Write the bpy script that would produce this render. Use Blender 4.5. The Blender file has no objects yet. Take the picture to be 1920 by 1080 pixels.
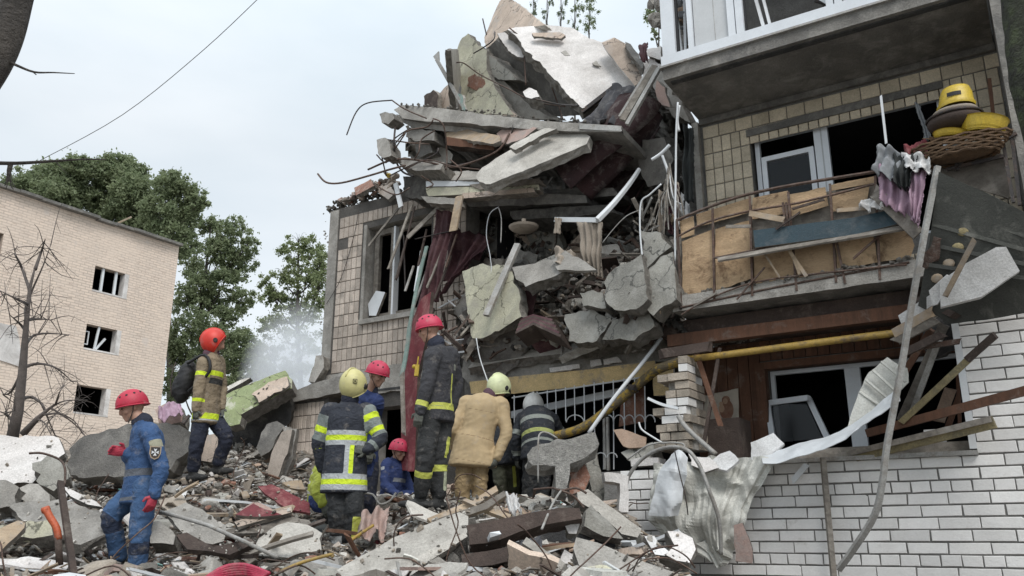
import bpy, bmesh, math, random
import numpy as np
from mathutils import Vector as V, Matrix, noise
RD = math.radians
rnd = random.Random(11)
SC = bpy.context.scene
COL = SC.collection

# ------------------------------------------------------------------ camera, sky, sun, exposure
FPX = 1600.0
PITCH = math.atan(470 / FPX)
CAM = V((0, 0, 1.6))
cd = bpy.data.cameras.new('camera'); cam = bpy.data.objects.new('camera', cd); COL.objects.link(cam)
cam.location = CAM; cam.rotation_euler = (RD(90) + PITCH, 0, 0)
cd.sensor_width = 36; cd.lens = 36 * FPX / 1920; cd.clip_start = .05; cd.clip_end = 3000
SC.camera = cam
W = bpy.data.worlds.new('World'); SC.world = W; W.use_nodes = True
nt = W.node_tree; nt.nodes.clear()
SUN_EL, SUN_AZ = RD(50), RD(163)        # azimuth clockwise from +Y: behind the camera
sky = nt.nodes.new('ShaderNodeTexSky'); sky.sky_type = 'NISHITA'; sky.sun_disc = False
sky.sun_elevation = SUN_EL; sky.sun_rotation = SUN_AZ
sky_s = nt.nodes.new('ShaderNodeVectorMath'); sky_s.operation = 'SCALE'; sky_s.inputs['Scale'].default_value = .09
nt.links.new(sky.outputs[0], sky_s.inputs[0])
tc = nt.nodes.new('ShaderNodeTexCoord')
sep = nt.nodes.new('ShaderNodeSeparateXYZ'); nt.links.new(tc.outputs['Generated'], sep.inputs[0])
nz = nt.nodes.new('ShaderNodeTexNoise'); nz.inputs['Scale'].default_value = 1.7; nz.inputs['Detail'].default_value = 6; nz.inputs['Roughness'].default_value = .5
mp = nt.nodes.new('ShaderNodeMapping'); mp.inputs['Scale'].default_value = (1, 1, 2.6)
nt.links.new(tc.outputs['Generated'], mp.inputs[0]); nt.links.new(mp.outputs[0], nz.inputs['Vector'])
cr = nt.nodes.new('ShaderNodeValToRGB'); nt.links.new(nz.outputs[0], cr.inputs[0])
cr.color_ramp.elements[0].position = .33; cr.color_ramp.elements[0].color = (.465, .53, .575, 1)
cr.color_ramp.elements[1].position = .68; cr.color_ramp.elements[1].color = (.64, .675, .70, 1)
mr = nt.nodes.new('ShaderNodeMapRange'); nt.links.new(sep.outputs[2], mr.inputs[0])
mr.inputs[1].default_value = 0.42; mr.inputs[2].default_value = 1; mr.inputs[3].default_value = 1.0; mr.inputs[4].default_value = 1.9
cm = nt.nodes.new('ShaderNodeVectorMath'); cm.operation = 'SCALE'
nt.links.new(cr.outputs[0], cm.inputs[0]); nt.links.new(mr.outputs[0], cm.inputs['Scale'])
mx = nt.nodes.new('ShaderNodeMix'); mx.data_type = 'RGBA'; mx.inputs[0].default_value = .88
nt.links.new(sky_s.outputs[0], mx.inputs[6]); nt.links.new(cm.outputs[0], mx.inputs[7])
bg = nt.nodes.new('ShaderNodeBackground'); bg.inputs['Strength'].default_value = 1.0
nt.links.new(mx.outputs[2], bg.inputs[0])
wo = nt.nodes.new('ShaderNodeOutputWorld'); nt.links.new(bg.outputs[0], wo.inputs[0])
sd = bpy.data.lights.new('sun', 'SUN'); sun = bpy.data.objects.new('sun', sd); COL.objects.link(sun)
sd.energy = 1.5; sd.angle = RD(25); sd.color = (1, .97, .93)
sdir = V((math.sin(SUN_AZ) * math.cos(SUN_EL), math.cos(SUN_AZ) * math.cos(SUN_EL), math.sin(SUN_EL)))
sun.rotation_euler = sdir.to_track_quat('Z', 'Y').to_euler()
vs = SC.view_settings; SC.display_settings.display_device = 'sRGB'
vs.view_transform = 'Standard'; vs.look = 'None'; vs.exposure = 0.58; vs.gamma = 1; vs.use_curve_mapping = False
try:
    SC.cycles.max_bounces = 6; SC.cycles.transparent_max_bounces = 12; SC.cycles.volume_bounces = 2
except Exception: pass

# ------------------------------------------------------------------ surveying: rays of the survey camera met with real planes
def ray(px, py):
    x = px - 960; y = 540 - py
    return V((x, FPX * math.cos(PITCH) - y * math.sin(PITCH), FPX * math.sin(PITCH) + y * math.cos(PITCH)))
def P(px, py, Y):
    r = ray(px, py); return CAM + r * (Y / r.y)
FO = V((3.46, 7.85, 0)); FD = V((.847, -.531, 0)); FN = V((-.531, -.847, 0)); UP = V((0, 0, 1))
def onplane(px, py, A, n):
    r = ray(px, py); return CAM + r * ((A - CAM).dot(n) / r.dot(n))
def F(px, py, off=0.):
    return onplane(px, py, FO + FN * off, FN)
def L(u, z, off=0.): return FO + FD * u + FN * off + UP * z
def uz(px, py, off=0.):
    p = F(px, py, off); return ((p - FO).dot(FD), p.z)
def fdir(r, o, z): return (FD * r + FN * o + UP * z).normalized()

# ------------------------------------------------------------------ materials
MATS = {}
def newmat(name):
    m = bpy.data.materials.new(name); m.use_nodes = True; MATS[name] = m
    return m, m.node_tree, m.node_tree.nodes['Principled BSDF']
WORDS = {'conc': 'grey', 'conc_rough': 'rough pale', 'conc_light': 'pale grey', 'conc_dark': 'dark grey', 'broken': 'rough grey', 'broken_dark': 'rough dark', 'conc_crack': 'cracked greenish grey', 'brick_beige': 'sandy', 'brick_red': 'reddish', 'plaster': 'white plastered', 'plaster_beige': 'beige plastered', 'plaster_pink': 'pinkish plastered', 'plaster_cream': 'cream plastered', 'wood_light': 'light wooden', 'wood_grey': 'grey weathered', 'wood_dark': 'dark wooden', 'wood_brown': 'reddish brown', 'white_paint': 'white painted', 'rust': 'rusty brown', 'metal_grey': 'grey metal', 'metal_sheet': 'dull metal', 'cardboard': 'cardboard coloured', 'maroon': 'dark red', 'beige_cloth': 'beige', 'tile_warm': 'pinkish tiled', 'metal_dark': 'black metal', 'white_foam': 'white'}
def ramp(t, src, p0, c0, p1, c1):
    r = t.nodes.new('ShaderNodeValToRGB'); t.links.new(src, r.inputs[0])
    r.color_ramp.elements[0].position = p0; r.color_ramp.elements[0].color = (*c0, 1)
    r.color_ramp.elements[1].position = p1; r.color_ramp.elements[1].color = (*c1, 1)
    return r.outputs[0]
def noise_n(t, vec, scale, detail=6, rough=.6, dist=0.):
    n = t.nodes.new('ShaderNodeTexNoise'); t.links.new(vec, n.inputs['Vector'])
    n.inputs['Scale'].default_value = scale; n.inputs['Detail'].default_value = detail
    n.inputs['Roughness'].default_value = rough; n.inputs['Distortion'].default_value = dist
    return n.outputs[0]
def mixc(t, f, a, b, mode='MIX'):
    m = t.nodes.new('ShaderNodeMix'); m.data_type = 'RGBA'; m.blend_type = mode
    for s, v in ((m.inputs[0], f), (m.inputs[6], a), (m.inputs[7], b)):
        if hasattr(v, 'links'): t.links.new(v, s)
        elif isinstance(v, tuple): s.default_value = (*v, 1)
        else: s.default_value = v
    return m.outputs[2]
def mat(name, c1, c2=None, scale=3., bump=.3, rough=.85, dirt=None, dirtp=(.55, .75), metal=0., fine=60., stretch=None, crack=False, bscale=.02, var=.18, trans=0., stain=True):
    m, t, b = newmat(name)
    c2 = c2 or tuple(x * .7 for x in c1)
    g = t.nodes.new('ShaderNodeNewGeometry'); vec = g.outputs['Position']
    oi = t.nodes.new('ShaderNodeObjectInfo')
    if stretch:
        mp = t.nodes.new('ShaderNodeMapping'); mp.inputs['Scale'].default_value = stretch
        tcx = t.nodes.new('ShaderNodeTexCoord')
        t.links.new(tcx.outputs['Object'], mp.inputs[0]); svec = mp.outputs[0]
    else: svec = vec
    n1 = noise_n(t, svec, scale, 8, .65)
    col = ramp(t, n1, .35, c1, .68, c2)
    n2 = noise_n(t, svec, fine, 4, .7)
    col = mixc(t, .55 if stain and bump > .1 else .12, col, ramp(t, n2, .3, (.42,) * 3, .7, (1.1,) * 3), 'MULTIPLY')
    col = mixc(t, .8 if stain and bump > .1 else .25, col, ramp(t, noise_n(t, vec, 1.1, 10, .72, .8), .34, (.66, .64, .61), .62, (1.2, 1.19, 1.17)), 'MULTIPLY')
    if dirt:
        n3 = noise_n(t, vec, scale * 1.7, 9, .72, .4)
        f = ramp(t, n3, dirtp[0] - .06, (0,) * 3, dirtp[1] - .06, (1,) * 3)
        col = mixc(t, f, col, dirt)
    h = n2
    if crack:
        v = t.nodes.new('ShaderNodeTexVoronoi'); v.feature = 'DISTANCE_TO_EDGE'; v.inputs['Scale'].default_value = 1.6
        wv = t.nodes.new('ShaderNodeVectorMath'); wv.operation = 'ADD'
        nv = t.nodes.new('ShaderNodeTexNoise'); nv.inputs['Scale'].default_value = 4; nv.inputs['Detail'].default_value = 5
        t.links.new(vec, nv.inputs['Vector'])
        sc = t.nodes.new('ShaderNodeVectorMath'); sc.operation = 'SCALE'; sc.inputs['Scale'].default_value = .5
        t.links.new(nv.outputs['Color'], sc.inputs[0]); t.links.new(vec, wv.inputs[0]); t.links.new(sc.outputs[0], wv.inputs[1])
        t.links.new(wv.outputs[0], v.inputs['Vector'])
        f = ramp(t, v.outputs['Distance'], .004, (1,) * 3, .018, (0,) * 3)
        col = mixc(t, f, col, tuple(x * .25 for x in c1))
    # per-object variation
    mm = t.nodes.new('ShaderNodeMapRange'); t.links.new(oi.outputs['Random'], mm.inputs[0])
    mm.inputs[3].default_value = 1 - var; mm.inputs[4].default_value = 1 + var * .6
    sc2 = t.nodes.new('ShaderNodeVectorMath'); sc2.operation = 'SCALE'
    t.links.new(col, sc2.inputs[0]); t.links.new(mm.outputs[0], sc2.inputs['Scale'])
    t.links.new(sc2.outputs[0], b.inputs['Base Color'])
    b.inputs['Roughness'].default_value = rough; b.inputs['Metallic'].default_value = metal
    if trans: b.inputs['Transmission Weight'].default_value = trans
    n4 = noise_n(t, vec, fine * .35, 6, .7)
    ad = t.nodes.new('ShaderNodeMath'); ad.operation = 'ADD'; t.links.new(n4, ad.inputs[0]); t.links.new(h, ad.inputs[1])
    bp = t.nodes.new('ShaderNodeBump'); bp.inputs['Strength'].default_value = bump; bp.inputs['Distance'].default_value = bscale
    t.links.new(ad.outputs[0], bp.inputs['Height']); t.links.new(bp.outputs[0], b.inputs['Normal'])
    return m
M = {}
def dm(k, *a, **kw): M[k] = mat(k, *a, **kw)
DUST = (.36, .335, .31)
dm('conc', (.40, .38, .35), (.24, .23, .215), 2.5, .6, dirt=(.42, .40, .37))
dm('conc_rough', (.62, .60, .565), (.34, .33, .31), 16, 1., fine=70, bscale=.06, dirt=(.22, .21, .20), dirtp=(.62, .7))
dm('conc_light', (.60, .575, .535), (.44, .42, .385), 2.2, .5, dirt=(.31, .29, .26), dirtp=(.58, .72))
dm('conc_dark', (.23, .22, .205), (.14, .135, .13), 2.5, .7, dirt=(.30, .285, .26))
dm('conc_black', (.075, .075, .078), (.035, .035, .037), 2.5, .7, dirt=(.12, .115, .11))  # near-black concrete; on undersides and hollows it paints in the shade
dm('broken', (.43, .40, .36), (.20, .185, .165), 14, 1., fine=90, bscale=.05)
dm('broken_dark', (.22, .21, .195), (.09, .085, .08), 12, 1., fine=90, bscale=.05)
dm('conc_crack', (.37, .36, .325), (.24, .235, .215), 2, .5, dirt=(.37, .36, .33), crack=True)
dm('plaster', (.70, .68, .67), (.60, .57, .555), 1.2, .22, dirt=(.50, .46, .43), dirtp=(.66, .72))
dm('plaster_beige', (.58, .47, .39), (.50, .41, .34), 1.5, .2, dirt=(.36, .31, .27), dirtp=(.6, .68), crack=True)
dm('plaster_cream', (.56, .54, .41), (.44, .43, .34), 3, .35, dirt=(.32, .30, .25), crack=True)
dm('plaster_pink', (.44, .31, .27), (.36, .26, .23), 2, .3, dirt=(.3, .27, .25))
dm('white_foam', (.74, .74, .74), (.66, .66, .67), 2, .3)
dm('tile_warm', (.58, .50, .435), (.47, .405, .35), 1.6, .2, rough=.6, dirt=(.27, .235, .2), dirtp=(.6, .74), var=.26)
dm('tile_cream', (.68, .59, .45), (.58, .50, .38), 1.3, .2, rough=.5, dirt=(.40, .34, .25), dirtp=(.66, .82), var=.2)
dm('mortar', (.14, .13, .12), (.09, .085, .08), 5, .6)
dm('mortar_grey', (.24, .235, .225), (.17, .165, .16), 5, .6)
dm('brick_white', (.80, .79, .775), (.68, .665, .65), 1.6, .25, dirt=(.46, .43, .40), dirtp=(.66, .80), var=.13, stain=False)
dm('brick_beige', (.47, .41, .34), (.36, .31, .26), 6, .5, dirt=(.25, .22, .19), var=.25)
dm('brick_red', (.32, .16, .11), (.22, .11, .08), 6, .5, dirt=(.35, .28, .24), var=.25)
dm('wood_light', (.46, .36, .255), (.30, .225, .155), 3, .3, dirt=(.30, .27, .24), stretch=(1, 6, 6), var=.25)
dm('wood_grey', (.30, .27, .235), (.17, .15, .13), 3, .5, dirt=(.38, .35, .31), stretch=(2, 7, 7), var=.3)
dm('wood_dark', (.085, .06, .05), (.045, .032, .027), 3, .4, dirt=(.16, .13, .11), dirtp=(.6, .8))
dm('wood_brown', (.18, .085, .05), (.11, .055, .034), 3, .3, dirt=(.22, .17, .14), dirtp=(.62, .8), stretch=(5, 5, .6))
dm('plywood', (.64, .46, .29), (.47, .32, .19), 2.4, .6, dirt=(.20, .125, .07), dirtp=(.60, .70), fine=40, stretch=(.9, .9, 5), var=.2, bscale=.03)
dm('lath_yellow', (.36, .30, .16), (.22, .18, .10), 5, .6, dirt=(.12, .11, .08))
dm('metal_grey', (.46, .455, .44), (.33, .325, .315), 4, .25, rough=.6, dirt=(.20, .17, .14), metal=.15)
dm('metal_sheet', (.68, .68, .64), (.55, .55, .51), 2.5, .2, rough=.6, dirt=(.36, .35, .31), dirtp=(.62, .8), metal=.08)
dm('metal_olive', (.07, .072, .062), (.045, .047, .041), 2, .25, rough=.7, dirt=(.16, .155, .135), dirtp=(.62, .78), metal=0)
dm('metal_dark', (.06, .055, .055), (.035, .03, .03), 8, .4, rough=.6, dirt=(.11, .07, .05), metal=.3)
dm('rust', (.13, .075, .055), (.07, .045, .035), 12, .5, rough=.8, dirt=(.17, .14, .12))
dm('white_paint', (.66, .68, .70), (.58, .60, .62), 2, .06, rough=.4, dirt=(.40, .38, .36), dirtp=(.66, .8), var=.08)
dm('pvc', (.72, .75, .79), (.66, .69, .73), 1.5, .02, rough=.3, dirt=(.5, .49, .47), dirtp=(.7, .85), var=.05)
dm('panel_grey', (.50, .51, .52), (.44, .45, .46), 1, .08, rough=.4, dirt=(.36, .36, .36), dirtp=(.66, .82))
dm('yellow_paint', (.38, .25, .055), (.29, .19, .045), 4, .25, rough=.5, dirt=(.13, .09, .05), dirtp=(.56, .68))
dm('pipe_dirty', (.24, .19, .11), (.14, .115, .08), 7, .7, dirt=(.42, .28, .05), dirtp=(.56, .62))
dm('band_yellow', (.66, .50, .26), (.56, .42, .22), 2, .3, dirt=(.27, .23, .19), dirtp=(.6, .72))
dm('maroon', (.085, .028, .034), (.05, .018, .024), 3, .3, rough=.75, dirt=(.15, .08, .08), fine=120)
dm('carpet', (.065, .032, .034), (.04, .022, .024), 3, .5, rough=.95, dirt=(.17, .145, .135), dirtp=(.56, .72), fine=120)
dm('red_cloth', (.20, .035, .045), (.13, .025, .032), 3, .3, rough=.8, dirt=(.30, .14, .13))
dm('beige_cloth', (.36, .31, .26), (.27, .23, .19), 3, .3, rough=.95, fine=150)
dm('pink_cloth', (.50, .35, .45), (.42, .28, .38), 4, .3, rough=.95, fine=150, dirt=(.34, .24, .30))
dm('grey_cloth', (.33, .35, .37), (.24, .25, .27), 4, .3, rough=.95, fine=150)
dm('dark_cloth', (.05, .055, .055), (.03, .033, .033), 4, .3, rough=.95, fine=150)
dm('slate_cloth', (.085, .085, .095), (.05, .05, .058), 4, .3, rough=.9, fine=150, dirt=(.15, .145, .145))
dm('teal', (.16, .40, .38), (.11, .30, .29), 4, .3, dirt=(.3, .33, .31))
dm('teal_board', (.26, .36, .33), (.19, .27, .25), 5, .3, dirt=(.33, .31, .28))
dm('blue_board', (.014, .045, .065), (.010, .032, .045), 2, .3, rough=.5, dirt=(.075, .085, .09), dirtp=(.58, .76))
dm('green_plaster', (.34, .39, .20), (.28, .33, .175), 2, .3, dirt=(.47, .47, .37), dirtp=(.58, .66), crack=True)
dm('orange', (.62, .13, .045), (.5, .10, .04), 6, .2, rough=.5, dirt=(.3, .12, .07), dirtp=(.62, .75))
dm('yellow_plastic', (.56, .40, .035), (.46, .32, .03), 3, .15, rough=.45, var=.1, dirt=(.32, .27, .14), dirtp=(.62, .8))
dm('pink_hose', (.48, .03, .08), (.36, .02, .06), 5, .2, rough=.5, dirt=(.3, .12, .12))
dm('cardboard', (.46, .33, .25), (.38, .27, .20), 3, .2, dirt=(.36, .28, .22))
dm('wicker', (.16, .095, .05), (.09, .055, .03), 20, .8)
dm('dark_room', (.030, .030, .034), (.016, .016, .018), 1.5, .2)  # near-black room walls: the unlit interior is put into the colour
dm('bark', (.105, .09, .078), (.06, .052, .046), 9, 1., fine=40, bscale=.05)
dm('bark_moss', (.055, .065, .035), (.035, .032, .028), 5, 1., fine=28, bscale=.08, dirt=(.085, .11, .045))
dm('dead_wood', (.155, .13, .12), (.10, .085, .078), 9, .7)
dm('rubble_dust', (.36, .31, .26), (.20, .17, .14), 4, .9, fine=45, bscale=.05, dirt=(.42, .39, .36))
dm('dusty_street', (.36, .345, .32), (.27, .26, .24), 3, .5)  # dusty street tone, lightened to bounce light up onto the undersides
dm('rubber', (.025, .025, .028), (.015, .015, .017), 6, .2, rough=.7)
# brickwork too far off to tell its bricks apart
def far_brick():
    m, t, b = newmat('far_brick')
    tcn = t.nodes.new('ShaderNodeTexCoord'); vec = tcn.outputs['Object']
    mp = t.nodes.new('ShaderNodeMapping'); t.links.new(vec, mp.inputs[0]); mp.inputs['Rotation'].default_value = (RD(90), 0, 0)
    nz0 = t.nodes.new('ShaderNodeTexNoise'); nz0.inputs['Scale'].default_value = .9; t.links.new(vec, nz0.inputs['Vector'])
    br = t.nodes.new('ShaderNodeTexBrick'); t.links.new(mp.outputs[0], br.inputs['Vector'])
    br.inputs['Scale'].default_value = 1; br.inputs['Brick Width'].default_value = .42; br.inputs['Row Height'].default_value = .135
    br.inputs['Mortar Size'].default_value = .018; br.inputs['Mortar Smooth'].default_value = .3; br.inputs['Bias'].default_value = 0
    br.inputs['Color1'].default_value = (.69, .57, .475, 1); br.inputs['Color2'].default_value = (.60, .505, .43, 1); br.inputs['Mortar'].default_value = (.44, .36, .30, 1)
    n1 = noise_n(t, vec, .35, 8, .6); n2 = noise_n(t, vec, 2.2, 9, .75, .6)
    wear = ramp(t, n1, .42, (0,) * 3, .6, (1,) * 3)
    smooth = mixc(t, wear, br.outputs['Color'], mixc(t, .55, br.outputs['Color'], (.69, .575, .48)))
    spots = ramp(t, n2, .63, (0,) * 3, .80, (.6,) * 3)
    col = mixc(t, spots, smooth, (.30, .225, .185))
    mp2 = t.nodes.new('ShaderNodeMapping'); t.links.new(vec, mp2.inputs[0]); mp2.inputs['Scale'].default_value = (.9, 1, 6)
    dash = ramp(t, noise_n(t, mp2.outputs[0], 2.2, 6, .75), .56, (0,) * 3, .62, (.75,) * 3); col = mixc(t, dash, col, (.33, .25, .2))
    light = ramp(t, noise_n(t, vec, 1.1, 8, .7), .60, (0,) * 3, .66, (1,) * 3)
    col = mixc(t, light, col, (.58, .50, .44))
    t.links.new(col, b.inputs['Base Color']); b.inputs['Roughness'].default_value = .9
    bp = t.nodes.new('ShaderNodeBump'); bp.inputs['Strength'].default_value = .6; bp.inputs['Distance'].default_value = .02
    ad = t.nodes.new('ShaderNodeMath'); ad.operation = 'SUBTRACT'; t.links.new(n2, ad.inputs[0]); t.links.new(br.outputs['Fac'], ad.inputs[1])
    t.links.new(ad.outputs[0], bp.inputs['Height']); t.links.new(bp.outputs[0], b.inputs['Normal'])
    M['far_brick'] = m
far_brick()
def glassmat():
    m, t, b = newmat('glass'); b.inputs['Base Color'].default_value = (.012, .015, .018, 1)
    b.inputs['Roughness'].default_value = .08; b.inputs['Alpha'].default_value = .45; M['glass'] = m
glassmat()
def leafmat(name, c1, c2):
    m, t, b = newmat(name)
    g = t.nodes.new('ShaderNodeNewGeometry')
    n = noise_n(t, g.outputs['Position'], .9, 3); col = ramp(t, n, .35, c1, .66, c2)
    col = mixc(t, ramp(t, noise_n(t, g.outputs['Position'], 9, 2), .35, (0,) * 3, .65, (1,) * 3), col, tuple(x * .6 for x in c2))
    t.links.new(col, b.inputs['Base Color']); b.inputs['Roughness'].default_value = .6
    tr = t.nodes.new('ShaderNodeBsdfTranslucent'); t.links.new(col, tr.inputs[0])
    mx = t.nodes.new('ShaderNodeMixShader'); mx.inputs[0].default_value = .5
    t.links.new(b.outputs[0], mx.inputs[1]); t.links.new(tr.outputs[0], mx.inputs[2])
    t.links.new(mx.outputs[0], t.nodes['Material Output'].inputs[0]); M[name] = m
leafmat('leaf', (.20, .26, .14), (.31, .36, .20))
leafmat('leaf_dark', (.18, .23, .145), (.27, .31, .20))
leafmat('leaf_pale', (.23, .29, .14), (.34, .39, .20))

# ------------------------------------------------------------------ mesh building
class MB:
    def __init__(s): s.v = []; s.f = []; s.m = []
    def raw(s, vs, fs, mi=0):
        o = len(s.v); s.v.extend([tuple(x) for x in vs])
        for f in fs: s.f.append(tuple(i + o for i in f)); s.m.append(mi)
        return s
    def box(s, c, ax, mi=0):           # c centre, ax three half-axis vectors
        c = V(c); a, b, d = [V(x) for x in ax]
        if a.cross(b).dot(d) < 0: d = -d
        vs = [c + a * i + b * j + d * k for k in (-1, 1) for j in (-1, 1) for i in (-1, 1)]
        return s.raw(vs, [(0, 2, 3, 1), (4, 5, 7, 6), (0, 1, 5, 4), (2, 6, 7, 3), (0, 4, 6, 2), (1, 3, 7, 5)], mi)
    def lbox(s, u0, u1, z0, z1, o0, o1, mi=0):   # box in facade coordinates
        return s.box(L((u0 + u1) / 2, (z0 + z1) / 2, (o0 + o1) / 2), (FD * (u1 - u0) / 2, UP * (z1 - z0) / 2, FN * (o1 - o0) / 2), mi)
    def bar(s, p0, p1, w, h, up=UP, mi=0, bend=0., seg=1, rag=0.):
        p0, p1 = V(p0), V(p1); d = (p1 - p0); ln = d.length
        if ln < 1e-6: return s
        d /= ln; side = d.cross(V(up))
        if side.length < 1e-3: side = d.cross(V((1, 0, 0)))
        side.normalize(); u2 = side.cross(d).normalized()
        n = seg + 1; vs = []
        for i in range(n):
            t = i / seg; c = p0 + d * ln * t + u2 * (bend * math.sin(math.pi * t))
            for (a, b) in ((-1, -1), (1, -1), (1, 1), (-1, 1)):
                e = (rnd.uniform(-rag, rag) if i in (0, n - 1) else 0)
                vs.append(c + side * (a * w / 2) + u2 * (b * h / 2) + d * e)
        fs = [(3, 2, 1, 0), tuple(4 * (n - 1) + k for k in range(4))]
        for i in range(n - 1):
            for k in range(4):
                a = 4 * i + k; b = 4 * i + (k + 1) % 4; fs.append((a, b, b + 4, a + 4))
        return s.raw(vs, fs, mi)
    def tube(s, pts, r, n=6, mi=0, cap=True, sm=0):
        pts = [V(p) for p in pts]
        if sm: pts = spline(pts, sm)
        rs = r if isinstance(r, (list, tuple)) else [r] * len(pts)
        if len(rs) != len(pts): rs = [rs[0] + (rs[-1] - rs[0]) * i / (len(pts) - 1) for i in range(len(pts))]
        vs = []; fs = []; prev = None
        for i, p in enumerate(pts):
            d = (pts[min(i + 1, len(pts) - 1)] - pts[max(i - 1, 0)])
            d = d.normalized() if d.length > 1e-9 else UP
            if prev is None: a = d.orthogonal().normalized()
            else:
                a = prev - d * prev.dot(d); a = a.normalized() if a.length > 1e-6 else d.orthogonal().normalized()
            prev = a; b = d.cross(a)
            for k in range(n):
                an = 2 * math.pi * k / n; vs.append(p + (a * math.cos(an) + b * math.sin(an)) * rs[i])
        for i in range(len(pts) - 1):
            for k in range(n):
                q = i * n + k; w = i * n + (k + 1) % n; fs.append((q, w, w + n, q + n))
        if cap: fs.append(tuple(range(n - 1, -1, -1))); fs.append(tuple((len(pts) - 1) * n + k for k in range(n)))
        return s.raw(vs, fs, mi)
    def ell(s, c, ax, nu=16, nv=10, mi=0, cut=None):  # ellipsoid: c, three half-axis vectors (the last is its pole)
        c = V(c); a, b, d = [V(x) for x in ax]; vs = [c + d]
        for j in range(1, nv):
            th = math.pi * j / nv
            for i in range(nu):
                ph = 2 * math.pi * i / nu
                vs.append(c + a * (math.sin(th) * math.cos(ph)) + b * (math.sin(th) * math.sin(ph)) + d * math.cos(th))
        vs.append(c - d); fs = []
        if cut:
            cp, cn = V(cut[0]), V(cut[1]).normalized()
            vs = [p if (p - cp).dot(cn) > 0 else p - cn * (p - cp).dot(cn) for p in vs]
        for i in range(nu): fs.append((0, 1 + i, 1 + (i + 1) % nu))
        for j in range(nv - 2):
            for i in range(nu):
                q = 1 + j * nu + i; w = 1 + j * nu + (i + 1) % nu; fs.append((q, q + nu, w + nu, w))
        e = len(vs) - 1; o = 1 + (nv - 2) * nu
        for i in range(nu): fs.append((e, o + (i + 1) % nu, o + i))
        return s.raw(vs, fs, mi)
    def hull(s, c, sx, sy, sz, mi=0, rot=None):
        h = HULLS[rnd.randrange(len(HULLS))]; rot = rot or rrot()
        m = Matrix.Diagonal((sx, sy, sz)); m = rot @ m; c = V(c)
        return s.raw([c + m @ p for p in h[0]], h[1], mi)
    def build(s, name, mats, parent=None, smooth=False, **kw):
        return obj(name, s.v, s.f, mats, s.m, parent, smooth, **kw)
def rrot(): return Matrix.Rotation(rnd.uniform(0, 6.28), 3, 'Z') @ Matrix.Rotation(rnd.uniform(0, 6.28), 3, 'X') @ Matrix.Rotation(rnd.uniform(0, 6.28), 3, 'Z')
def spline(pts, k):
    pts = [V(p) for p in pts]; out = []
    for i in range(len(pts) - 1):
        a = pts[max(i - 1, 0)]; b = pts[i]; c = pts[i + 1]; d = pts[min(i + 2, len(pts) - 1)]
        for j in range(k):
            t = j / k
            out.append(.5 * ((2 * b) + (c - a) * t + (2 * a - 5 * b + 4 * c - d) * t * t + (3 * b - a - 3 * c + d) * t ** 3))
    out.append(pts[-1]); return out
def mkhulls():
    out = []
    for k in range(14):
        bm = bmesh.new()
        for i in range(18 + k):
            p = V((rnd.gauss(0, 1), rnd.gauss(0, 1), rnd.gauss(0, 1))).normalized()
            p = V([max(-.78, min(.78, x * rnd.uniform(.85, 1.25))) for x in p]); bm.verts.new(p)
        r = bmesh.ops.convex_hull(bm, input=bm.verts)
        for g in list(bm.verts):
            if not g.link_faces: bm.verts.remove(g)
        bm.verts.index_update(); bm.faces.ensure_lookup_table()
        out.append(([v.co.copy() for v in bm.verts], [tuple(v.index for v in f.verts) for f in bm.faces])); bm.free()
    return out
HULLS = mkhulls()
SPK = [MB(), MB(), MB()]
def tag(o, label=None, cat=None, group=None, kind=None):
    if label: o['label'] = label
    if cat: o['category'] = cat
    if group: o['group'] = group
    if kind: o['kind'] = kind
    return o
def wpos(o):
    p = o.location.copy()
    while o.parent: o = o.parent; p += o.location
    return p
def obj(name, vs, fs, mats, mi=None, parent=None, smooth=False, label=None, cat=None, group=None, kind=None, origin=None):
    vs = [V(v) for v in vs] if not isinstance(vs, np.ndarray) else vs
    A = np.array([tuple(v) for v in vs], dtype=np.float64) if not isinstance(vs, np.ndarray) else vs
    if origin is None:
        lo, hi = A.min(0), A.max(0); origin = V(((lo[0] + hi[0]) / 2, (lo[1] + hi[1]) / 2, lo[2]))
    A = A - np.array(origin)
    me = bpy.data.meshes.new(name); me.from_pydata(A.tolist(), [], [tuple(f) for f in fs])
    if not isinstance(mats, (list, tuple)): mats = [mats]
    for m in mats: me.materials.append(M[m] if isinstance(m, str) else m)
    if mi is not None and len(mats) > 1: me.polygons.foreach_set('material_index', mi)
    if smooth: me.polygons.foreach_set('use_smooth', [True] * len(me.polygons))
    me.update()
    o = bpy.data.objects.new(name, me); COL.objects.link(o)
    if parent is not None: o.parent = parent; o.location = V(origin) - wpos(parent)
    else: o.location = origin
    return tag(o, label, cat, group, kind)
def thing(name, loc, label, cat, group=None):
    o = bpy.data.objects.new(name, None); COL.objects.link(o); o.location = loc; o.empty_display_size = .2
    return tag(o, label, cat, group)
def outline(pts, step, jit, rs):
    """rough closed outline in 3D: subdivide and nudge the points about"""
    out = []; n = len(pts); c = sum(pts, V()) / n
    for i in range(n):
        a, b = pts[i], pts[(i + 1) % n]; k = max(1, int((b - a).length / step))
        nrm = (b - a).normalized()
        for j in range(k):
            p = a.lerp(b, j / k)
            if jit:
                q = p * (1 / (step * 2.2)) + V((rs, rs, rs)); w = noise.noise(q) * 1.6 + rnd.uniform(-.5, .5)
                p = p + (c - p).normalized() * (w * jit)
            out.append(p)
    return out
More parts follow.
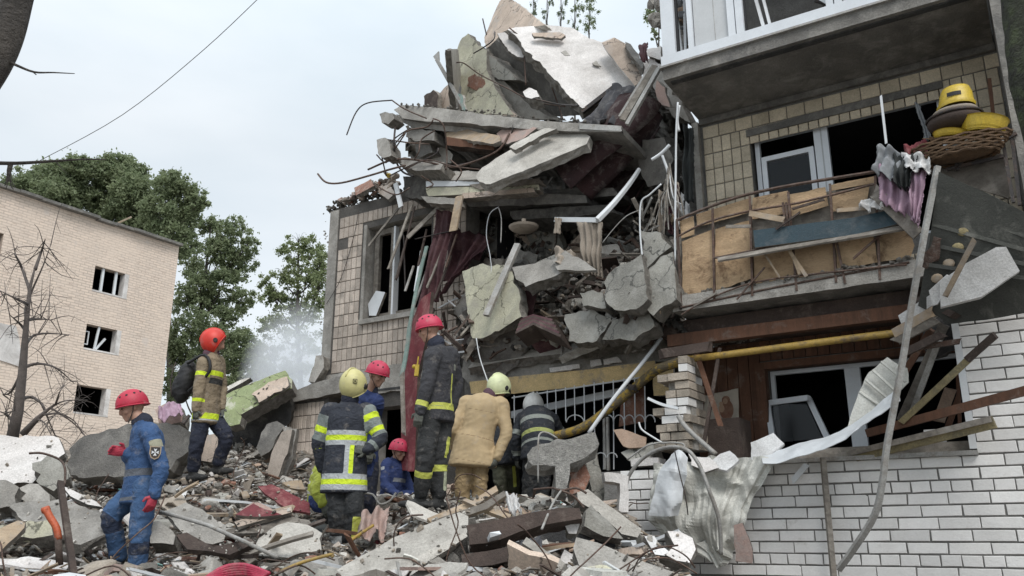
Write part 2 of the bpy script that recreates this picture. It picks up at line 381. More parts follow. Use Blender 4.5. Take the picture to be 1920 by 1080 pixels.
def prism(mb, ring, ext, rings=1, jit=0., mf=0, me=1, mb_=None):
    n = len(ring); base = len(mb.v); allr = []
    for k in range(rings + 1):
        t = k / rings
        for p in ring:
            q = p + ext * t
            if jit and k > 0: q = q + V((rnd.uniform(-1, 1), rnd.uniform(-1, 1), rnd.uniform(-1, 1))) * jit
            allr.append(q)
    fs = [tuple(range(n))]; mi = [mf]
    for k in range(rings):
        for i in range(n):
            a = k * n + i; b = k * n + (i + 1) % n; fs.append((b, a, a + n, b + n)); mi.append(me)
    fs.append(tuple(rings * n + i for i in range(n - 1, -1, -1))); mi.append(mf if mb_ is None else mb_)
    o = len(mb.v); mb.v.extend(tuple(p) for p in allr)
    for f, m_ in zip(fs, mi): mb.f.append(tuple(i + o for i in f)); mb.m.append(m_)
def slab(name, label, cat, pts, off, n, th, m='conc', me='broken', jit=.02, step=.07, parent=None, group=None, Y=None, nf=None, bend=0., sprk=0.):
    """a broken plate: its outline stands on the plane through an anchor (off: metres out from the porch front, or depth Y) with normal n; real thickness th"""
    cx = sum(p[0] for p in pts) / len(pts); cy = sum(p[1] for p in pts) / len(pts)
    A = F(cx, cy, off) if Y is None else P(cx, cy, Y)
    nn = fdir(*n) if nf is None else V(n).normalized()
    ring = [onplane(x, y, A, nn) for x, y in pts]
    if nn.dot(CAM - A) < 0: nn = -nn
    area = sum((ring[i] - A).cross(ring[(i + 1) % len(ring)] - A).dot(nn) for i in range(len(ring)))
    if area < 0: ring.reverse()
    ring = outline(ring, step, jit, rnd.random() * 50)
    mb = MB(); prism(mb, ring, -nn * th, 3 if th > .06 else 1, jit * .7)
    if sprk and nn.z > .5:
        c3 = sum(ring, V()) / len(ring); per = max((p - c3).length for p in ring); t1 = (ring[0] - c3).normalized(); t2 = nn.cross(t1)
        for _ in range(int(75 * per * per * sprk) + 4):
            i = rnd.randrange(len(ring)); e = ring[i].lerp(ring[(i + 1) % len(ring)], rnd.random()); q = c3.lerp(e, rnd.random() ** .38); k = .005 + .022 * rnd.random() ** 3; SPK[rnd.randrange(3)].hull(q + nn * k * .3, k * 1.4, k, k * .6)
    return mb.build(name, [m, me], parent, label=label, cat=cat, group=group)
def cloth(name, label, cat, quad, m, nu=14, nv=18, fold=.03, nf=5, parent=None, group=None, th=.006, rag=.009, droop=0.):
    """hanging or lying cloth: quad of four 3D corners (tl, tr, br, bl) with folds running down it"""
    a, b, c, d = [V(x) for x in quad]; nrm = (b - a).cross(d - a).normalized()
    if nrm.dot(CAM - a) < 0: nrm = -nrm
    rs = rnd.random() * 30; vs = []; nu = int(nu * 1.9); nv = int(nv * 1.7); fold *= .8
    for back in (0, 1):
        for j in range(nv + 1):
            t = j / nv
            for i in range(nu + 1):
                s = i / nu; p = a.lerp(b, s).lerp(d.lerp(c, s), t)
                w = math.sin(s * nf * 6.28 + 2.2 * noise.noise(V((s * 2, t * 1.5, rs)))) * fold * (.35 + .5 * t) + noise.noise(V((s * 2.5 + rs, t * 2.5, 1))) * fold * 1.5 - abs(noise.noise(V((s * 6 + rs, t * 3 + s * 4, 4)))) * fold * .9
                e = 0
                if j == nv or i in (0, nu): e = rag
                p = p + nrm * (w - back * th) + V((0, 0, -droop * math.sin(math.pi * s))) + V((rnd.uniform(-e, e), 0, rnd.uniform(-e, e)))
                vs.append(p)
    K = (nu + 1) * (nv + 1); fs = []
    for j in range(nv):
        for i in range(nu):
            q = j * (nu + 1) + i; f = (q, q + 1, q + nu + 2, q + nu + 1); fs.append(f[::-1]); fs.append(tuple(x + K for x in f))
    rim = [i for i in range(nu + 1)] + [(j + 1) * (nu + 1) - 1 for j in range(1, nv + 1)] + [nv * (nu + 1) + i for i in range(nu - 1, -1, -1)] + [j * (nu + 1) for j in range(nv - 1, 0, -1)]
    for i in range(len(rim)):
        x, y = rim[i], rim[(i + 1) % len(rim)]; fs.append((x, y, y + K, x + K))
    return obj(name, vs, fs, m, None, parent, True, label=label, cat=cat, group=group)
def copyof(src, name=None, **kw):
    o = src.copy(); COL.objects.link(o)
    return tag(o, **kw)
# ================================================================== buildings
def rectmesh(mb, Lf, u0, u1, z0, z1, holes, th, off=0., mi=0, rev=None, breaks=True):
    us = sorted({u0, u1, *[h[0] for h in holes], *[h[1] for h in holes]}); zs = sorted({z0, z1, *[h[2] for h in holes], *[h[3] for h in holes]})
    us = [u for u in us if u0 <= u <= u1]; zs = [z for z in zs if z0 <= z <= z1]
    def solid(i, j):
        if i < 0 or j < 0 or i >= len(us) - 1 or j >= len(zs) - 1: return False
        cu, cz = (us[i] + us[i + 1]) / 2, (zs[j] + zs[j + 1]) / 2
        return not any(h[0] < cu < h[1] and h[2] < cz < h[3] for h in holes)
    rev = mi if rev is None else rev
    for i in range(len(us) - 1):
        for j in range(len(zs) - 1):
            if not solid(i, j): continue
            a, b, c, d = us[i], us[i + 1], zs[j], zs[j + 1]
            mb.raw([Lf(a, c, off), Lf(b, c, off), Lf(b, d, off), Lf(a, d, off)], [(0, 1, 2, 3)], mi)
            mb.raw([Lf(a, c, off - th), Lf(b, c, off - th), Lf(b, d, off - th), Lf(a, d, off - th)], [(3, 2, 1, 0)], mi)
            for (di, dj, p, q) in ((-1, 0, (a, c), (a, d)), (1, 0, (b, c), (b, d)), (0, -1, (a, c), (b, c)), (0, 1, (a, d), (b, d))):
                if not solid(i + di, j + dj):
                    mb.raw([Lf(*p, off), Lf(*q, off), Lf(*q, off - th), Lf(*p, off - th)], [(0, 1, 2, 3)], rev)
def room(mb, Lf, u0, u1, z0, z1, off, depth, mi=0):
    c = [Lf(u, z, o) for u in (u0, u1) for z in (z0, z1) for o in (off, off - depth)]
    mb.raw(c, [(0, 1, 3, 2), (4, 6, 7, 5), (0, 4, 5, 1), (2, 3, 7, 6), (1, 5, 7, 3)], mi)
TILE_ME = {}
def tile_mesh(w, h, t, matn, fwd=FD, nn=FN):
    k = (round(w, 3), round(h, 3), round(t, 3), matn)
    if k in TILE_ME: return TILE_ME[k]
    b = min(.006, t * .5); vs = []
    for (o, e) in ((0, 0), (t - b, 0), (t, b)):
        for (x, y) in ((-1, -1), (1, -1), (1, 1), (-1, 1)):
            vs.append(tuple(fwd * (x * (w / 2 - e)) + UP * (y * (h / 2 - e)) + nn * o))
    fs = [(8, 9, 10, 11)]
    for r in (0, 4):
        for i in range(4): fs.append((r + i, r + (i + 1) % 4, r + 4 + (i + 1) % 4, r + 4 + i))
    me = bpy.data.meshes.new(matn); me.from_pydata(vs, [], fs); me.materials.append(M[matn]); TILE_ME[k] = me; return me
CHIP = {}
def brick_mesh(w, h, t, matn):
    k = (round(w, 3), rnd.randrange(9))
    if k in CHIP: return CHIP[k]
    mb = MB(); c = lambda x, y: (x + rnd.uniform(-.004, .004), y + rnd.uniform(-.003, .003)); pts = []
    for (x, y) in ((-1, -1), (1, -1), (1, 1), (-1, 1)):
        px, py = x * w / 2, y * h / 2
        if rnd.random() < .10: e = rnd.uniform(.006, .022); a = [c(px - x * e, py), c(px, py - y * e * .7)]; pts += a[::-1] if x * y > 0 else a
        else: pts.append(c(px, py))
    a2 = sum(pts[i][0] * pts[(i + 1) % len(pts)][1] - pts[(i + 1) % len(pts)][0] * pts[i][1] for i in range(len(pts)))
    n = len(pts); b = .004; t += rnd.uniform(-.003, .004); vs = []
    for (o, e) in ((0, 1), (t - b, 1), (t, 1 - b * 2 / h)): vs += [FD * (x * (1 - (1 - e) * h / w)) + UP * (y * e) + FN * o for x, y in pts]
    fs = [tuple(2 * n + i for i in range(n))] + [(r * n + i, r * n + (i + 1) % n, (r + 1) * n + (i + 1) % n, (r + 1) * n + i) for r in (0, 1) for i in range(n)]
    me = bpy.data.meshes.new(matn); me.from_pydata([tuple(v) for v in vs], [], fs); me.materials.append(M[matn]); CHIP[k] = me; return me
def place(name, me, loc, parent, tilt=0.):
    o = bpy.data.objects.new(name, me); COL.objects.link(o); o.parent = parent; o.location = V(loc) - wpos(parent)
    if tilt: o.rotation_euler = (rnd.uniform(-tilt, tilt), rnd.uniform(-tilt, tilt), rnd.uniform(-tilt, tilt))
    return o
def tiles(parent, u0, u1, z0, z1, off, pu, pz, matn, holes=(), keep=lambda u, z: True, gap=.009, t=.012, tilt=.004, soldier=None):
    n = 0; ncol = int(round((u1 - u0) / pu)); nrow = int(round((z1 - z0) / pz))
    me = tile_mesh(pu - gap, pz - gap, t, matn)
    for j in range(nrow):
        for i in range(ncol):
            u = u0 + (i + .5) * pu; z = z0 + (j + .5) * pz
            if any(h[0] - pu * .45 < u < h[1] + pu * .45 and h[2] - pz * .45 < z < h[3] + pz * .45 for h in holes): continue
            if not keep(u, z): continue
            place('tile', me, L(u, z, off), parent, tilt); n += 1
    return n
OW = -1.2                                     # the main wall stands 1.2 m behind the porch front
def rec(x0, y0, x1, y1, off):
    a, b = uz(x0, y0, off), uz(x1, y1, off); return (min(a[0], b[0]), max(a[0], b[0]), min(a[1], b[1]), max(a[1], b[1]))

# ground
g = MB(); g.raw([(-400, -60, 0), (400, -60, 0), (400, 900, 0), (-400, 900, 0)], [(0, 1, 2, 3)])
g.build('ground', 'dusty_street', kind='structure')

# ---- standing part of the apartment building (right)
ab = thing('apartment_building', L(0, 0, OW - .3), 'standing tiled end of the apartment block behind the balconies, right of the collapse', 'building')
w2 = (uz(1405, 255, OW)[0], uz(1765, 165, OW)[0], 4.75, uz(1405, 250, OW)[1] + .02)
w1 = (uz(1435, 690, OW)[0], .95, 2.3, 3.47)
w3 = (-.35, .75, 6.95, 8.9)
mb = MB(); rectmesh(mb, L, -2.0, 1.42, 0, 9.9, [w1, w2, w3], .35, OW, 0, 1)
mb.build('wall', ['mortar_grey', 'conc_dark'], ab)
mb = MB()
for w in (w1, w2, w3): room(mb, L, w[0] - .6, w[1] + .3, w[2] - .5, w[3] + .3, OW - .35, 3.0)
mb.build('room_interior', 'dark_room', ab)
mb = MB(); mb.lbox(-1.985, 1.35, 6.665, 6.745, OW + .004, OW + .06); mb.build('ledge', 'conc_dark', ab)
pu, pz = .118, .212
nt_ = tiles(ab, -1.96, 1.35, 4.12, 6.02 + .24, OW, .118, .2138, 'tile_cream', [w2], gap=.010)
nt2 = tiles(ab, -1.96, 1.35, 6.262, 6.262 + .212, OW, .118, .212, 'tile_cream', [], gap=.01)
nt2 = tiles(ab, -1.96, 1.35, 6.478, 6.478 + .17, OW, .118 * 1.8, .17, 'tile_cream', [], gap=.01)
# left stile of plaster at the broken end
mb = MB(); mb.bar(L(-2.03, 4.1, OW + .03), L(-2.03, 6.7, OW + .03), .08, .12, FN, 0, 0, 10, .0); mb.build('broken_edge', 'conc', ab)
def frame(parent, Lf, u0, u1, z0, z1, off, w=.06, d=.06, m='pvc', name='window_frame'):
    b = MB(); 
    for (a0, a1, b0, b1) in ((u0, u1, z0, z0 + w), (u0, u1, z1 - w, z1), (u0, u0 + w, z0 + w, z1 - w), (u1 - w, u1, z0 + w, z1 - w)):
        c = [Lf(u, z, o) for o in (off, off + d) for (u, z) in ((a0, b0), (a1, b0), (a1, b1), (a0, b1))]
        b.raw(c, [(0, 3, 2, 1), (4, 5, 6, 7), (0, 1, 5, 4), (1, 2, 6, 5), (2, 3, 7, 6), (3, 0, 4, 7)])
    return b.build(name, m, parent)
fr = frame(ab, L, w2[0] + .03, w2[1] - .02, w2[2], w2[3] - .06, OW - .16, .055, .07)
um = uz(1545, 300, OW - .1)[0]
b = MB(); b.lbox(um - .085, um + .075, w2[2] + .06, w2[3] - .115, OW - .155, OW - .075); b.build('mullion', 'pvc', ab)
b = MB(); b.lbox(um - .007, um + .007, w2[2] + .06, w2[3] - .115, OW - .075, OW - .070); b.build('seam', 'panel_grey', ab)
sh = frame(ab, L, w2[0] + .10, um - .10, w2[2] + .05, uz(1420, 290, OW)[1] - .02, OW - .12, .06, .05, name='sash')
b = MB(); b.lbox(w2[0] + .17, um - .17, w2[2] + .12, uz(1420, 290, OW)[1] - .09, OW - .10, OW - .095); b.build('pane', 'glass', sh)
# lowered dark lintel board over that window
b = MB(); b.bar(L(w2[0] - .03, w2[3] - .03, OW + .01), L(w2[1] + .02, w2[3] - .01, OW + .01), .05, .09); b.build('lintel', 'conc_dark', ab)
# ground floor: boards
bw = .13
u = -2.25
while u < 1.3:
    cu = u + bw / 2
    zt = 3.78
    for (a, c) in (((2.0, zt),) if not (w1[0] - .1 < cu < w1[1] + .1) else ((w1[3] + .08, zt),)):
        b = MB(); b.lbox(u + .004, u + bw - .004, a, c, OW, OW + .022 + rnd.uniform(0, .006)); b.build('board', 'wood_brown', ab)
    u += bw
for (a0, a1, b0, b1) in ((w1[0] - .11, w1[0], w1[2], w1[3] + .06), (w1[0], w1[1], w1[3] - .02, w1[3] + .06)):
    b = MB(); b.lbox(a0, a1, b0, b1, OW - .08, OW + .05); b.build('window_trim', 'wood_brown', ab)
um1 = uz(1592, 720, OW - .1)[0]
frame(ab, L, w1[0] + .01, w1[1], w1[2], w1[3] - .02, OW - .2, .045, .06)
b = MB(); b.lbox(um1 - .04, um1 + .12, w1[2] + .05, w1[3] - .07, OW - .19, OW - .12); b.build('mullion', 'pvc', ab)
mb = MB(); prism(mb, outline([L(-2.36, 3.95, OW - .05), L(-1.99, 3.95, OW - .05), L(-1.99, 6.74, OW - .05), L(-2.2, 6.74, OW - .05), L(-2.32, 5.5, OW - .05)], .1, .04, 3), -FN * .3, 2, .02); mb.build('torn_wall_end', ['broken_dark', 'broken_dark'], ab)
# partition wall at the right end
b = MB(); b.lbox(1.36, 1.95, 3.62, 9.95, OW, -.02)
b.build('partition_wall', 'conc_dark', label='dark grey partition wall beside the right ends of both balconies', cat='wall')

# ---- glazed balcony on the third floor
gb = thing('glazed_balcony', L(-.3, 6.75, -.6), 'white framed glazed balcony with broken panes at top right, above the plywood balcony', 'balcony')
mb = MB(); mb.lbox(-1.99, 1.34, 6.75, 6.90, OW + .003, 0); slabo = mb.build('floor_slab', 'conc_dark', gb)
mb = MB(); mb.lbox(-1.93, 1.30, 6.735, 6.749, -.14, -.06); mb.build('drip_groove', 'conc_black', gb)  # raised dark strip painting in the shade of a groove
mb = MB(); mb.lbox(-2.02, 1.36, 6.90, 6.925, -.02, .035); mb.build('drip_flashing', 'metal_grey', gb)
zb, ztp = 6.925, 8.75
mb = MB(); mb.lbox(-2.0, 1.34, zb, zb + .13, -.06, .02); mb.build('bottom_rail', 'pvc', gb)
mb = MB(); mb.lbox(-2.0, 1.34, ztp, ztp + .1, -.06, .02); mb.build('top_rail', 'pvc', gb)
mb = MB(); mb.lbox(-1.99, 1.34, 9.5, 9.65, OW + .003, .05); mb.build('roof_slab', 'conc_dark', gb)
def ux(px, py): return uz(px, py, 0)[0]
posts = [(1241, 1265, 'wide'), (1290, 1299, 'thin'), (1366, 1396, 'double'), (1555, 1586, 'double'), (1690, 1716, 'double')]
ups = []
for (a, c, k) in posts:
    py = 60
    ua, ub = ux(a, py), ux(c, py); ups.append((ua, ub))
    b = MB()
    if k == 'double':
        m_ = (ua + ub) / 2
        b.lbox(ua, m_ - .006, zb + .13, ztp, -.06, .012); b.lbox(m_ + .006, ub, zb + .13, ztp, -.06, .02)
    else: b.lbox(ua, ub, zb + .13, ztp, -.06, .02)
    b.build('post', 'pvc', gb)
for (k, col) in ((1, 'panel_grey'), (3, 'panel_grey')):
    b = MB(); b.lbox(ups[k][1] + .01, ups[k + 1][0] - .01, zb + .14, ztp - .01, -.04, -.025); p_ = b.build('infill_panel', col, gb)
    b = MB(); uu = ups[k][1] * .4 + ups[k + 1][0] * .6; b.lbox(uu, uu + .006, zb + .14, ztp - .01, -.024, -.022); b.build('panel_seam', 'metal_grey', p_)
a_, b_ = ux(1512, 30), ups[3][0]
b = MB(); b.raw([L(a_, 7.36, -.05), L(b_, 7.12, -.05), L(b_, 8.6, -.05), L(a_ - .02, 8.6, -.05), L(a_, 7.36, -.065), L(b_, 7.12, -.065), L(b_, 8.6, -.065), L(a_ - .02, 8.6, -.065)],
                [(0, 1, 2, 3), (7, 6, 5, 4), (0, 4, 5, 1), (1, 5, 6, 2), (2, 6, 7, 3), (3, 7, 4, 0)]); b.build('infill_panel', 'white_paint', gb)
for (x0, y0, x1, y1, w_) in ((1412, -20, 1438, 72, .035), (1424, -30, 1450, 70, .03)):
    b = MB(); b.bar(F(x0, y0, -.45), F(x1, y1, -.02), w_, .04, FN); b.build('loose_sash_bar', 'white_paint', gb)
for (pts) in (((1478, 40), (1512, 28)), ((1530, 2), (1556, 8)), ((1268, 20), (1281, 118)), ((1283, -20), (1286, 116))):
    b = MB(); b.bar(F(*pts[0], -.3), F(*pts[1], -.1), .03, .03, FN); b.build('loose_strip', 'white_paint' if pts[0][0] != 1530 else 'metal_dark', gb)
b = MB(); b.lbox(ups[0][1], ups[0][1] + .03, zb + .13, ztp, -.07, -.03); b.lbox(ups[2][1], ups[2][1] + .02, zb + .13, ztp, -.07, -.03); b.build('gasket', 'rubber', gb)

mb = MB()
for k in range(26): mb.hull(F(rnd.uniform(1264, 1292), rnd.uniform(-20, 118), rnd.uniform(-.7, -.25)), rnd.uniform(.05, .12), .06, rnd.uniform(.05, .1), k % 3)
mb.build('stored_junk', ['cardboard', 'grey_cloth', 'conc'], gb)
# ---- plywood balcony on the second floor
pb = thing('plywood_balcony', L(-.6, 3.95, -.6), 'broken balcony with plywood sheets, rusty railing and ragged concrete floor, below the glazed one', 'balcony')
sl = [L(-2.02, 4.12, .01), L(1.3, 4.12, .01), L(1.3, 3.95, .01), L(-2.02, 3.95, .01)]
ring = outline(sl, .08, .012, 3.); mb = MB(); prism(mb, ring, -FN * 1.205, 3, .008, 0, 1)
mb.build('floor_slab', ['conc', 'conc_dark'], pb)
mb = MB()
for k in range(70):
    u = rnd.uniform(-2, .5); mb.hull(L(u, 4.12 + rnd.uniform(-.02, .03), rnd.uniform(-.08, .01)), rnd.uniform(.02, .07), rnd.uniform(.02, .05), rnd.uniform(.01, .035))
o = mb.build('crumbled_edge', 'broken', pb); o['kind'] = 'stuff'
zt = lambda px, py: uz(px, py, 0)[1]
def rail(pts, off=.0, r=.014, m='rust', name='rail'):
    b = MB(); b.tube([F(x, y, off) for x, y in pts], r, 5, sm=3); return b.build(name, m, pb)
slab('backing_board', None, None, [(1277, 425), (1400, 385), (1640, 345), (1700, 400), (1706, 488), (1500, 528), (1280, 566)], -.10, (0, 1, 0), .015, 'wood_grey', 'wood_grey', .02, .1, pb)
rail([(1268, 414), (1310, 396), (1380, 371), (1460, 352), (1560, 335), (1655, 320)], 0, .018)
rail([(1268, 445), (1330, 415), (1410, 395), (1500, 380), (1640, 345)], .01, .013)
rail([(1340, 484), (1420, 468), (1500, 448), (1690, 425)], .02, .013)
rail([(1276, 577), (1400, 550), (1500, 530), (1705, 492)], .01, .013)
rail([(1278, 590), (1330, 560), (1420, 528), (1560, 510), (1700, 496)], .03, .010)
posts2 = [(1269, 412, 1278, 578), (1336, 390, 1340, 565), (1406, 368, 1411, 555), (1478, 360, 1494, 545), (1556, 345, 1568, 530), (1641, 330, 1650, 525), (1474, 380, 1480, 455), (1468, 380, 1476, 458), (1568, 450, 1585, 532), (1450, 430, 1461, 470)]
for i, (x0, y0, x1, y1) in enumerate(posts2):
    b = MB(); b.bar(F(x0, y0, .01), F(x1, y1, .01), .022, .022, FN); b.build('post', 'rust', pb)
ply = [[(1278, 452), (1336, 430), (1339, 548), (1280, 562)], [(1341, 430), (1408, 412), (1412, 520), (1342, 545)], [(1413, 470), (1486, 462), (1492, 520), (1414, 540)],
       [(1488, 466), (1560, 448), (1566, 508), (1494, 522)], [(1566, 447), (1638, 432), (1646, 492), (1570, 505)], [(1644, 430), (1700, 415), (1714, 460), (1706, 482), (1650, 490)],
       [(1275, 415), (1300, 404), (1302, 440), (1278, 446)], [(1304, 402), (1405, 372), (1406, 398), (1306, 426)], [(1410, 371), (1476, 358), (1478, 400), (1412, 410)], [(1480, 365), (1548, 350), (1552, 385), (1484, 408)],
       [(1556, 347), (1640, 330), (1642, 342), (1557, 358)], [(1558, 362), (1630, 350), (1622, 385), (1560, 398)]]
for i, q in enumerate(ply):
    cx = sum(p[0] for p in q) / 4; n = fdir(rnd.uniform(-.06, .06), 1, rnd.uniform(-.1, .06))
    o = slab('plywood_sheet', None, None, q, -.035 - .012 * (i % 3), (0, 1, rnd.uniform(-.05, .05)), .012, 'plywood', 'wood_light', .008, .08, pb)
slab('blue_board', None, None, [(1412, 432), (1600, 408), (1688, 389), (1700, 416), (1600, 440), (1416, 464)], .05, (0, 1, .15), .02, 'blue_board', 'wood_grey', .003, .1, pb)
slab('grey_ledge', None, None, [(1345, 483), (1480, 458), (1700, 418), (1702, 428), (1500, 462), (1346, 489)], .09, (0, .6, .8), .02, 'wood_grey', 'wood_grey', .004, .1, pb)
for (x0, y0, x1, y1, w_, m_) in ((1405, 400, 1470, 412, .06, 'wood_light'), (1480, 470, 1512, 518, .035, 'wood_light'), (1487, 480, 1500, 515, .03, 'wood_light'), (1600, 485, 1660, 432, .02, 'rust'), (1382, 561, 1433, 502, .015, 'rust'),
                                 (1568, 395, 1628, 390, .04, 'wood_light'), (1430, 470, 1462, 520, .018, 'wood_light'), (1300, 575, 1345, 548, .02, 'wood_grey'), (1360, 425, 1408, 424, .035, 'wood_grey'), (1485, 392, 1545, 374, .025, 'wood_dark'), (1455, 430, 1500, 398, .02, 'wood_dark')):
    b = MB(); b.bar(F(x0, y0, .06), F(x1, y1, .05), w_, .015, FN, rag=.01, seg=2); b.build('splintered_lath', m_, pb)
# upper right: dark side boards behind basket, and railing at the corner
slab('side_sheet', None, None, [(1730, 300), (1860, 268), (1885, 300), (1892, 372), (1820, 350), (1750, 330)], -.1, (0, 1, 0), .02, 'wood_grey', 'wood_grey', .01, .1, pb)
for (x0, y0, x1, y1) in ((1725, 322, 1885, 262), (1775, 318, 1885, 292), (1880, 262, 1900, 380), (1890, 258, 1906, 250), (1898, 262, 1912, 385), (1792, 290, 1796, 320)):
    b = MB(); b.bar(F(x0, y0, .0), F(x1, y1, .0), .03, .03, FN); b.build('railing_bar', 'metal_dark', pb)

# ---- ruined corner of the collapsed wing (left of the collapse)
rw = thing('ruined_wing', L(-7.2, 0, OW), 'pale tiled corner of the collapsed wing with an empty window, left of the rubble overhang', 'building')
wl = rec(690, 428, 795, 600, OW); wl = (wl[0], -6.28, uz(690, 600, OW)[1], uz(690, 428, OW)[1])
uL = uz(612, 560, OW)[0]; zr = uz(617, 397, OW)[1]
top = [L(uL, zr - .05, OW), L(uL, 0.5, OW)]
dr = rec(700, 765, 765, 930, OW); dr = (dr[0], uz(765, 800, OW)[0] + .25, 1.0, uz(700, 765, OW)[1])
mb = MB(); rectmesh(mb, L, uL, -5.62, 0.3, zr, [wl, dr], .32, OW, 0, 1); mb.build('wall', ['mortar', 'conc'], rw)
mb = MB(); rectmesh(mb, L, -5.62, -5.2, 0.3, 4.0, [], .32, OW, 0, 1); mb.build('wall', ['conc_dark', 'conc_dark'], rw)
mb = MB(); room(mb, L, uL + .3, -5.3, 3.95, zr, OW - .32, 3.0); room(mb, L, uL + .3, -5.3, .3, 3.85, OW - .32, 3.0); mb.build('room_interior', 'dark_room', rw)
mb = MB(); mb.lbox(uL - .02, uL + .17, 4.15, zr - .02, OW + .002, OW + .018); mb.lbox(wl[0] - .06, wl[0] - .002, wl[2], wl[3] + .05, OW + .002, OW + .03); mb.build('corner_strip', 'conc', rw)
def keepL(u, z):
    return noise.noise(V((u * 2.2, z * 2.2, 5))) > -.52 and z < zr - .16 + .05 * math.sin(u * 9)
bandz = uz(640, 705, OW)[1]
n1_ = tiles(rw, uL + .2, -5.62, bandz + .05, zr, OW, .102, .186, 'tile_warm', [wl, (wl[0] - .08, wl[0], wl[2], wl[3] + .1)], keepL, gap=.010)
n2_ = tiles(rw, uL + .25, -5.75, 3.05, 3.62, OW, .092, .19, 'tile_warm', [dr], lambda u, z: noise.noise(V((u * 2, z * 3, 9))) > -.4, gap=.010)
mb = MB(); ring = outline([L(uL + .02, bandz + .03, OW + .05), L(-5.7, bandz + .06, OW + .05), L(-5.7, 3.64, OW + .05), L(uL + .02, 3.72, OW + .05)], .12, .03, 2.); prism(mb, ring, -FN * .048, 1, 0); mb.build('floor_band', ['conc', 'conc'], rw)
mb = MB(); mb.lbox(uL + .3, -5.8, 3.71, 3.74, OW + .052, OW + .06); mb.build('joint', 'conc_black', rw)
mb = MB(); mb.lbox(wl[0] - .05, wl[1] + .1, wl[2] - .07, wl[2] + .005, OW - .1, OW + .07); mb.build('sill', 'conc', rw)
frame(rw, L, wl[0] + .05, wl[1] + .2, wl[2] + .02, wl[3] - .02, OW - .2, .09, .07, 'wood_grey')
for px in (735, 741):
    u_ = uz(px, 500, OW - .12)[0]; b = MB(); b.lbox(u_, u_ + (.10 if px == 735 else .035), wl[2] + .02, wl[3] - .05, OW - .17, OW - .07 + .02 * (px > 740)); b.build('mullion', 'wood_grey' if px == 735 else 'white_paint', rw)
# lower tiled wall left of the doorway (projects a little), with its ledge
lw = thing('tiled_porch_wall', L(-8.6, 0, OW + .3), 'low wall of small tiles with a cracked concrete ledge, left of the dark doorway', 'wall')
ua, ub = uz(540, 760, OW + .3)[0], uz(606, 760, OW + .3)[0]; zz = uz(600, 745, OW + .3)[1]
mb = MB(); mb.lbox(ua, ub + .1, .5, zz, OW + .002, OW + .3); mb.build('wall', 'mortar', lw)
tiles(lw, ua, ub, 1.4, zz - .03, OW + .3, .085, .2, 'tile_warm', [], lambda u, z: True, gap=.010)
ring = outline([F(538, 738, OW + .4), F(600, 715, OW + .4), F(640, 705, OW + .4), F(640, 735, OW + .4), F(600, 744, OW + .4), F(540, 756, OW + .4)], .08, .015, 4.)
mb = MB(); prism(mb, ring, -FN * .38, 2, .01); mb.build('ledge', ['conc', 'broken'], lw)
slab('leaning_slab', 'narrow grey concrete stub leaning against the outer corner of the ruined wing', 'slab', [(592, 666), (606, 664), (607, 690), (590, 716), (578, 716)], OW + .25, (.2, 1, .1), .16, 'conc', 'broken', .02)

# ---- white brick extension with its brick piers
be = thing('brick_extension', L(0, 0, -.12), 'white brick ground floor extension with open loggia at lower right', 'building')
zs = 2.30; upR = .66
mb = MB(); mb.lbox(-2.95, 2.6, -.2, zs - .01, -.25, -.012); mb.lbox(upR + .01, 2.6, zs - .01, 3.60, -.25, -.012); mb.build('backing', 'mortar_grey', be)
CO = .104; BL = .327; rows = []
z = zs - .105; k = 0; cnt = 0
def brickrow(z, u0, u1, header, shift):
    global cnt
    L_ = .163 if header else BL; u = u0 - shift
    while u < u1:
        a, c = max(u, u0), min(u + L_ - .013, u1)
        if c - a > .04:
            w = round((c - a) * 50) / 50 if c - a < L_ - .02 else L_ - .013
            me = brick_mesh(w, CO - .014, .022, 'brick_white')
            if noise.noise(V((a * 1.3, z * 1.7, 8))) > -.9: place('brick', me, L((a + c) / 2, z + CO / 2, -.022), be, .009); cnt += 1
        u += L_
zz_ = zs - CO * 1.0; r = 0
while zz_ > 1.18:
    hd = r in (2, 8)
    brickrow(zz_, -2.72, 2.15, hd, (r % 2) * (.08 if hd else .15) + .05 * (r % 3)); zz_ -= CO; r += 1
zz_ = zs + .003; r = 0
while zz_ + CO < 3.61:
    brickrow(zz_, upR + .02, 2.05, False, (r % 2) * .17 + .02); zz_ += CO; r += 1
mb = MB(); mb.lbox(upR - .04, upR + .018, zs + .05, 3.56, -.13, .012); mb.build('jamb_strip', 'white_paint', be)
mb = MB(); mb.lbox(-2.0, upR + .02, zs - .005, zs + .035, -.16, .045); mb.build('sill', 'metal_grey', be)
mb = MB(); mb.lbox(-1.3, upR, zs + .037, zs + .13, -.15, -.10); mb.build('sill_board', 'wood_grey', be)
b = MB(); b.lbox(upR - .4, upR - .26, zs + .14, zs + .25, -.5, -.12); b.build('loose_brick', 'brick_white', be)
mb = MB(); mb.lbox(1.05, 1.38, 3.605, 3.69, -.14, .01); mb.build('white_brick', 'brick_white', label='loose white brick lying on top of the white brick pier', cat='brick')
mb = MB(); mb.lbox(.72, 2.4, 3.61, 3.66, -.23, -.05); mb.bar(L(1.2, 3.72, -.2), L(2.3, 3.8, -.1), .12, .05, UP, 0, .02, 3, .03); mb.build('pier_capping', 'wood_grey', be)
# side walls and deck over the loggia
mb = MB(); mb.lbox(-2.35, 1.3, 3.78, 3.93, OW + .03, -.35); mb.build('loggia_ceiling', 'wood_dark', be)
mb = MB(); mb.lbox(-2.2, 1.3, 3.63, 3.76, -.34, -.22); mb.build('eaves_board', 'wood_brown', be)

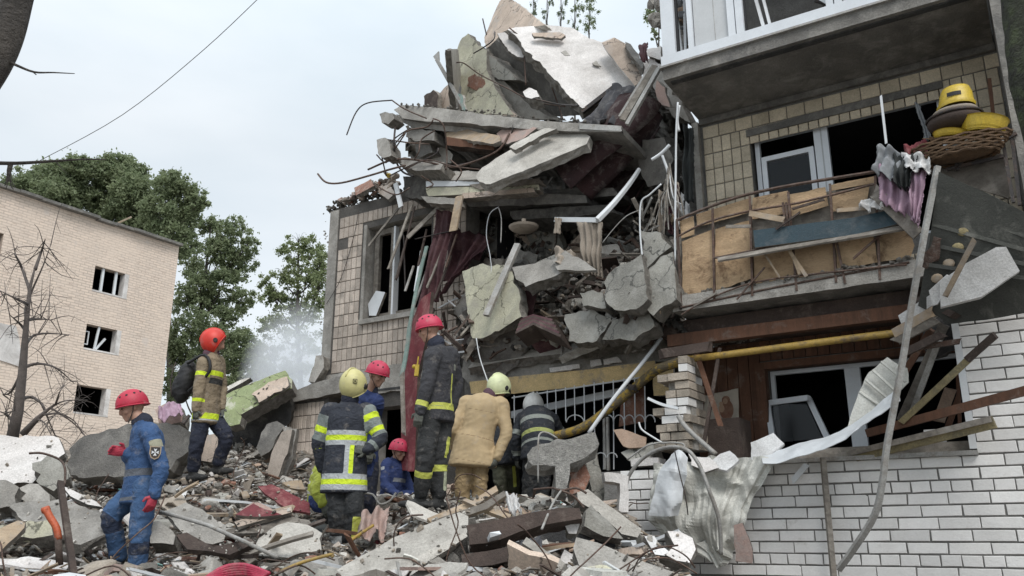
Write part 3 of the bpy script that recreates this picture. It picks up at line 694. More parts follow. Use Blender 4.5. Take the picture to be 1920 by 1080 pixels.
# broken pier of old beige bricks
pr = thing('broken_brick_pier', F(1270, 850, -.15), 'crumbling pier of old beige bricks beside the barred window', 'brick pier')
z0p = F(1265, 845, -.1).z; z1p = F(1285, 684, -.1).z; u0p = uz(1232, 780, -.1)[0]; u1p = uz(1302, 780, -.1)[0]
nr = int((z1p - z0p) / .088)
for j in range(nr + 1):
    zc = z0p + (j + .5) * .088; t = j / nr
    left = u0p + (.0 if t < .5 else .12 + .05 * math.sin(j * 2.1)) + rnd.uniform(0, .05) + (.14 if t > .8 else 0)
    for dep in (0, 1):
        u = left + (j % 2) * .06 - dep * .03; 
        while u < u1p - .02:
            w = rnd.choice((.12, .13, .25)); w = min(w, u1p + .02 - u)
            if w < .05: break
            b = MB(); b.box(L(u + w / 2, zc, -.06 - dep * .25 + rnd.uniform(-.015, .015)), (FD * (w / 2 - .006), UP * .038, FN * .12)); o = b.build('brick', 'brick_beige' if rnd.random() < .85 else 'brick_white', pr); 
            u += w
b = MB(); b.lbox(u0p + .16, u1p - .01, z0p, z1p - .1, -.42, -.07); b.build('mortar_core', 'conc', pr)

# ---- concrete lintel, yellow band and the window bars below it
ln = thing('lintel_beam', F(1080, 680, -.9), 'long cracked concrete beam with a yellow painted band above the window bars', 'beam')
slab('beam', None, None, [(862, 700), (870, 676), (960, 664), (1060, 652), (1160, 640), (1245, 632), (1290, 650), (1290, 676), (1240, 678), (1100, 694), (960, 712), (880, 722)], -.8, (0, 1, .12), .5, 'conc', 'broken', .03, .09, ln)
slab('beam', None, None, [(890, 672), (960, 660), (1080, 646), (1200, 632), (1250, 628), (1250, 640), (1160, 650), (1060, 662), (960, 674), (880, 690)], -.68, (0, .8, .6), .12, 'conc_light', 'broken', .03, .08, ln)
slab('yellow_band', None, None, [(880, 716), (965, 706), (1110, 692), (1228, 676), (1232, 706), (1110, 722), (964, 738), (884, 738)], -.76, (0, 1, -.1), .03, 'band_yellow', 'plaster', .006, .1, ln)
slab('yellow_band', None, None, [(1222, 682), (1262, 676), (1262, 740), (1226, 742)], -.74, (0, 1, 0), .05, 'band_yellow', 'plaster', .01, .1, ln)
for q in ([(1106, 676), (1126, 672), (1128, 684), (1108, 688)], [(1130, 674), (1158, 668), (1166, 678), (1132, 684)], [(1030, 690), (1085, 682), (1088, 690), (1032, 698)], [(1180, 652), (1240, 644), (1240, 650), (1180, 660)]):
    slab('plaster_patch', None, None, q, -.72, (0, 1, .1), .02, 'plaster', 'plaster', .008, .05, ln)
bw_ = thing('window_bars', F(1110, 800, -.7), 'white painted iron window bars with small arches, below the yellow band', 'window bars')
bars = [(964, 741, 855), (1007, 734, 760), (1026, 732, 790), (1042, 729, 790), (1060, 726, 790), (1077, 723, 788), (1095, 720, 790), (1114, 717, 832), (1131, 715, 880), (1150, 712, 880), (1170, 709, 830), (1190, 707, 830), (1209, 724, 805)]
for (x, y0, y1) in bars:
    b = MB(); b.tube([F(x, y0, -.72), F(x + 1, y1, -.70)], .0075, 5); b.build('bar', 'white_paint', bw_)
b = MB(); b.tube([F(960, 746, -.72), F(1110, 722, -.72), F(1215, 706, -.72)], .01, 5); b.build('rail', 'white_paint', bw_)
for i in range(6):
    xa = 1131 + (i - 1) * 19.5; xb = xa + 19.5
    if i == 0: xa, xb = 1062, 1095
    ya = 792; b = MB(); b.tube([F(xa + (xb - xa) * (1 - math.cos(math.pi * q / 8)) / 2, ya - 14 * math.sin(math.pi * q / 8), -.70) for q in range(9)], .007, 4); b.build('arch', 'white_paint', bw_)
for (x, y0, y1) in ((1133, 782, 880), (1139, 782, 882)):
    b = MB(); b.bar(F(x, y0, -.68), F(x + 2, y1, -.68), .03, .03, FN); b.build('post', 'metal_grey', bw_)
for (xa, xb) in ((1117, 1136), (1138, 1157)):
    b = MB(); b.tube([F(xa + (xb - xa) * (1 - math.cos(math.pi * q / 8)) / 2, 858 - 9 * math.sin(math.pi * q / 8), -.66) for q in range(9)], .007, 4); b.build('arch', 'white_paint', bw_)
# dark room behind the bars
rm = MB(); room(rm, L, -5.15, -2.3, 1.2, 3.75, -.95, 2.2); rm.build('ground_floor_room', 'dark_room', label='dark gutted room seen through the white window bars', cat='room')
b = MB(); b.bar(F(960, 778, -1.15), F(1195, 728, -1.05), .09, .05, FN); b.build('fallen_window_rail', 'white_paint', label='white fallen frame piece slanting behind the window bars', cat='frame piece')
slab('old_cabinet', 'red brown cabinet side standing in the dark room behind the window bars', 'cabinet', [(1165, 745), (1205, 700), (1212, 790), (1160, 800)], -1.25, (.1, 1, 0), .03, 'brick_red', 'wood_dark', 0, .2)

# ---- far brick building (left)
GL = P(320, 600, 45); GL.z = 0; DL = V((-.531, -.847, 0)); NL = V((.847, -.531, 0))
def LL(u, z, off=0.): return GL + DL * u + NL * off + UP * z
def uzl(px, py):
    p = onplane(px, py, GL, NL); return ((p - GL).dot(DL), p.z)
fb = thing('far_brick_building', GL + DL * 6, 'pinkish brick building with blown out windows on the left', 'building')
zrf = uzl(335, 462)[1]
wins = []
for (x0, y0, x1, y1) in ((176, 497, 241, 553), (160, 606, 226, 662), (141, 720, 205, 782), (-40, 425, 4, 478)):
    a, c = uzl(x0, (y0 + y1) / 2 - 8), uzl(x1, (y0 + y1) / 2 + 4)
    uzm = uzl((x0 + x1) / 2, y0 if False else (y0 + uzl.__code__.co_argcount * 0)); zt_ = uzl(x0, y0)[1]; zb_ = uzl(x0, y1 - 7)[1]
    wins.append((c[0], a[0], zb_, zt_))
wins = [(min(w[0], w[1]), max(w[0], w[1]), w[2], w[3]) for w in wins]
mb = MB(); rectmesh(mb, LL, 0, 24, 0, zrf, wins, .45, 0, 0, 1)
gx = MB()
A = np.array([tuple(v) for v in mb.v])
# object coordinates for the brick courses: build in wall coordinates and turn the object
o = bpy.data.objects.new('wall', bpy.data.meshes.new('wall')); COL.objects.link(o)
mat3 = Matrix((DL, NL, UP)).transposed()
loc = [(mat3.inverted() @ (V(v) - GL)) for v in mb.v]
o.data.from_pydata([tuple(v) for v in loc], [], mb.f); o.data.materials.append(M['far_brick']); o.data.materials.append(M['plaster_beige']); o.data.polygons.foreach_set('material_index', mb.m)
o.parent = fb; o.matrix_local = Matrix.Translation(GL - fb.location) @ mat3.to_4x4()
mb = MB()
for w in wins: room(mb, LL, w[0] - .8, w[1] + .8, w[2] - .6, w[3] + .4, -.45, 4.)
mb.build('room_interior', 'dark_room', fb)
mb = MB(); mb.raw([LL(0, 0, -.01), LL(0, zrf, -.01), LL(0, zrf, -11), LL(0, 0, -11)], [(0, 1, 2, 3)]); mb.raw([LL(0, zrf - .02, 0), LL(24, zrf - .02, 0), LL(24, zrf - .02, -11), LL(0, zrf - .02, -11)], [(0, 1, 2, 3)])
mb.build('side_wall', 'brick_beige', fb)
mb = MB(); 
for k in range(24): mb.box(LL(.5 + k, zrf + .02 + rnd.uniform(-.04, .05), .1), (DL * .52, UP * .07, NL * rnd.uniform(.16, .3)))
mb.build('roof_edge', 'conc_dark', fb)
w = wins[0]
for u_ in (w[0] + (w[1] - w[0]) * .34, w[0] + (w[1] - w[0]) * .72):
    b = MB(); b.box(LL(u_, (w[2] + w[3]) / 2, -.15), (DL * .06, UP * (w[3] - w[2]) / 2, NL * .05)); b.build('mullion', 'white_paint', fb)
for w in wins[:3]:
    b = MB(); b.box(LL((w[0] + w[1]) / 2, w[2] + .04, -.12), (DL * (w[1] - w[0]) / 2, UP * .04, NL * .14)); b.build('sill', 'plaster', fb)
    b = MB(); b.box(LL(w[0] + .12, (w[2] + w[3]) / 2, -.2), (DL * .12, UP * (w[3] - w[2]) / 2, NL * .2)); b.build('reveal', 'plaster', fb)
w = wins[1]
b = MB(); b.bar(LL(w[0] + (w[1] - w[0]) * .68, w[2], -.1), LL(w[0] + (w[1] - w[0]) * .62, w[3], -.1), .1, .08, NL); b.build('mullion', 'white_paint', fb)
b = MB(); b.bar(LL(w[0] + (w[1] - w[0]) * .66, w[2] + .1, -.05), LL(w[0] + (w[1] - w[0]) * .35, w[3] - .5, -.3), .1, .08, NL); b.build('broken_mullion', 'white_paint', fb)
frame(fb, LL, w[1] - .35, w[1] - .02, w[2] + .3, w[3] - .3, -.3, .05, .05, 'white_paint', 'broken_sash')
b = MB(); b.bar(LL(3.9, zrf + .1, .0), LL(3.1, zrf + .75, .0), .08, .08, NL); b.build('roof_timber', 'wood_light', fb)
a, c = uzl(-30, 650), uzl(40, 690)
mb = MB(); ring = outline([LL(*uzl(-40, 600), .06), LL(*uzl(30, 610), .06), LL(*uzl(42, 690), .06), LL(*uzl(-40, 665), .06)], .5, .06, 1); prism(mb, ring, -NL * .05, 1); mb.build('plaster_sheet', ['plaster', 'plaster'], fb)
# ================================================================== the collapsed middle: heap, slabs, cloth, rods
def inpoly(x, y, q):
    r = False; j = len(q) - 1
    for i in range(len(q)):
        if (q[i][1] > y) != (q[j][1] > y) and x < (q[j][0] - q[i][0]) * (y - q[i][1]) / (q[j][1] - q[i][1]) + q[i][0]: r = not r
        j = i
    return r
HEAP = [(768, 218), (860, 205), (1000, 215), (1110, 230), (1170, 190), (1210, 150), (1262, 150), (1292, 210), (1305, 400), (1290, 620), (1240, 640), (1050, 655), (880, 690), (855, 640), (850, 520), (835, 430), (800, 395), (770, 350), (760, 280)]
def heap_off(px, py):
    t = (660 - py) / 450.
    o = -1.05 - 1.9 * max(0, min(1, (t - .12) * 1.9)) + .5 * max(0, t - .75) * 3
    o += 1.0 * math.exp(-((px - 1190) / 75.) ** 2 - ((py - 540) / 80.) ** 2)
    o += .8 * math.exp(-((px - 1230) / 45.) ** 2 - ((py - 300) / 140.) ** 2)
    return o
vs = []; fs = []; idx = {}
NX, NY = 118, 104
for j in range(NY):
    for i in range(NX):
        px = 745 + i * 5; py = 140 + j * 5.5
        q = V((px * .02, py * .02, 3)); o = heap_off(px, py) + .55 * noise.noise(q) + .28 * noise.noise(q * 2.7) + .16 * noise.noise(q * 6) * 1.2
        if inpoly(px + 14 * noise.noise(q * 2), py + 14 * noise.noise(q * 2 + V((9, 0, 0))), HEAP): idx[(i, j)] = len(vs); vs.append(F(px, py, o))
for (i, j) in idx:
    c = [(i, j), (i + 1, j), (i + 1, j + 1), (i, j + 1)]
    if all(k in idx for k in c): fs.append(tuple(idx[k] for k in c))
obj('debris_heap', vs, fs, 'broken', kind='stuff', label='dark mass of crushed rubble filling the collapsed part of the block', cat='rubble')
SB = 'concrete slab'
def S(label, pts, off, n, th=.14, m='conc', me='broken', jit=.022, cat=SB, name='concrete_slab', **k):
    return slab(name, label, cat, pts, off, n, th, m, me, jit, **k)
# --- crest of the collapse
S('pointed beige wall panel sticking up highest above the collapse', [(936, 3), (948, -8), (968, 4), (1000, 30), (1022, 47), (985, 52), (945, 58), (925, 80), (911, 92), (908, 70)], -2.3, (-.35, .9, .35), .12, 'plaster_beige', 'conc_light', cat='wall panel', name='wall_panel')
bigw = [(952, 55), (985, 50), (1025, 46), (1078, 54), (1105, 72), (1130, 78), (1150, 70), (1172, 80), (1190, 105), (1206, 150), (1196, 166), (1150, 168), (1120, 186), (1092, 205), (1058, 168), (1030, 140), (1010, 116), (984, 92), (966, 66)]
wp = thing('wall_panel', F(1080, 200, -1.6), 'big white plastered wall panel lying tilted on top of the collapse', 'wall panel')
slab('plate', None, None, bigw, -1.6, (.35, .85, .42), .2, 'plaster', 'broken', .03, .07, wp)
slab('pale_strip', None, None, [(1128, 80), (1152, 70), (1174, 82), (1192, 108), (1205, 150), (1190, 160), (1165, 130), (1140, 98)], -1.52, (.35, .85, .42), .03, 'plaster_beige', 'plaster', .012, .07, wp)
slab('torn_strip', None, None, [(998, 62), (1050, 60), (1060, 66), (1052, 72), (1000, 68)], -1.54, (.35, .85, .42), .04, 'plaster_beige', 'broken', .012, .05, wp)
slab('plaster_flake', None, None, [(932, 62), (946, 60), (966, 76), (983, 100), (981, 108), (970, 107), (950, 92)], -1.62, (.35, .85, .42), .08, 'plaster', 'broken', .02, .05, wp)
for (x, y) in ((1048, 102), (1118, 120), (1112, 146), (1060, 100), (1088, 130), (1135, 140)):
    slab('scar', None, None, [(x - 8, y - 2), (x, y - 6), (x + 9, y + 4), (x - 2, y + 3)], -1.575, (.35, .85, .42), .02, 'conc_light', 'conc', .01, .04, wp)
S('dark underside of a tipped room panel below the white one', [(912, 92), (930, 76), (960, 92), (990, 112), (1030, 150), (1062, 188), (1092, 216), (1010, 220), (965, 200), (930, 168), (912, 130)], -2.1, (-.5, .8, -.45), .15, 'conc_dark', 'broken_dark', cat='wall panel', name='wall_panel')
S('greenish concrete block wedged at the left end of the dark underside', [(904, 108), (914, 102), (930, 112), (962, 140), (968, 150), (935, 150), (922, 142)], -1.75, (-.4, .9, -.1), .25, 'conc_crack')
S('thick broken strip of floor running down behind the small white rubble lump', [(912, 150), (945, 152), (985, 190), (1020, 214), (1050, 225), (960, 222), (930, 190)], -1.85, (-.3, .9, -.25), .16, 'conc')
tw = thing('wall_corner', F(880, 210, -1.7), 'tall grey green broken wall corner standing at the left of the crest', 'wall')
slab('wall_face', None, None, [(858, 92), (866, 70), (878, 64), (898, 84), (912, 92), (912, 130), (930, 168), (962, 214), (880, 214), (866, 200), (862, 150)], -1.8, (-.25, .95, .1), .12, 'plaster_cream', 'broken', .025, .06, tw)
slab('wall_end', None, None, [(846, 95), (859, 92), (866, 150), (871, 205), (856, 205), (850, 150)], -1.7, (-.9, .45, .1), .1, 'conc_light', 'broken', .015, .06, tw)
slab('lower_plaster', None, None, [(873, 170), (902, 166), (935, 190), (975, 220), (885, 212)], -1.65, (-.25, .95, .1), .05, 'plaster_beige', 'broken', .015, .06, tw)
slab('broken_hole', None, None, [(876, 145), (890, 139), (908, 148), (911, 165), (890, 167), (876, 160)], -1.74, (-.2, 1, 0), .03, 'brick_red', 'brick_red', .03, .04, tw)
S('beige wall remnant between the white post and the dark doorway', [(820, 178), (838, 160), (858, 150), (866, 205), (822, 206)], -2.1, (-.2, 1, .1), .12, 'plaster_beige', 'broken', cat='wall', name='wall_remnant')
S('burnt brown door frame remnant at the left shoulder of the collapse', [(795, 180), (812, 168), (822, 178), (820, 204), (796, 200)], -2.0, (-.3, 1, 0), .1, 'wood_dark', 'wood_grey', cat='door frame', name='door_frame')
b = MB(); b.bar(F(819, 112, -1.4), F(872, 206, -1.5), .05, .05, FN); po = b.build('metal_post', 'metal_grey', label='thin grey metal post leaning with a flared top, upper left of the collapse', cat='post')
b = MB(); b.raw([F(812, 106, -1.42), F(822, 96, -1.4), F(823, 116, -1.4), F(817, 114, -1.4), F(813, 107, -1.47), F(824, 97, -1.46), F(825, 117, -1.46), F(819, 115, -1.46)], [(0, 1, 2, 3), (7, 6, 5, 4), (0, 4, 5, 1), (1, 5, 6, 2), (2, 6, 7, 3), (3, 7, 4, 0)]); b.build('flared_end', 'metal_grey', po)
S('pale green wall strip leaning beside the thin metal post', [(858, 175), (866, 178), (874, 208), (866, 208)], -1.45, (-.2, 1, 0), .05, 'teal_board', 'conc', cat='wall piece', name='wall_strip')
# --- long floor plate and layers at left
S('long floor slab jutting out left with rough grey top edge', [(738, 206), (752, 197), (800, 200), (850, 206), (930, 216), (1010, 226), (1100, 232), (1164, 236), (1164, 247), (1060, 246), (960, 240), (870, 230), (800, 228), (756, 222)], -.55, (-.05, 1, .15), 1.5, 'conc', 'conc_dark', .03)
S('crushed grey layer under the left tip of the long slab', [(742, 214), (800, 226), (880, 236), (960, 244), (900, 252), (840, 246), (775, 240), (752, 228)], -.75, (-.1, 1, -.2), .6, 'conc', 'broken')
S('wooden floor piece in the layers under the long slab', [(834, 240), (880, 243), (936, 254), (940, 264), (925, 270), (836, 256)], -.6, (0, .8, .5), .05, 'wood_light', 'wood_grey', cat='board', name='floor_board')
S('brown shelf board below the light wooden floor piece', [(836, 256), (926, 270), (928, 282), (838, 272)], -.62, (0, 1, 0), .25, 'wood_brown', 'wood_dark', cat='board', name='shelf_board')
S('pinkish tile slab leaning over the light diagonal slab', [(930, 250), (945, 240), (985, 233), (1006, 240), (985, 258), (952, 270), (940, 268)], -.5, (-.1, .9, .4), .04, 'plaster_pink', 'broken', cat='wall piece', name='wall_piece')
S('grey block in the broken left edge, above the lower ledge', [(762, 243), (775, 239), (815, 246), (815, 264), (780, 262), (762, 256)], -.8, (-.2, 1, .1), .3, 'conc', 'broken')
S('rounded grey block below the block of the broken left edge', [(780, 268), (806, 262), (810, 285), (790, 292), (778, 285)], -.9, (-.2, 1, .1), .3, 'conc_dark', 'broken')
S('pale rounded beam stub left of the black cavity', [(808, 280), (835, 272), (848, 290), (846, 306), (812, 308)], -1.0, (-.1, 1, 0), .4, 'conc_light', 'broken')
S('flat grey slab end poking out low at the left edge', [(741, 300), (758, 294), (800, 302), (832, 304), (826, 318), (790, 320), (765, 316)], -.6, (-.1, .9, .4), .35, 'conc', 'broken')
S('long pale slab bottom running right from the rough grey lump', [(832, 322), (870, 320), (905, 322), (900, 336), (810, 340), (805, 330)], -.7, (0, .8, .5), .2, 'conc_light', 'conc')
dg = thing('concrete_slab', F(1000, 330, -.3), 'long pale slab slanting out of the middle of the collapse, with a rounded right end', SB)
slab('plate', None, None, [(893, 330), (905, 314), (955, 280), (1010, 252), (1058, 241), (1088, 240), (1106, 256), (1100, 270), (1030, 300), (970, 325), (918, 346), (898, 342)], -.3, (.05, .86, .5), .13, 'conc_light', 'conc', .02, .07, dg)
slab('ridge', None, None, [(955, 276), (975, 262), (1022, 240), (1044, 241), (1010, 256), (965, 282)], -.26, (.05, .86, .5), .06, 'conc_light', 'broken', .025, .05, dg)
S('rough dark concrete lump above the corner of the tiled wall', [(757, 332), (790, 326), (806, 340), (802, 368), (780, 376), (758, 366)], -.75, (-.1, 1, .1), .4, 'broken_dark', 'broken_dark', .04)
for i, (q, m_, lb) in enumerate([([(798, 340), (900, 338), (905, 347), (800, 350)], 'white_paint', 'white trim board on top of the stacked ledge boards'),
        ([(798, 352), (870, 350), (1010, 346), (1012, 356), (880, 364), (802, 368)], 'plaster_cream', 'pale green stacked ledge board under the white trim'),
        ([(880, 346), (1010, 334), (1016, 342), (900, 356)], 'wood_grey', 'grey splintered board between the diagonal slab and the ledge'),
        ([(866, 362), (1000, 352), (1004, 360), (868, 372)], 'plaster_beige', 'beige ledge board lowest in the stacked boards'),
        ([(790, 368), (862, 372), (864, 384), (800, 380)], 'conc', 'grey ledge end over the broken window corner')]):
    S(lb, q, -.62 + .03 * i, (0, 1, .2), .12, m_, 'wood_grey', .012, cat='board', name='ledge_board')
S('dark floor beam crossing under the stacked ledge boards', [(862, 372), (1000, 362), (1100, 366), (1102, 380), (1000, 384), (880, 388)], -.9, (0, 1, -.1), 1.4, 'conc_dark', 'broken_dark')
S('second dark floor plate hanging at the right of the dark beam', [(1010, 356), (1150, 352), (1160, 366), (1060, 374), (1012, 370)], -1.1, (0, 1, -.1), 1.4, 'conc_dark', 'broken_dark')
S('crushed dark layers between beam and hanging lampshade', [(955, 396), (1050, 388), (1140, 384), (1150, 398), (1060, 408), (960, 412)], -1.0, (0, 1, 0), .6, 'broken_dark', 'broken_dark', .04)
# hanging lumps held by rods
for (q, lb) in (([(712, 214), (722, 209), (736, 212), (739, 222), (728, 232), (716, 230)], 'pale concrete lump hanging on a rod at the upper left tip'), ([(706, 262), (722, 258), (732, 270), (734, 292), (718, 297), (708, 288)], 'grey concrete lump hanging on rods below the pale one')):
    S(lb, q, -.4, (-.2, 1, .2), .2, 'conc', 'broken', .02, cat='concrete lump', name='concrete_lump')
S('small white rubble lump hanging on wires below the big white panel', [(980, 172), (992, 165), (1006, 170), (1011, 181), (996, 184), (982, 180)], -1.3, (0, .8, .5), .2, 'plaster', 'broken', .02, cat='concrete lump', name='concrete_lump')
# slate covered bundle and frame right of the crest
sl_ = thing('tarpaulin', F(1150, 230, -1.0), 'slate grey tarpaulin crumpled over a frame right of the big white panel', 'tarpaulin')
cloth('sheet', None, None, [F(1135, 165, -1.1), F(1185, 178, -.9), F(1165, 238, -.7), F(1092, 232, -.8)], 'slate_cloth', 14, 14, .06, 3, sl_)
cloth('sheet', None, None, [F(1152, 160, -1.3), F(1200, 162, -1.2), F(1186, 190, -1.0), F(1140, 172, -1.1)], 'slate_cloth', 10, 8, .06, 2, sl_)
cloth('sheet', None, None, [F(1098, 222, -.85), F(1140, 215, -.7), F(1120, 240, -.6), F(1085, 238, -.7)], 'slate_cloth', 8, 8, .07, 2, sl_)
b = MB(); b.bar(F(1092, 210, -1.2), F(1150, 165, -1.25), .06, .05, FN); b.build('frame_bar', 'metal_dark', sl_)
S('flat grey metal strip ending the long slab on the right', [(1085, 232), (1164, 236), (1166, 246), (1086, 242)], -.35, (0, 1, .2), .05, 'metal_grey', 'metal_dark', .003, cat='metal strip', name='metal_strip')
fb2 = thing('window_frame', F(1190, 230, -.4), 'old grey window frame side leaning against the dark red hollow', 'window frame')
for (x0, y0, x1, y1, w_, o) in ((1228, 124, 1168, 226, .09, -.5), (1236, 128, 1176, 234, .05, -.44), (1222, 122, 1162, 220, .03, -.5)):
    b = MB(); b.bar(F(x0, y0, o), F(x1, y1, o + .15), w_, .05, FN); b.build('bar', 'wood_grey' if w_ == .09 else 'metal_grey', fb2)
# dark red rolled sheet: a shell along a slanting axis
rs = thing('rolled_carpet', F(1160, 300, -1), 'dark red carpet shell arching down inside the right of the collapse', 'carpet')
ax = [F(1212, 215, -1.3), F(1185, 262, -1.2), F(1150, 310, -1.15), F(1105, 360, -1.2)]; ax = spline(ax, 5)
def shell(r, a0, a1, th, m, nm, r1=None):
    vs = []; fs = []; n = 16
    for k in (0, 1):
        for i, p in enumerate(ax):
            d = (ax[min(i + 1, len(ax) - 1)] - ax[max(i - 1, 0)]).normalized(); a = (UP - d * d.z).normalized(); c = d.cross(a)
            rr = (r + (r1 - r) * i / (len(ax) - 1)) if r1 else r
            for j in range(n + 1):
                an = RD(a0 + (a1 - a0) * j / n); q = a * math.cos(an) + c * math.sin(an)
                vs.append(p + q * (rr - k * th + .05 * noise.noise(V((i * .3, j * .35, r * 9)))))
    K = len(vs) // 2
    for i in range(len(ax) - 1):
        for j in range(n):
            q = i * (n + 1) + j; fs += [(q, q + 1, q + n + 2, q + n + 1), (q + K, q + n + 1 + K, q + n + 2 + K, q + 1 + K)]
    for i in range(len(ax) - 1):
        for j in (0, n):
            q = i * (n + 1) + j; fs.append((q, q + n + 1, q + n + 1 + K, q + K))
    for j in range(n):
        for i in (0, len(ax) - 1):
            q = i * (n + 1) + j; fs.append((q, q + 1, q + 1 + K, q + K))
    return obj(nm, vs, fs, m, None, rs, True)
shell(.46, -110, 120, .03, 'carpet', 'outer_sheet', .6)
shell(.26, -150, 150, .02, 'carpet', 'inner_roll', .3)
S('grey wall stump right of the dark red carpet shell', [(1205, 262), (1245, 258), (1262, 300), (1250, 345), (1215, 350), (1196, 310)], -1.0, (-.3, .9, -.2), .25, 'conc_dark', 'broken_dark')
S('pale crumbling wall edge under the corner of the glazed balcony', [(1236, 130), (1256, 160), (1278, 190), (1290, 225), (1262, 220), (1244, 195), (1226, 160)], -1.25, (-.3, .9, .1), .2, 'conc', 'broken', .05)
S('beige plaster strip hanging under the corner of the glazed balcony', [(1232, 150), (1246, 165), (1256, 200), (1240, 196), (1228, 170)], -1.0, (-.3, .9, .1), .06, 'plaster_pink', 'broken', .03, cat='plaster piece', name='plaster_piece')
# --- left curtains, board and pole
cloth('curtain', 'dark red curtain hanging beside the broken window of the ruined wing', 'curtain', [F(818, 392, -.7), F(852, 398, -.75), F(822, 560, -.6), F(782, 590, -.55)], 'maroon', 16, 26, .06, 3)
cloth('curtain', 'dark red curtain sweeping sideways below the hanging cables', 'curtain', [F(850, 420, -1.2), F(915, 445, -1.3), F(905, 480, -1.1), F(830, 530, -.9)], 'maroon', 18, 12, .08, 3)
cloth('curtain', 'dark red cloth strip twisting down from the sweeping curtain', 'curtain', [F(900, 440, -1.0), F(918, 452, -1.0), F(850, 520, -.8), F(822, 560, -.7)], 'maroon', 8, 20, .06, 2)
cloth('blanket', 'dark purple blanket hanging behind the cream slab', 'blanket', [F(975, 545, -.9), F(1008, 545, -.95), F(995, 612, -.8), F(955, 625, -.7)], 'maroon', 8, 12, .04, 2)
S('tall dark red door leaf standing upright behind the tall firefighter', [(768, 612), (790, 560), (808, 548), (802, 620), (784, 700), (778, 780), (770, 882), (752, 882), (752, 780), (760, 690)], -.2, (-.3, 1, 0), .05, 'red_cloth', 'wood_dark', .01, cat='door', name='door_leaf')
S('bright red plank showing low in front of the dark doorway', [(770, 790), (781, 790), (777, 884), (764, 884)], -.1, (-.2, 1, 0), .03, 'red_cloth', 'wood_dark', .004, cat='plank', name='plank')
b = MB(); b.bar(F(800, 462, -.35), F(768, 612, -.1), .05, .02, FN, seg=4, bend=.02); b.bar(F(768, 612, -.1), F(753, 706, .0), .06, .02, FN, seg=3, bend=-.02); b.build('board', 'teal_board', label='thin pale green board leaning in front of the dark red door leaf', cat='board')
b = MB(); b.bar(F(754, 700, .02), F(757, 815, .05), .05, .03, FN, rag=.03); b.build('splintered_stick', 'wood_grey', label='splintered grey stick hanging from the end of the pale green board', cat='stick')
# --- cream slab with stud
S('cream painted cracked slab hanging above the lintel', [(866, 508), (900, 497), (945, 495), (962, 520), (977, 560), (975, 592), (942, 614), (900, 640), (886, 634), (876, 585)], -.35, (-.25, .9, .15), .13, 'plaster_cream', 'broken', .03)
b = MB(); b.bar(F(971, 458, -.45), F(912, 592, -.1), .085, .05, FN); b.build('metal_stud', 'metal_grey', label='light metal stud leaning across the cream cracked slab', cat='stud')
# --- cracked grey wall at right
for (q, off, lb) in (([(1132, 530), (1152, 505), (1202, 478), (1214, 560), (1192, 578), (1152, 584), (1136, 560)], .12, 'large grey green cracked wall plate in the lower right of the collapse'),
        ([(1216, 500), (1262, 470), (1268, 560), (1225, 592), (1206, 570)], .08, 'cracked grey wall plate next to the plywood balcony post'),
        ([(1150, 600), (1212, 576), (1228, 612), (1190, 640), (1130, 636)], .0, 'grey wall plate lying lowest above the long lintel'),
        ([(1202, 434), (1240, 434), (1256, 462), (1214, 500)], -.02, 'upright grey plate topped with splinters and wires'),
        ([(1085, 548), (1130, 548), (1136, 578), (1092, 574)], -.1, 'beige grey lump left of the large cracked plate'),
        ([(1060, 590), (1110, 580), (1150, 600), (1120, 640), (1066, 640)], -.2, 'broken grey plate in the shade left of the lowest plate'),
        ([(985, 500), (1040, 478), (1050, 500), (1010, 528), (990, 535)], -.55, 'dusty wood topped slab left of the hanging curtain')):
    S(lb, q, off, (-.15, .95, .2), .2, 'conc_crack', 'broken', .03)
# --- hanging rail, curtain, lampshade
cr_ = thing('curtain_rail', F(1120, 412, -.3), 'bent white curtain rail with an L corner in the middle of the collapse', 'curtain rail')
b = MB(); b.bar(F(1042, 412, -.5), F(1120, 413, -.2), .05, .06, UP); b.build('rail', 'white_paint', cr_)
b = MB(); b.tube([F(1120, 413, -.2), F(1150, 382, -.35), F(1180, 345, -.6), F(1198, 318, -.8)], [.045, .04, .035, .03], 6, sm=3); b.build('rail', 'white_paint', cr_)
cloth('curtain', 'beige curtain hanging from the bent white rail', 'curtain', [F(1080, 416, -.25), F(1130, 416, -.2), F(1128, 520, -.15), F(1100, 512, -.2)], 'beige_cloth', 20, 20, .05, 4)
cloth('towel', 'small pale cloth hung at the left end of the bent white rail', 'cloth', [F(1040, 408, -.35), F(1052, 408, -.35), F(1050, 438, -.3), F(1038, 438, -.3)], 'beige_cloth', 6, 8, .02, 2)
b = MB(); c = F(982, 424, -.5); b.ell(c, (FD * .2, FN * .2, UP * .09), 18, 8, cut=(c + UP * -.005, (0, 0, -1))); b.tube([c + UP * .0, c + UP * .1], .03, 6); b.build('lampshade', 'beige_cloth', smooth=False, label='cream dish lampshade lying upside down under the crushed layers', cat='lampshade')
cloth('cloth', 'grey brown crumpled cloth left of the hanging beige curtain', 'cloth', [F(1038, 462, -.3), F(1090, 478, -.3), F(1110, 505, -.2), F(1042, 500, -.15)], 'beige_cloth', 14, 10, .09, 2)
cloth('plastic_sheet', 'turquoise plastic sheet on the ledge below the plywood balcony', 'plastic sheet', [F(1205, 594, -.3), F(1226, 590, -.3), F(1222, 614, -.2), F(1188, 624, -.2)], 'teal', 10, 8, .04, 2)
cloth('cloth', 'dark cloth lump hanging at the broken wall end left of the tiles', 'cloth', [F(1282, 235, -.9), F(1300, 240, -.9), F(1300, 375, -.85), F(1280, 380, -.8)], 'dark_cloth', 10, 22, .07, 2)
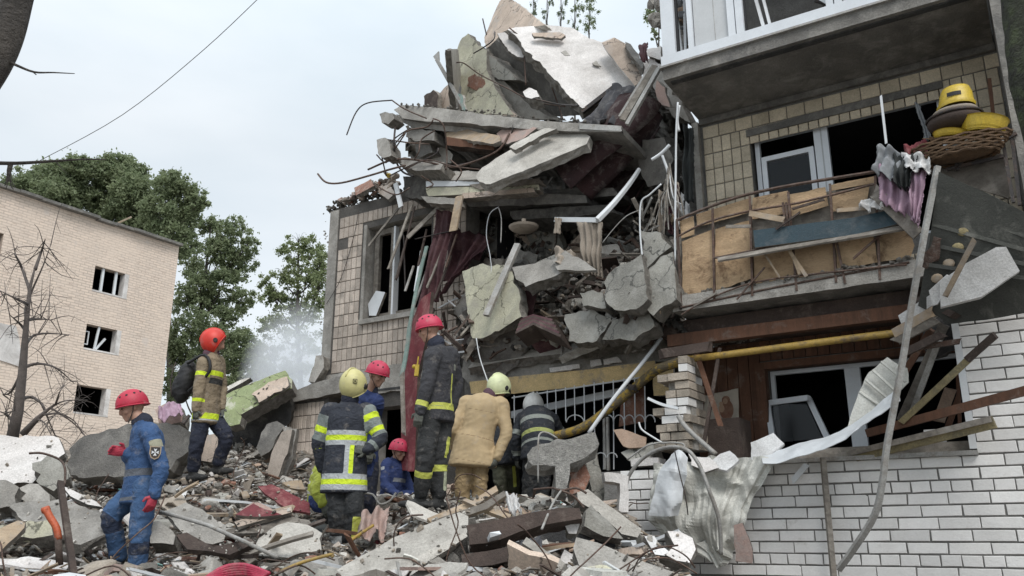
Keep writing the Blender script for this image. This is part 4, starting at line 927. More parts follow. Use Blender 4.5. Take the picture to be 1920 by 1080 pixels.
cloth('curtain', 'dark red rag hanging on the crest beside the glazed balcony', 'curtain', [F(1196, 84, -1.6), F(1214, 78, -1.6), F(1214, 112, -1.5), F(1202, 116, -1.5)], 'maroon', 8, 10, .04, 2)
S('mossy grey plate edge sloping on the right side of the crest', [(1172, 78), (1182, 82), (1206, 118), (1204, 128), (1190, 112), (1176, 92)], -1.4, (.3, .7, .5), .1, 'conc_dark', 'broken')
for (q, lb) in (([(1206, 94), (1240, 84), (1240, 112), (1222, 108)], 'pale wall piece behind the corner post of the glazed balcony'), ([(1200, 120), (1222, 108), (1238, 122), (1222, 150), (1204, 150)], 'grey rubble block below the dark red rag')):
    S(lb, q, -1.7, (-.2, .9, .3), .2, 'plaster', 'broken', .03)
b = MB(); [b.hull(F(rnd.uniform(1222, 1240), rnd.uniform(2, 48), -1.9), .09, .09, .12) for _ in range(10)]; b.build('concrete_lump', 'conc', label='dusty grey lump dangling left of the glazed balcony corner post', cat='concrete lump')
# --- loose things on the right of the cavity: pipes and cables
def cable(label, pts, off, r, m, name='cable', cat='cable', sm=5, n=5, rs=None):
    pts3 = [F(p[0], p[1], p[2] if len(p) > 2 else off) for p in pts]
    b = MB(); b.tube(pts3, r, n, sm=sm); return b.build(name, m, label=label, cat=cat, smooth=True)
cable('straight white cable hanging down in front of the cavity beside the plywood balcony', [(1271, 192), (1268, 250), (1267, 330), (1266, 410), (1266, 490)], .0, .013, 'white_paint')
cable('short white pipe stub beside the top of the straight white cable', [(1274, 198), (1270, 225), (1273, 246)], -.05, .018, 'white_paint', 'pipe', 'pipe')
cable('thin white cable kinking down across the cracked wall plates', [(1240, 345), (1218, 365), (1202, 380), (1200, 430), (1204, 480), (1208, 530), (1214, 572)], .05, .011, 'white_paint')
cable('white bent pipe branching over the dark cavity', [(1222, 300), (1240, 288), (1256, 272)], -.2, .022, 'white_paint', 'pipe', 'pipe')
cable('white strip falling from the bent pipe towards the wire bundle', [(1242, 292), (1252, 320), (1258, 345)], -.2, .018, 'white_paint', 'pipe', 'pipe')
cable('thin grey wire arching from the curtain towards the wire bundle', [(1130, 455), (1150, 430), (1175, 405), (1205, 392)], -.1, .006, 'metal_grey')
cable('thin white cable dangling left of the metal stud', [(935, 388), (918, 402), (912, 440), (919, 480), (921, 510), (912, 530)], -.45, .006, 'white_paint')
cable('short grey cable dangling beside the thin white one', [(935, 390), (940, 410), (939, 455)], -.4, .008, 'metal_grey')
cable('thin rope running from the cream slab down to the cream helmet', [(893, 634), (900, 672), (917, 722)], .1, .008, 'white_paint', 'rope', 'rope')
cable('thin wire hanging on the tiled wall of the ruined wing', [(672, 395), (664, 440), (640, 520), (612, 570)], OW + .04, .005, 'metal_dark', 'wire', 'wire')
cable('grey pipe piece below the straight white cable', [(1266, 490), (1270, 540), (1277, 580)], .02, .016, 'metal_dark', 'pipe', 'pipe')
# wire bundle
for k in range(22):
    x0 = rnd.uniform(1250, 1258); x1 = rnd.uniform(1215, 1290); y1 = rnd.uniform(380, 440)
    b = MB(); b.tube([F(x0, 330 + rnd.uniform(-25, 20), -.15), F((x0 + x1) / 2 + rnd.uniform(-8, 8), 370, -.1 + rnd.uniform(-.1, .1)), F(x1, y1, -.1)], rnd.uniform(.005, .011), 4, sm=4)
    b.build('wire', rnd.choice(['metal_grey', 'white_paint', 'conc', 'wood_grey']), label='loose wire fanning out of the grey bundle beside the plywood balcony', cat='wire', group='wires in the bundle beside the plywood balcony')
# --- reinforcing rods at the left end
RODS = [[(650, 253), (668, 210), (690, 193), (735, 188)], [(596, 326), (612, 342), (640, 343), (690, 330), (730, 318), (760, 310)], [(735, 188), (760, 205), (800, 222)], [(744, 218), (739, 260), (742, 300), (755, 322), (775, 330)],
        [(742, 268), (765, 245), (800, 238), (812, 225)], [(706, 290), (724, 305), (740, 280), (760, 250)], [(730, 330), (770, 310), (815, 290), (822, 278)], [(812, 222), (832, 236), (838, 290), (836, 318)],
        [(690, 318), (735, 300), (780, 300), (830, 310), (860, 312), (930, 285), (955, 250)], [(845, 312), (900, 300), (945, 275), (962, 240), (955, 225)], [(776, 300), (785, 285), (790, 262), (815, 245)], [(846, 120), (868, 118), (900, 140), (950, 165), (1000, 190), (1060, 200)],
        [(888, 100), (905, 90), (925, 75), (928, 60)], [(955, 52), (1000, 90), (1030, 130), (1034, 160), (1048, 200), (1055, 222)], [(983, 106), (986, 160)], [(1000, 185), (1050, 196), (1085, 198)], [(760, 318), (800, 300), (850, 312), (900, 318)],
        [(728, 262), (770, 268), (805, 270)], [(745, 300), (735, 282), (738, 262), (770, 240)], [(768, 352), (740, 365), (700, 345)], [(790, 330), (812, 345), (800, 352)], [(905, 35), (912, 65)], [(845, 300), (865, 320), (855, 340)], [(716, 295), (724, 330)]]
for i, q in enumerate(RODS):
    b = MB(); oo = -.45 if q[0][1] > 180 else -1.5
    b.tube([F(x, y, oo + rnd.uniform(-.15, .15)) for x, y in q], .011 if i not in (1, 3, 8) else .016, 5, sm=5)
    b.build('reinforcing_rod', 'rust' if i % 3 else 'metal_dark', label=['rusty rod curling out into the sky farthest left, above the tiled corner'][0] if i == 1 else 'bent rusty reinforcing rod sticking out of the broken slabs', cat='reinforcing rod', group=None if i == 1 else 'bent rods in the broken slabs', smooth=True)
# rebar through hanging lumps
# --- planks, laths and sticks scattered in the collapse
def stick(q, w, t, m, off0, off1, label, cat='lath', name='lath', group=None, rag=.02, bend=0.):
    b = MB(); b.bar(F(q[0], q[1], off0), F(q[2], q[3], off1), w, t, FN, rag=rag, seg=3, bend=bend); return b.build(name, m, label=label, cat=cat, group=group)
G1 = 'splintered laths hanging at the broken window'
for (q, w, m_) in (((752, 384, 692, 460), .035, 'wood_grey'), ((773, 382, 728, 505), .04, 'wood_grey'), ((778, 386, 745, 520), .025, 'wood_dark'), ((824, 388, 765, 445), .07, 'wood_grey'), ((757, 440, 760, 545), .012, 'metal_dark'), ((762, 450, 742, 525), .03, 'wood_dark'),
                   ((800, 430, 784, 500), .03, 'wood_dark'), ((838, 450, 800, 540), .03, 'wood_grey'), ((860, 430, 780, 448), .012, 'metal_dark'), ((814, 470, 770, 590), .03, 'metal_grey'), ((790, 470, 778, 545), .03, 'white_paint'), ((846, 480, 815, 560), .03, 'wood_dark'), ((856, 440, 836, 500), .02, 'rust'), ((775, 500, 760, 545), .03, 'metal_grey')):
    stick(q, w, .02, m_, -.75, -.55 + rnd.uniform(-.1, .1), WORDS[m_] + ' splintered lath dangling by the broken window of the ruined wing', group=G1)
stick((742, 345, 752, 388), .07, .03, 'white_paint', -.7, -.6, 'white painted board end standing on the corner of the tiled wall', 'board', 'board')
stick((862, 368, 850, 432), .12, .03, 'wood_light', -.45, -.4, 'light wooden board hanging over the dark red curtain', 'board', 'board')
slab('fallen_window', 'small pale sash fallen inside the broken window of the ruined wing', 'sash', [(690, 570), (705, 545), (722, 548), (705, 592), (692, 592)], -1.28, (0, 1, .1), .05, 'white_paint', 'wood_grey', .002, .2)
# general scatter in the heap: individuals (larger) and stuff (smaller)
def scatter_heap(poly, n, kinds, smin, smax, mats, label, group, name, cat, lift=.1, single=True):
    x0, x1 = min(p[0] for p in poly), max(p[0] for p in poly); y0, y1 = min(p[1] for p in poly), max(p[1] for p in poly)
    mbs = {}
    k = 0
    while k < n:
        x, y = rnd.uniform(x0, x1), rnd.uniform(y0, y1)
        if not inpoly(x, y, poly): continue
        k += 1
        c = F(x, y, heap_off(x, y) + rnd.uniform(-.1, .45) + lift); m_ = rnd.choice(mats); s = rnd.uniform(smin, smax)
        b = MB() if single else mbs.setdefault(m_, MB())
        if kinds == 'chunk': b.hull(c, s * rnd.uniform(.7, 1.3), s * rnd.uniform(.6, 1), s * rnd.uniform(.45, .8))
        elif kinds == 'lath':
            d = (FD * rnd.uniform(-1, 1) + UP * rnd.gauss(-.1, .5) + FN * rnd.uniform(-.2, .6)).normalized(); b.bar(c - d * s, c + d * s, rnd.uniform(.02, .07), rnd.uniform(.012, .03), rrot() @ UP, rag=.02, seg=2, bend=rnd.uniform(-.03, .03))
        elif kinds == 'plate':
            r = Matrix.Rotation(rnd.gauss(0, .5), 3, 'X') @ Matrix.Rotation(rnd.gauss(0, .4), 3, 'Y') @ Matrix.Rotation(rnd.uniform(-.6, .6), 3, 'Z'); a = FD * s; e = (UP * .6 + FN * rnd.uniform(-.5, .8)).normalized() * s * rnd.uniform(.4, .8); a = r @ a; e = r @ e; h = a.cross(e).normalized() * rnd.uniform(.05, .11)
            ring = outline([c - a - e, c + a - e * .8, c + a * .9 + e, c - a * .6 + e], .06, .018, rnd.random() * 9); prism(b, ring, h, 2, .012)
        else:
            r = rrot(); a = r @ V((s, 0, 0)); e = r @ V((0, s * rnd.uniform(.5, 1), 0)); h = a.cross(e).normalized() * rnd.uniform(.008, .02)
            ring = outline([c - a - e, c + a - e * .8, c + a * .9 + e, c - a + e * .7], s * .7, s * .12, rnd.random() * 9); prism(b, ring, h)
        if single: b.build(name, m_, label=WORDS[m_] + ' ' + label, cat=cat, group=group)
    if not single:
        for m_, b in mbs.items(): b.build(name, m_, label=label, cat=cat, kind='stuff')
INNER = [(860, 395), (1000, 390), (1150, 370), (1200, 330), (1290, 330), (1296, 600), (1240, 628), (1050, 648), (890, 670), (880, 640), (850, 560), (845, 470)]
UPPER = [(772, 225), (900, 240), (1080, 250), (1160, 250), (1190, 330), (1100, 380), (900, 380), (790, 345)]
BELOWR = [(1040, 480), (1270, 400), (1290, 600), (1240, 632), (1050, 650), (900, 670), (890, 645), (985, 600)]
scatter_heap(INNER, 26, 'plate', .22, .46, ['conc', 'conc_crack', 'conc_dark', 'conc_crack', 'wood_grey', 'conc'], 'wall plate buried in the dark collapse face', 'wall plates buried in the collapse face', 'wall_plate', 'wall plate')
scatter_heap(INNER, 60, 'chunk', .06, .17, ['conc', 'conc_dark', 'broken', 'conc_crack'], 'rubble chunk lodged in the dark collapse face', 'rubble chunks lodged in the collapse face', 'rubble_chunk', 'rubble chunk')
scatter_heap(BELOWR, 60, 'lath', .12, .4, ['wood_grey', 'wood_dark', 'wood_light', 'rust', 'wood_grey', 'metal_grey'], 'lath jammed in the dark collapse face', 'laths jammed in the collapse face', 'lath', 'lath')
scatter_heap(INNER, 45, 'sheet', .08, .22, ['plaster_beige', 'wood_grey', 'maroon', 'cardboard', 'conc_light', 'beige_cloth', 'wood_dark'], 'board piece stuck in the dark collapse face', 'torn board pieces in the collapse face', 'board_piece', 'board piece')
scatter_heap(INNER, 1500, 'chunk', .02, .07, ['conc', 'conc', 'broken', 'broken_dark', 'brick_beige'], 'small dusty rubble crumbs in the dark collapse face', None, 'small_rubble', 'rubble', single=False)
scatter_heap(INNER, 380, 'lath', .05, .2, ['wood_grey', 'wood_dark', 'rust'], 'small splinters and wire ends in the dark collapse face', None, 'splinters', 'splinters', single=False)
scatter_heap(UPPER, 26, 'chunk', .07, .2, ['conc', 'conc_dark'], 'concrete chunk squeezed between the upper floor plates', 'chunks between the upper floor plates', 'rubble_chunk', 'rubble chunk')
scatter_heap(UPPER, 30, 'lath', .12, .45, ['wood_grey', 'wood_dark', 'metal_grey', 'wood_brown'], 'lath squeezed between the upper floor plates', 'laths between the upper floor plates', 'lath', 'lath')
scatter_heap([(830, 540), (900, 600), (900, 680), (860, 680), (800, 590)], 24, 'lath', .1, .35, ['wood_grey', 'wood_dark', 'rust', 'white_paint'], 'stick in the tangle under the dark red curtain', 'sticks under the dark red curtain', 'stick', 'stick', .3)
# crumbs along horizontal edges: top of the tiled corner, the lintel, the long slab
def crumbs(pts, off, n, s, m_, label, name='small_rubble', dz=.0, spread=.12):
    b = MB(); q = [F(x, y, off) for x, y in pts]
    for _ in range(n):
        i = rnd.randrange(len(q) - 1); c = q[i].lerp(q[i + 1], rnd.random()) + FN * rnd.uniform(-spread * 2, spread * .6) + UP * (dz + abs(rnd.gauss(0, .03)))
        k = s * rnd.uniform(.4, 1.3); b.hull(c, k, k * .8, k * .6)
    return b.build(name, m_, label=label, cat='rubble', kind='stuff')
crumbs([(617, 398), (640, 380), (690, 372), (750, 352)], OW - .1, 200, .04, 'broken', 'crumbled mortar on the broken top of the ruined wing')
crumbs([(880, 680), (960, 660), (1080, 645), (1230, 630)], -.85, 320, .045, 'broken', 'crumbled concrete along the top of the lintel beam')
crumbs([(750, 200), (850, 206), (1000, 224), (1150, 236)], -.75, 200, .03, 'broken', 'crumbled concrete along the top of the long slab')
crumbs([(1215, 628), (1260, 604), (1300, 640)], -.3, 160, .04, 'broken_dark', 'black crumbs beside the plywood balcony floor')
crumbs([(1290, 655), (1330, 640), (1420, 628)], -.5, 160, .04, 'broken', 'rubble crumbs under the plywood balcony floor')
G2 = 'broken bricks and tiles on top of the ruined wing'
for k in range(34):
    t = rnd.random(); x = 640 + 105 * t; y = 384 - 34 * t - rnd.uniform(0, 32) * (t * .7 + .3)
    b = MB(); b.hull(F(x, y, OW - .15 + rnd.uniform(-.2, .2)), rnd.uniform(.06, .13), rnd.uniform(.05, .09), rnd.uniform(.025, .05), rot=Matrix.Rotation(rnd.uniform(-.7, .7), 3, 'Y') @ Matrix.Rotation(rnd.uniform(0, 3), 3, 'Z'))
    b.build('broken_brick', rnd.choice(['brick_red', 'tile_warm', 'tile_warm', 'conc', 'plaster_pink', 'wood_grey']), label='broken brick or tile piece heaped on the ruined wing', cat='broken brick', group=G2)
b = MB(); c = F(730, 330, OW); b.hull(c, .07, .05, .06); b.build('yellow_rag', 'yellow_plastic', label='small bright yellow rag on the broken top of the ruined wing', cat='rag')
for (q, lb) in (([(664, 352), (695, 336), (702, 348), (668, 366)], 'reddish brick slab tilted on the ruined wing'), ([(700, 352), (728, 342), (740, 362), (728, 374), (708, 360)], 'pale tile cluster leaning on the ruined wing')):
    slab('brick_piece', lb, 'brick piece', q, OW + .05, (-.2, .8, .5), .07, 'brick_red' if 'reddish' in lb else 'tile_warm', 'broken', .015, .05)
crumbs([(606, 400), (612, 470), (604, 560), (600, 690)], OW - .1, 40, .02, 'conc', 'broken mortar along the outer edge of the ruined wing', spread=.03)

for i in range(6):
    slab('stacked_board', 'dark purple board' + [' lowest', ' second from below', ' third from below', ' third from the top', ' second from the top', ' topmost'][i] + ' in the slanting stack right of the cream slab', 'board', [(966 + i * 2, 622 - i * 5), (1000, 604 - i * 3), (1052 - i * 3, 628 - i * 6), (1050 - i * 3, 632 - i * 6), (1000, 609 - i * 3), (966 + i * 2, 626 - i * 5)], .0 - .03 * i, (0, .9, .35), .3, 'maroon' if i % 2 else 'wood_dark', 'wood_dark', .003)
S('dark purple panel standing behind the right edge of the cream slab', [(978, 545), (1006, 548), (996, 610), (972, 618), (968, 585)], -.45, (.2, 1, 0), .04, 'maroon', 'wood_dark', .006, cat='panel', name='panel')
S('dusty grey slab carrying broken planks right of the metal stud', [(962, 502), (1000, 492), (1048, 486), (1060, 506), (1020, 526), (985, 538), (966, 524)], -.2, (-.1, .9, .45), .16, 'conc', 'broken', .03)
S('grey folded sheet lying under the hanging beige curtain', [(1036, 488), (1060, 470), (1092, 486), (1118, 506), (1080, 508), (1046, 506)], -.1, (.0, .9, .45), .05, 'conc', 'conc', .02, cat='sheet', name='sheet')
for k in range(12):
    x = rnd.uniform(1222, 1288); y = rnd.uniform(330, 380); w = rnd.uniform(4, 9); h = rnd.uniform(45, 85)
    cloth('rag_strip', 'ragged strip hanging in the wire bundle beside the plywood balcony', 'rag', [F(x, y, -.2), F(x + w, y + 3, -.2), F(x + w * 1.2, y + h, -.15), F(x - 2, y + h - 5, -.15)], ['maroon', 'beige_cloth', 'wood_grey', 'grey_cloth', 'conc_dark'][k % 5], 4, 8, .03, 1, group='ragged strips in the wire bundle')
for k in range(16):
    x = rnd.uniform(1195, 1265); y = rnd.uniform(405, 440)
    stick((x, y, x + rnd.uniform(-25, 25), y - rnd.uniform(8, 40)), rnd.uniform(.015, .05), .012, rnd.choice(['wood_grey', 'conc', 'wood_light', 'metal_grey']), -.25, -.1, 'pale splinter bristling on top of the upright grey plate', 'splinter', 'splinter', 'splinters on top of the upright grey plate')
# ================================================================== the rubble mound and what lies on it
TAB_X = [-400, 0, 200, 390, 560, 640, 810, 900, 1000, 1150, 1300, 1700]
TAB_Y = [5.0, 6.2, 7.5, 8.4, 10.2, 12.0, 14.0]
TAB = [  # picture row where the mound surface lies, for each column above, at each depth
    [1150, 1115, 1075, 1000, 930, 885, 850], [1150, 1110, 1070, 1000, 930, 885, 850], [1150, 1112, 1085, 1030, 950, 890, 835], [1150, 1112, 1062, 1010, 905, 868, 815],
    [1150, 1115, 1070, 1040, 955, 890, 800], [1150, 1112, 1070, 1036, 960, 925, 905], [1140, 1085, 1030, 952, 942, 930, 930], [1140, 1085, 1020, 965, 946, 940, 940],
    [1130, 1075, 1000, 965, 950, 950, 950], [1130, 1080, 1015, 985, 960, 960, 960], [1160, 1130, 1105, 1100, 1100, 1100, 1100], [1200, 1180, 1160, 1150, 1150, 1150, 1150]]
def mound_z(x, Y, rough=True):
    Yc = max(5.0, min(14.0, Y)); px = 960 + 1667 * x / max(Yc, 1)
    px = max(-400, min(1700, px)); i = max(k for k in range(len(TAB_X) - 1) if TAB_X[k] <= px); j = max(k for k in range(len(TAB_Y) - 1) if TAB_Y[k] <= Yc)
    a = (px - TAB_X[i]) / (TAB_X[i + 1] - TAB_X[i]); b = (Yc - TAB_Y[j]) / (TAB_Y[j + 1] - TAB_Y[j]); a = a * a * (3 - 2 * a)
    py = (TAB[i][j] * (1 - a) + TAB[i + 1][j] * a) * (1 - b) + (TAB[i][j + 1] * (1 - a) + TAB[i + 1][j + 1] * a) * b
    z = P(px, py, Yc).z
    if Y < 5: z = z * max(0, (Y - 2.2) / 2.8)
    if Y > 14: z = z * max(0, 1 - (Y - 14) / 4.)
    if rough: z += .10 * noise.noise(V((x * 1.6, Y * 1.6, 0))) + .05 * noise.noise(V((x * 5, Y * 5, 2)))
    return z
vs = []; fs = []; NXm, NYm = 190, 150
for j in range(NYm):
    for i in range(NXm):
        x = -9.5 + i * .075; Y = 2.2 + j * .105; q = V((x, Y, 0))
        z = mound_z(x, Y) + .035 * noise.noise(q * 13) + .02 * noise.noise(q * 27); vs.append((x, Y, max(z, -.02)))
for j in range(NYm - 1):
    for i in range(NXm - 1):
        a = j * NXm + i; fs.append((a, a + 1, a + NXm + 1, a + NXm))
obj('rubble_ground', vs, fs, 'rubble_dust', kind='structure')
def on_mound(px, Y):
    x = (px - 960) / 1667 * Y; return V((x, Y, mound_z(x, Y)))
def vis_cols(): 
    return rnd.uniform(-60, 1400)
LYING = lambda s=.35: Matrix.Rotation(rnd.uniform(0, 6.28), 3, 'Z') @ Matrix.Rotation(rnd.gauss(0, s), 3, 'X') @ Matrix.Rotation(rnd.gauss(0, s), 3, 'Y')
def pick(lo=5.2, hi=13.2, x0=-80, x1=1290):
    while True:
        px, Y = rnd.uniform(x0, x1), lo + (hi - lo) * rnd.random() ** 1.15
        x = (px - 960) / 1667 * Y
        if (V((x, Y, 0)) - FO).dot(FN) > .12 or x < 1.2 and (V((x, Y, 0)) - FO).dot(FN) > -.7: return px, Y
# small stuff
RUB = [('broken', 5200), ('conc', 3600), ('conc_light', 2600), ('brick_beige', 2600), ('brick_red', 900), ('plaster', 700), ('wood_dark', 1200), ('tile_warm', 1200)]
for m_, n in RUB:
    b = MB()
    for _ in range(n):
        px, Y = pick(4.6); c = on_mound(px, Y); s = .012 + .05 * rnd.random() ** 3
        b.hull(c + UP * rnd.uniform(-.01, .07), s * rnd.uniform(.8, 1.6), s, s * rnd.uniform(.4, .8), rot=LYING(.6))
    b.build('small_rubble', m_, label={'broken': 'rough grey', 'conc': 'grey', 'conc_light': 'pale grey', 'brick_beige': 'sandy', 'brick_red': 'reddish', 'plaster': 'white', 'wood_dark': 'black', 'tile_warm': 'pinkish'}[m_] + ' crumbs of rubble spread over the whole mound', cat='rubble', kind='stuff')
for m_, n, w in (('wood_light', 620, .014), ('wood_grey', 1100, .014), ('wood_dark', 600, .016), ('white_paint', 150, .018), ('rust', 220, .006), ('metal_grey', 120, .012)):
    b = MB()
    for _ in range(n):
        px, Y = pick(4.6); c = on_mound(px, Y) + UP * rnd.uniform(0, .08); r = LYING(.25); d = r @ V((rnd.uniform(.05, .22), 0, 0))
        b.bar(c - d, c + d, w * rnd.uniform(.7, 2), w * .6, r @ UP, rag=.01, seg=2, bend=rnd.uniform(-.01, .02))
    b.build('splinters', m_, label={'wood_light': 'light wooden', 'wood_grey': 'grey wooden', 'wood_dark': 'dark wooden', 'white_paint': 'white painted', 'rust': 'rusty wire', 'metal_grey': 'grey metal'}[m_] + ' splinters strewn over the whole mound', cat='splinters', kind='stuff')
for m_, n in (('plaster', 150), ('beige_cloth', 80), ('cardboard', 90), ('white_foam', 90), ('grey_cloth', 60), ('red_cloth', 26), ('teal', 12)):
    b = MB()
    for _ in range(n):
        px, Y = pick(4.6); c = on_mound(px, Y) + UP * rnd.uniform(.0, .08); r = LYING(.5); s = rnd.uniform(.03, .11)
        a = r @ V((s, 0, 0)); e = r @ V((0, s * rnd.uniform(.4, 1), 0)); h = r @ V((0, 0, .008)); ring = outline([c - a - e, c + a - e * .6, c + a * .8 + e, c - a * .7 + e], s * .6, s * .2, rnd.random() * 9); prism(b, ring, h)
    b.build('flat_scraps', m_, label={'plaster': 'white plaster', 'beige_cloth': 'beige rag', 'cardboard': 'cardboard', 'white_foam': 'white foam', 'grey_cloth': 'grey rag', 'red_cloth': 'dark red rag', 'teal': 'turquoise'}[m_] + ' scraps strewn over the mound', cat='scraps', kind='stuff')
# single pieces, one object each
ZONES = [('at the far left edge of the mound', -60, 190), ('around the man in blue overalls', 190, 330), ('below the firefighter with the backpack', 330, 480), ('left of the firefighter in the yellow helmet', 480, 600),
         ('under the tall firefighter', 600, 900), ('in front of the bending firefighters', 900, 1180)]
for zi, (zn, x0, x1) in enumerate(ZONES):
    k = (x1 - x0) / 100.
    for _ in range(int(13 * k)):
        px, Y = pick(5.2, 12.5, x0, x1); c = on_mound(px, Y); s = rnd.uniform(.07, .19); b = MB()
        b.hull(c + UP * s * .25, s * rnd.uniform(.9, 1.5), s * rnd.uniform(.7, 1), s * rnd.uniform(.4, .7), rot=LYING(.4))
        m_ = rnd.choice(['conc', 'conc', 'conc_light', 'broken', 'conc_crack', 'brick_beige']); b.build('concrete_chunk', m_, label=WORDS[m_] + ' broken chunk lying ' + zn, cat='concrete chunk', group='concrete chunks ' + zn)
    for _ in range(int(10 * k)):
        px, Y = pick(5.8, 12.5, x0, x1); c = on_mound(px, Y) + UP * rnd.uniform(.0, .09); r = LYING(.2); d = r @ V((rnd.uniform(.12, .55), 0, 0)); w = rnd.uniform(.025, .08); b = MB()
        b.bar(c - d, c + d, w, rnd.uniform(.015, .035), r @ UP, rag=.03, seg=4, bend=rnd.uniform(-.03, .04))
        m_ = rnd.choice(['wood_light', 'wood_grey', 'wood_grey', 'wood_brown', 'wood_dark', 'white_paint']); b.build('broken_plank', m_, label=WORDS[m_] + ' splintered plank lying ' + zn, cat='plank', group='planks ' + zn)
    for _ in range(int(5 * k)):
        px, Y = pick(5.2, 12.5, x0, x1); c = on_mound(px, Y) + UP * rnd.uniform(.03, .12); r = LYING(.4); s = rnd.uniform(.09, .22); b = MB()
        a = r @ V((s, 0, 0)); e = r @ V((0, s * rnd.uniform(.5, .9), 0)); h = r @ V((0, 0, rnd.choice([.012, .02, .05]))); ring = outline([c - a - e, c + a - e * .7, c + a * .8 + e, c - a * .7 + e * .8], s * .35, s * .12, rnd.random() * 9); prism(b, ring, h)
        m_ = rnd.choice(['plaster', 'plaster_beige', 'conc_light', 'wood_grey', 'cardboard', 'conc', 'metal_sheet', 'plaster_pink', 'brick_beige']); b.build('board_piece', m_, label=WORDS[m_] + ' flat panel piece lying ' + zn, cat='panel piece', group='panel pieces ' + zn)
    for _ in range(int(4 * k)):
        px, Y = pick(5.2, 12., x0, x1); c = on_mound(px, Y); b = MB(); pts = [c]; d = V((rnd.uniform(-1, 1), rnd.uniform(-.6, .6), rnd.uniform(.2, .9))).normalized()
        for q in range(4): pts.append(pts[-1] + d * rnd.uniform(.12, .25)); d = (d + V((rnd.uniform(-.5, .5), rnd.uniform(-.5, .5), rnd.uniform(-.7, .2)))).normalized()
        b.tube(pts, .006, 4, sm=4); b.build('bent_rod', 'rust', label='thin bent rod poking up ' + zn, cat='rod', group='bent rods ' + zn, smooth=True)
def T(label, pts, Y, n, th=.12, m='conc', me='broken', jit=.022, cat=SB, name='concrete_slab', **k):
    return slab(name, label, cat, pts, 0, n, th, m, me, jit, Y=Y, nf=n, sprk=1., **k)
# --- large pieces of the left
T('big smooth grey wall slab lying tilted behind the man in blue', [(132, 842), (150, 822), (228, 798), (300, 792), (345, 800), (372, 830), (330, 862), (320, 880), (250, 890), (170, 895), (128, 892)], 10.4, (-.1, -.9, .25), .25, 'conc_dark', 'conc', .03)
T('white plastered slab sloping down at the left edge', [(-40, 818), (60, 817), (112, 820), (120, 850), (100, 868), (60, 905), (-40, 912)], 9.6, (.1, -.85, .5), .16, 'plaster', 'broken', .03)
T('broken greenish end of the big grey slab', [(60, 868), (90, 855), (128, 868), (136, 895), (100, 915), (62, 905)], 9.3, (.2, -.9, .35), .25, 'conc_crack', 'broken', .04)
T('rounded grey boulder of concrete at the left edge', [(30, 915), (55, 905), (85, 915), (90, 940), (50, 952), (28, 940)], 8.6, (.1, -.9, .4), .3, 'conc', 'broken', .04)
T('darker concrete boulder cut by the left edge', [(-20, 905), (10, 898), (32, 915), (30, 950), (-20, 955)], 8.4, (.1, -.9, .3), .3, 'conc', 'broken', .04)
T('green painted slab face leaning up behind the firefighter with the backpack', [(420, 742), (440, 732), (505, 705), (535, 694), (548, 712), (546, 728), (500, 752), (455, 775), (424, 790)], 12.6, (-.15, -.85, .5), .22, 'green_plaster', 'broken', .02)
T('brownish torn strip along the lower edge of the green slab', [(470, 740), (512, 712), (538, 706), (545, 722), (515, 738), (488, 752)], 12.5, (-.15, -.85, .5), .05, 'plaster_beige', 'broken', .03)
T('green painted block under the left end of the green slab', [(422, 772), (440, 768), (455, 780), (450, 795), (432, 800), (422, 794)], 12.3, (-.1, -.9, .3), .2, 'green_plaster', 'broken', .02)
T('thin pale roof board edge above the green slab', [(418, 728), (452, 712), (470, 708), (450, 720), (420, 736)], 12.8, (-.1, -.9, .4), .1, 'conc_light', 'broken', .01)
T('dark shaded slab underside below the green slab', [(428, 800), (455, 782), (500, 758), (545, 735), (545, 790), (500, 830), (440, 850)], 13.0, (0, -.95, -.3), .3, 'conc_black', 'broken_dark', .03)  # near-black tone puts the underside's shade into the colour
T('grey slab standing on end right of the dark hollow', [(500, 795), (520, 788), (532, 800), (505, 845), (490, 855), (480, 840)], 12.0, (-.2, -.9, .3), .12, 'conc_dark', 'broken', .02)
lt = thing('tiled_slab', P(520, 880, 11.6), 'fallen slab with small tiles leaning left of the low tiled wall', 'slab')
T(None, [(512, 842), (528, 810), (548, 805), (538, 850), (520, 898), (498, 895)], 11.6, (-.35, -.9, .1), .08, 'tile_warm', 'broken', .015, parent=lt, name='plate', cat=None); 
T('grey leaning slab behind the fallen tiled slab', [(530, 800), (556, 806), (548, 860), (534, 898), (520, 896), (540, 850)], 11.8, (-.3, -.9, .1), .08, 'conc', 'broken', .015)
T('peach wall piece lying between the legs of the firefighter with the backpack', [(372, 820), (410, 812), (412, 840), (396, 868), (372, 862)], 11.2, (0, -.9, .4), .06, 'plaster_beige', 'broken', .02, cat='wall piece', name='wall_piece')
T('pale slab end under the left hand of the firefighter with the backpack', [(336, 818), (372, 802), (392, 806), (352, 840)], 11.3, (0, -.7, .7), .15, 'conc_light', 'broken', .02)
T('pink cloth topped block behind the man in blue', [(290, 768), (325, 752), (342, 764), (340, 790), (300, 800)], 11.2, (0, -.9, .3), .3, 'plaster_pink', 'broken', .02, cat='block', name='block')
cloth('blanket', 'pink blanket draped over the slab behind the man in blue', 'blanket', [P(296, 762, 11.0), P(338, 750, 11.2), P(344, 775, 11.0), P(300, 790, 10.8)], 'pink_cloth', 12, 8, .05, 3)
T('narrow pale plank sticking out of the rubble at the lower left edge', [(-20, 1000), (35, 974), (48, 978), (44, 990), (0, 1035), (-20, 1040)], 6.3, (.2, -.8, .6), .05, 'wood_light', 'wood_grey', .012, cat='plank', name='plank')
T('pale slab lying under the orange handle', [(18, 945), (110, 935), (190, 955), (196, 1000), (150, 1020), (60, 1000)], 7.6, (.05, -.6, .8), .1, 'conc', 'broken', .03)
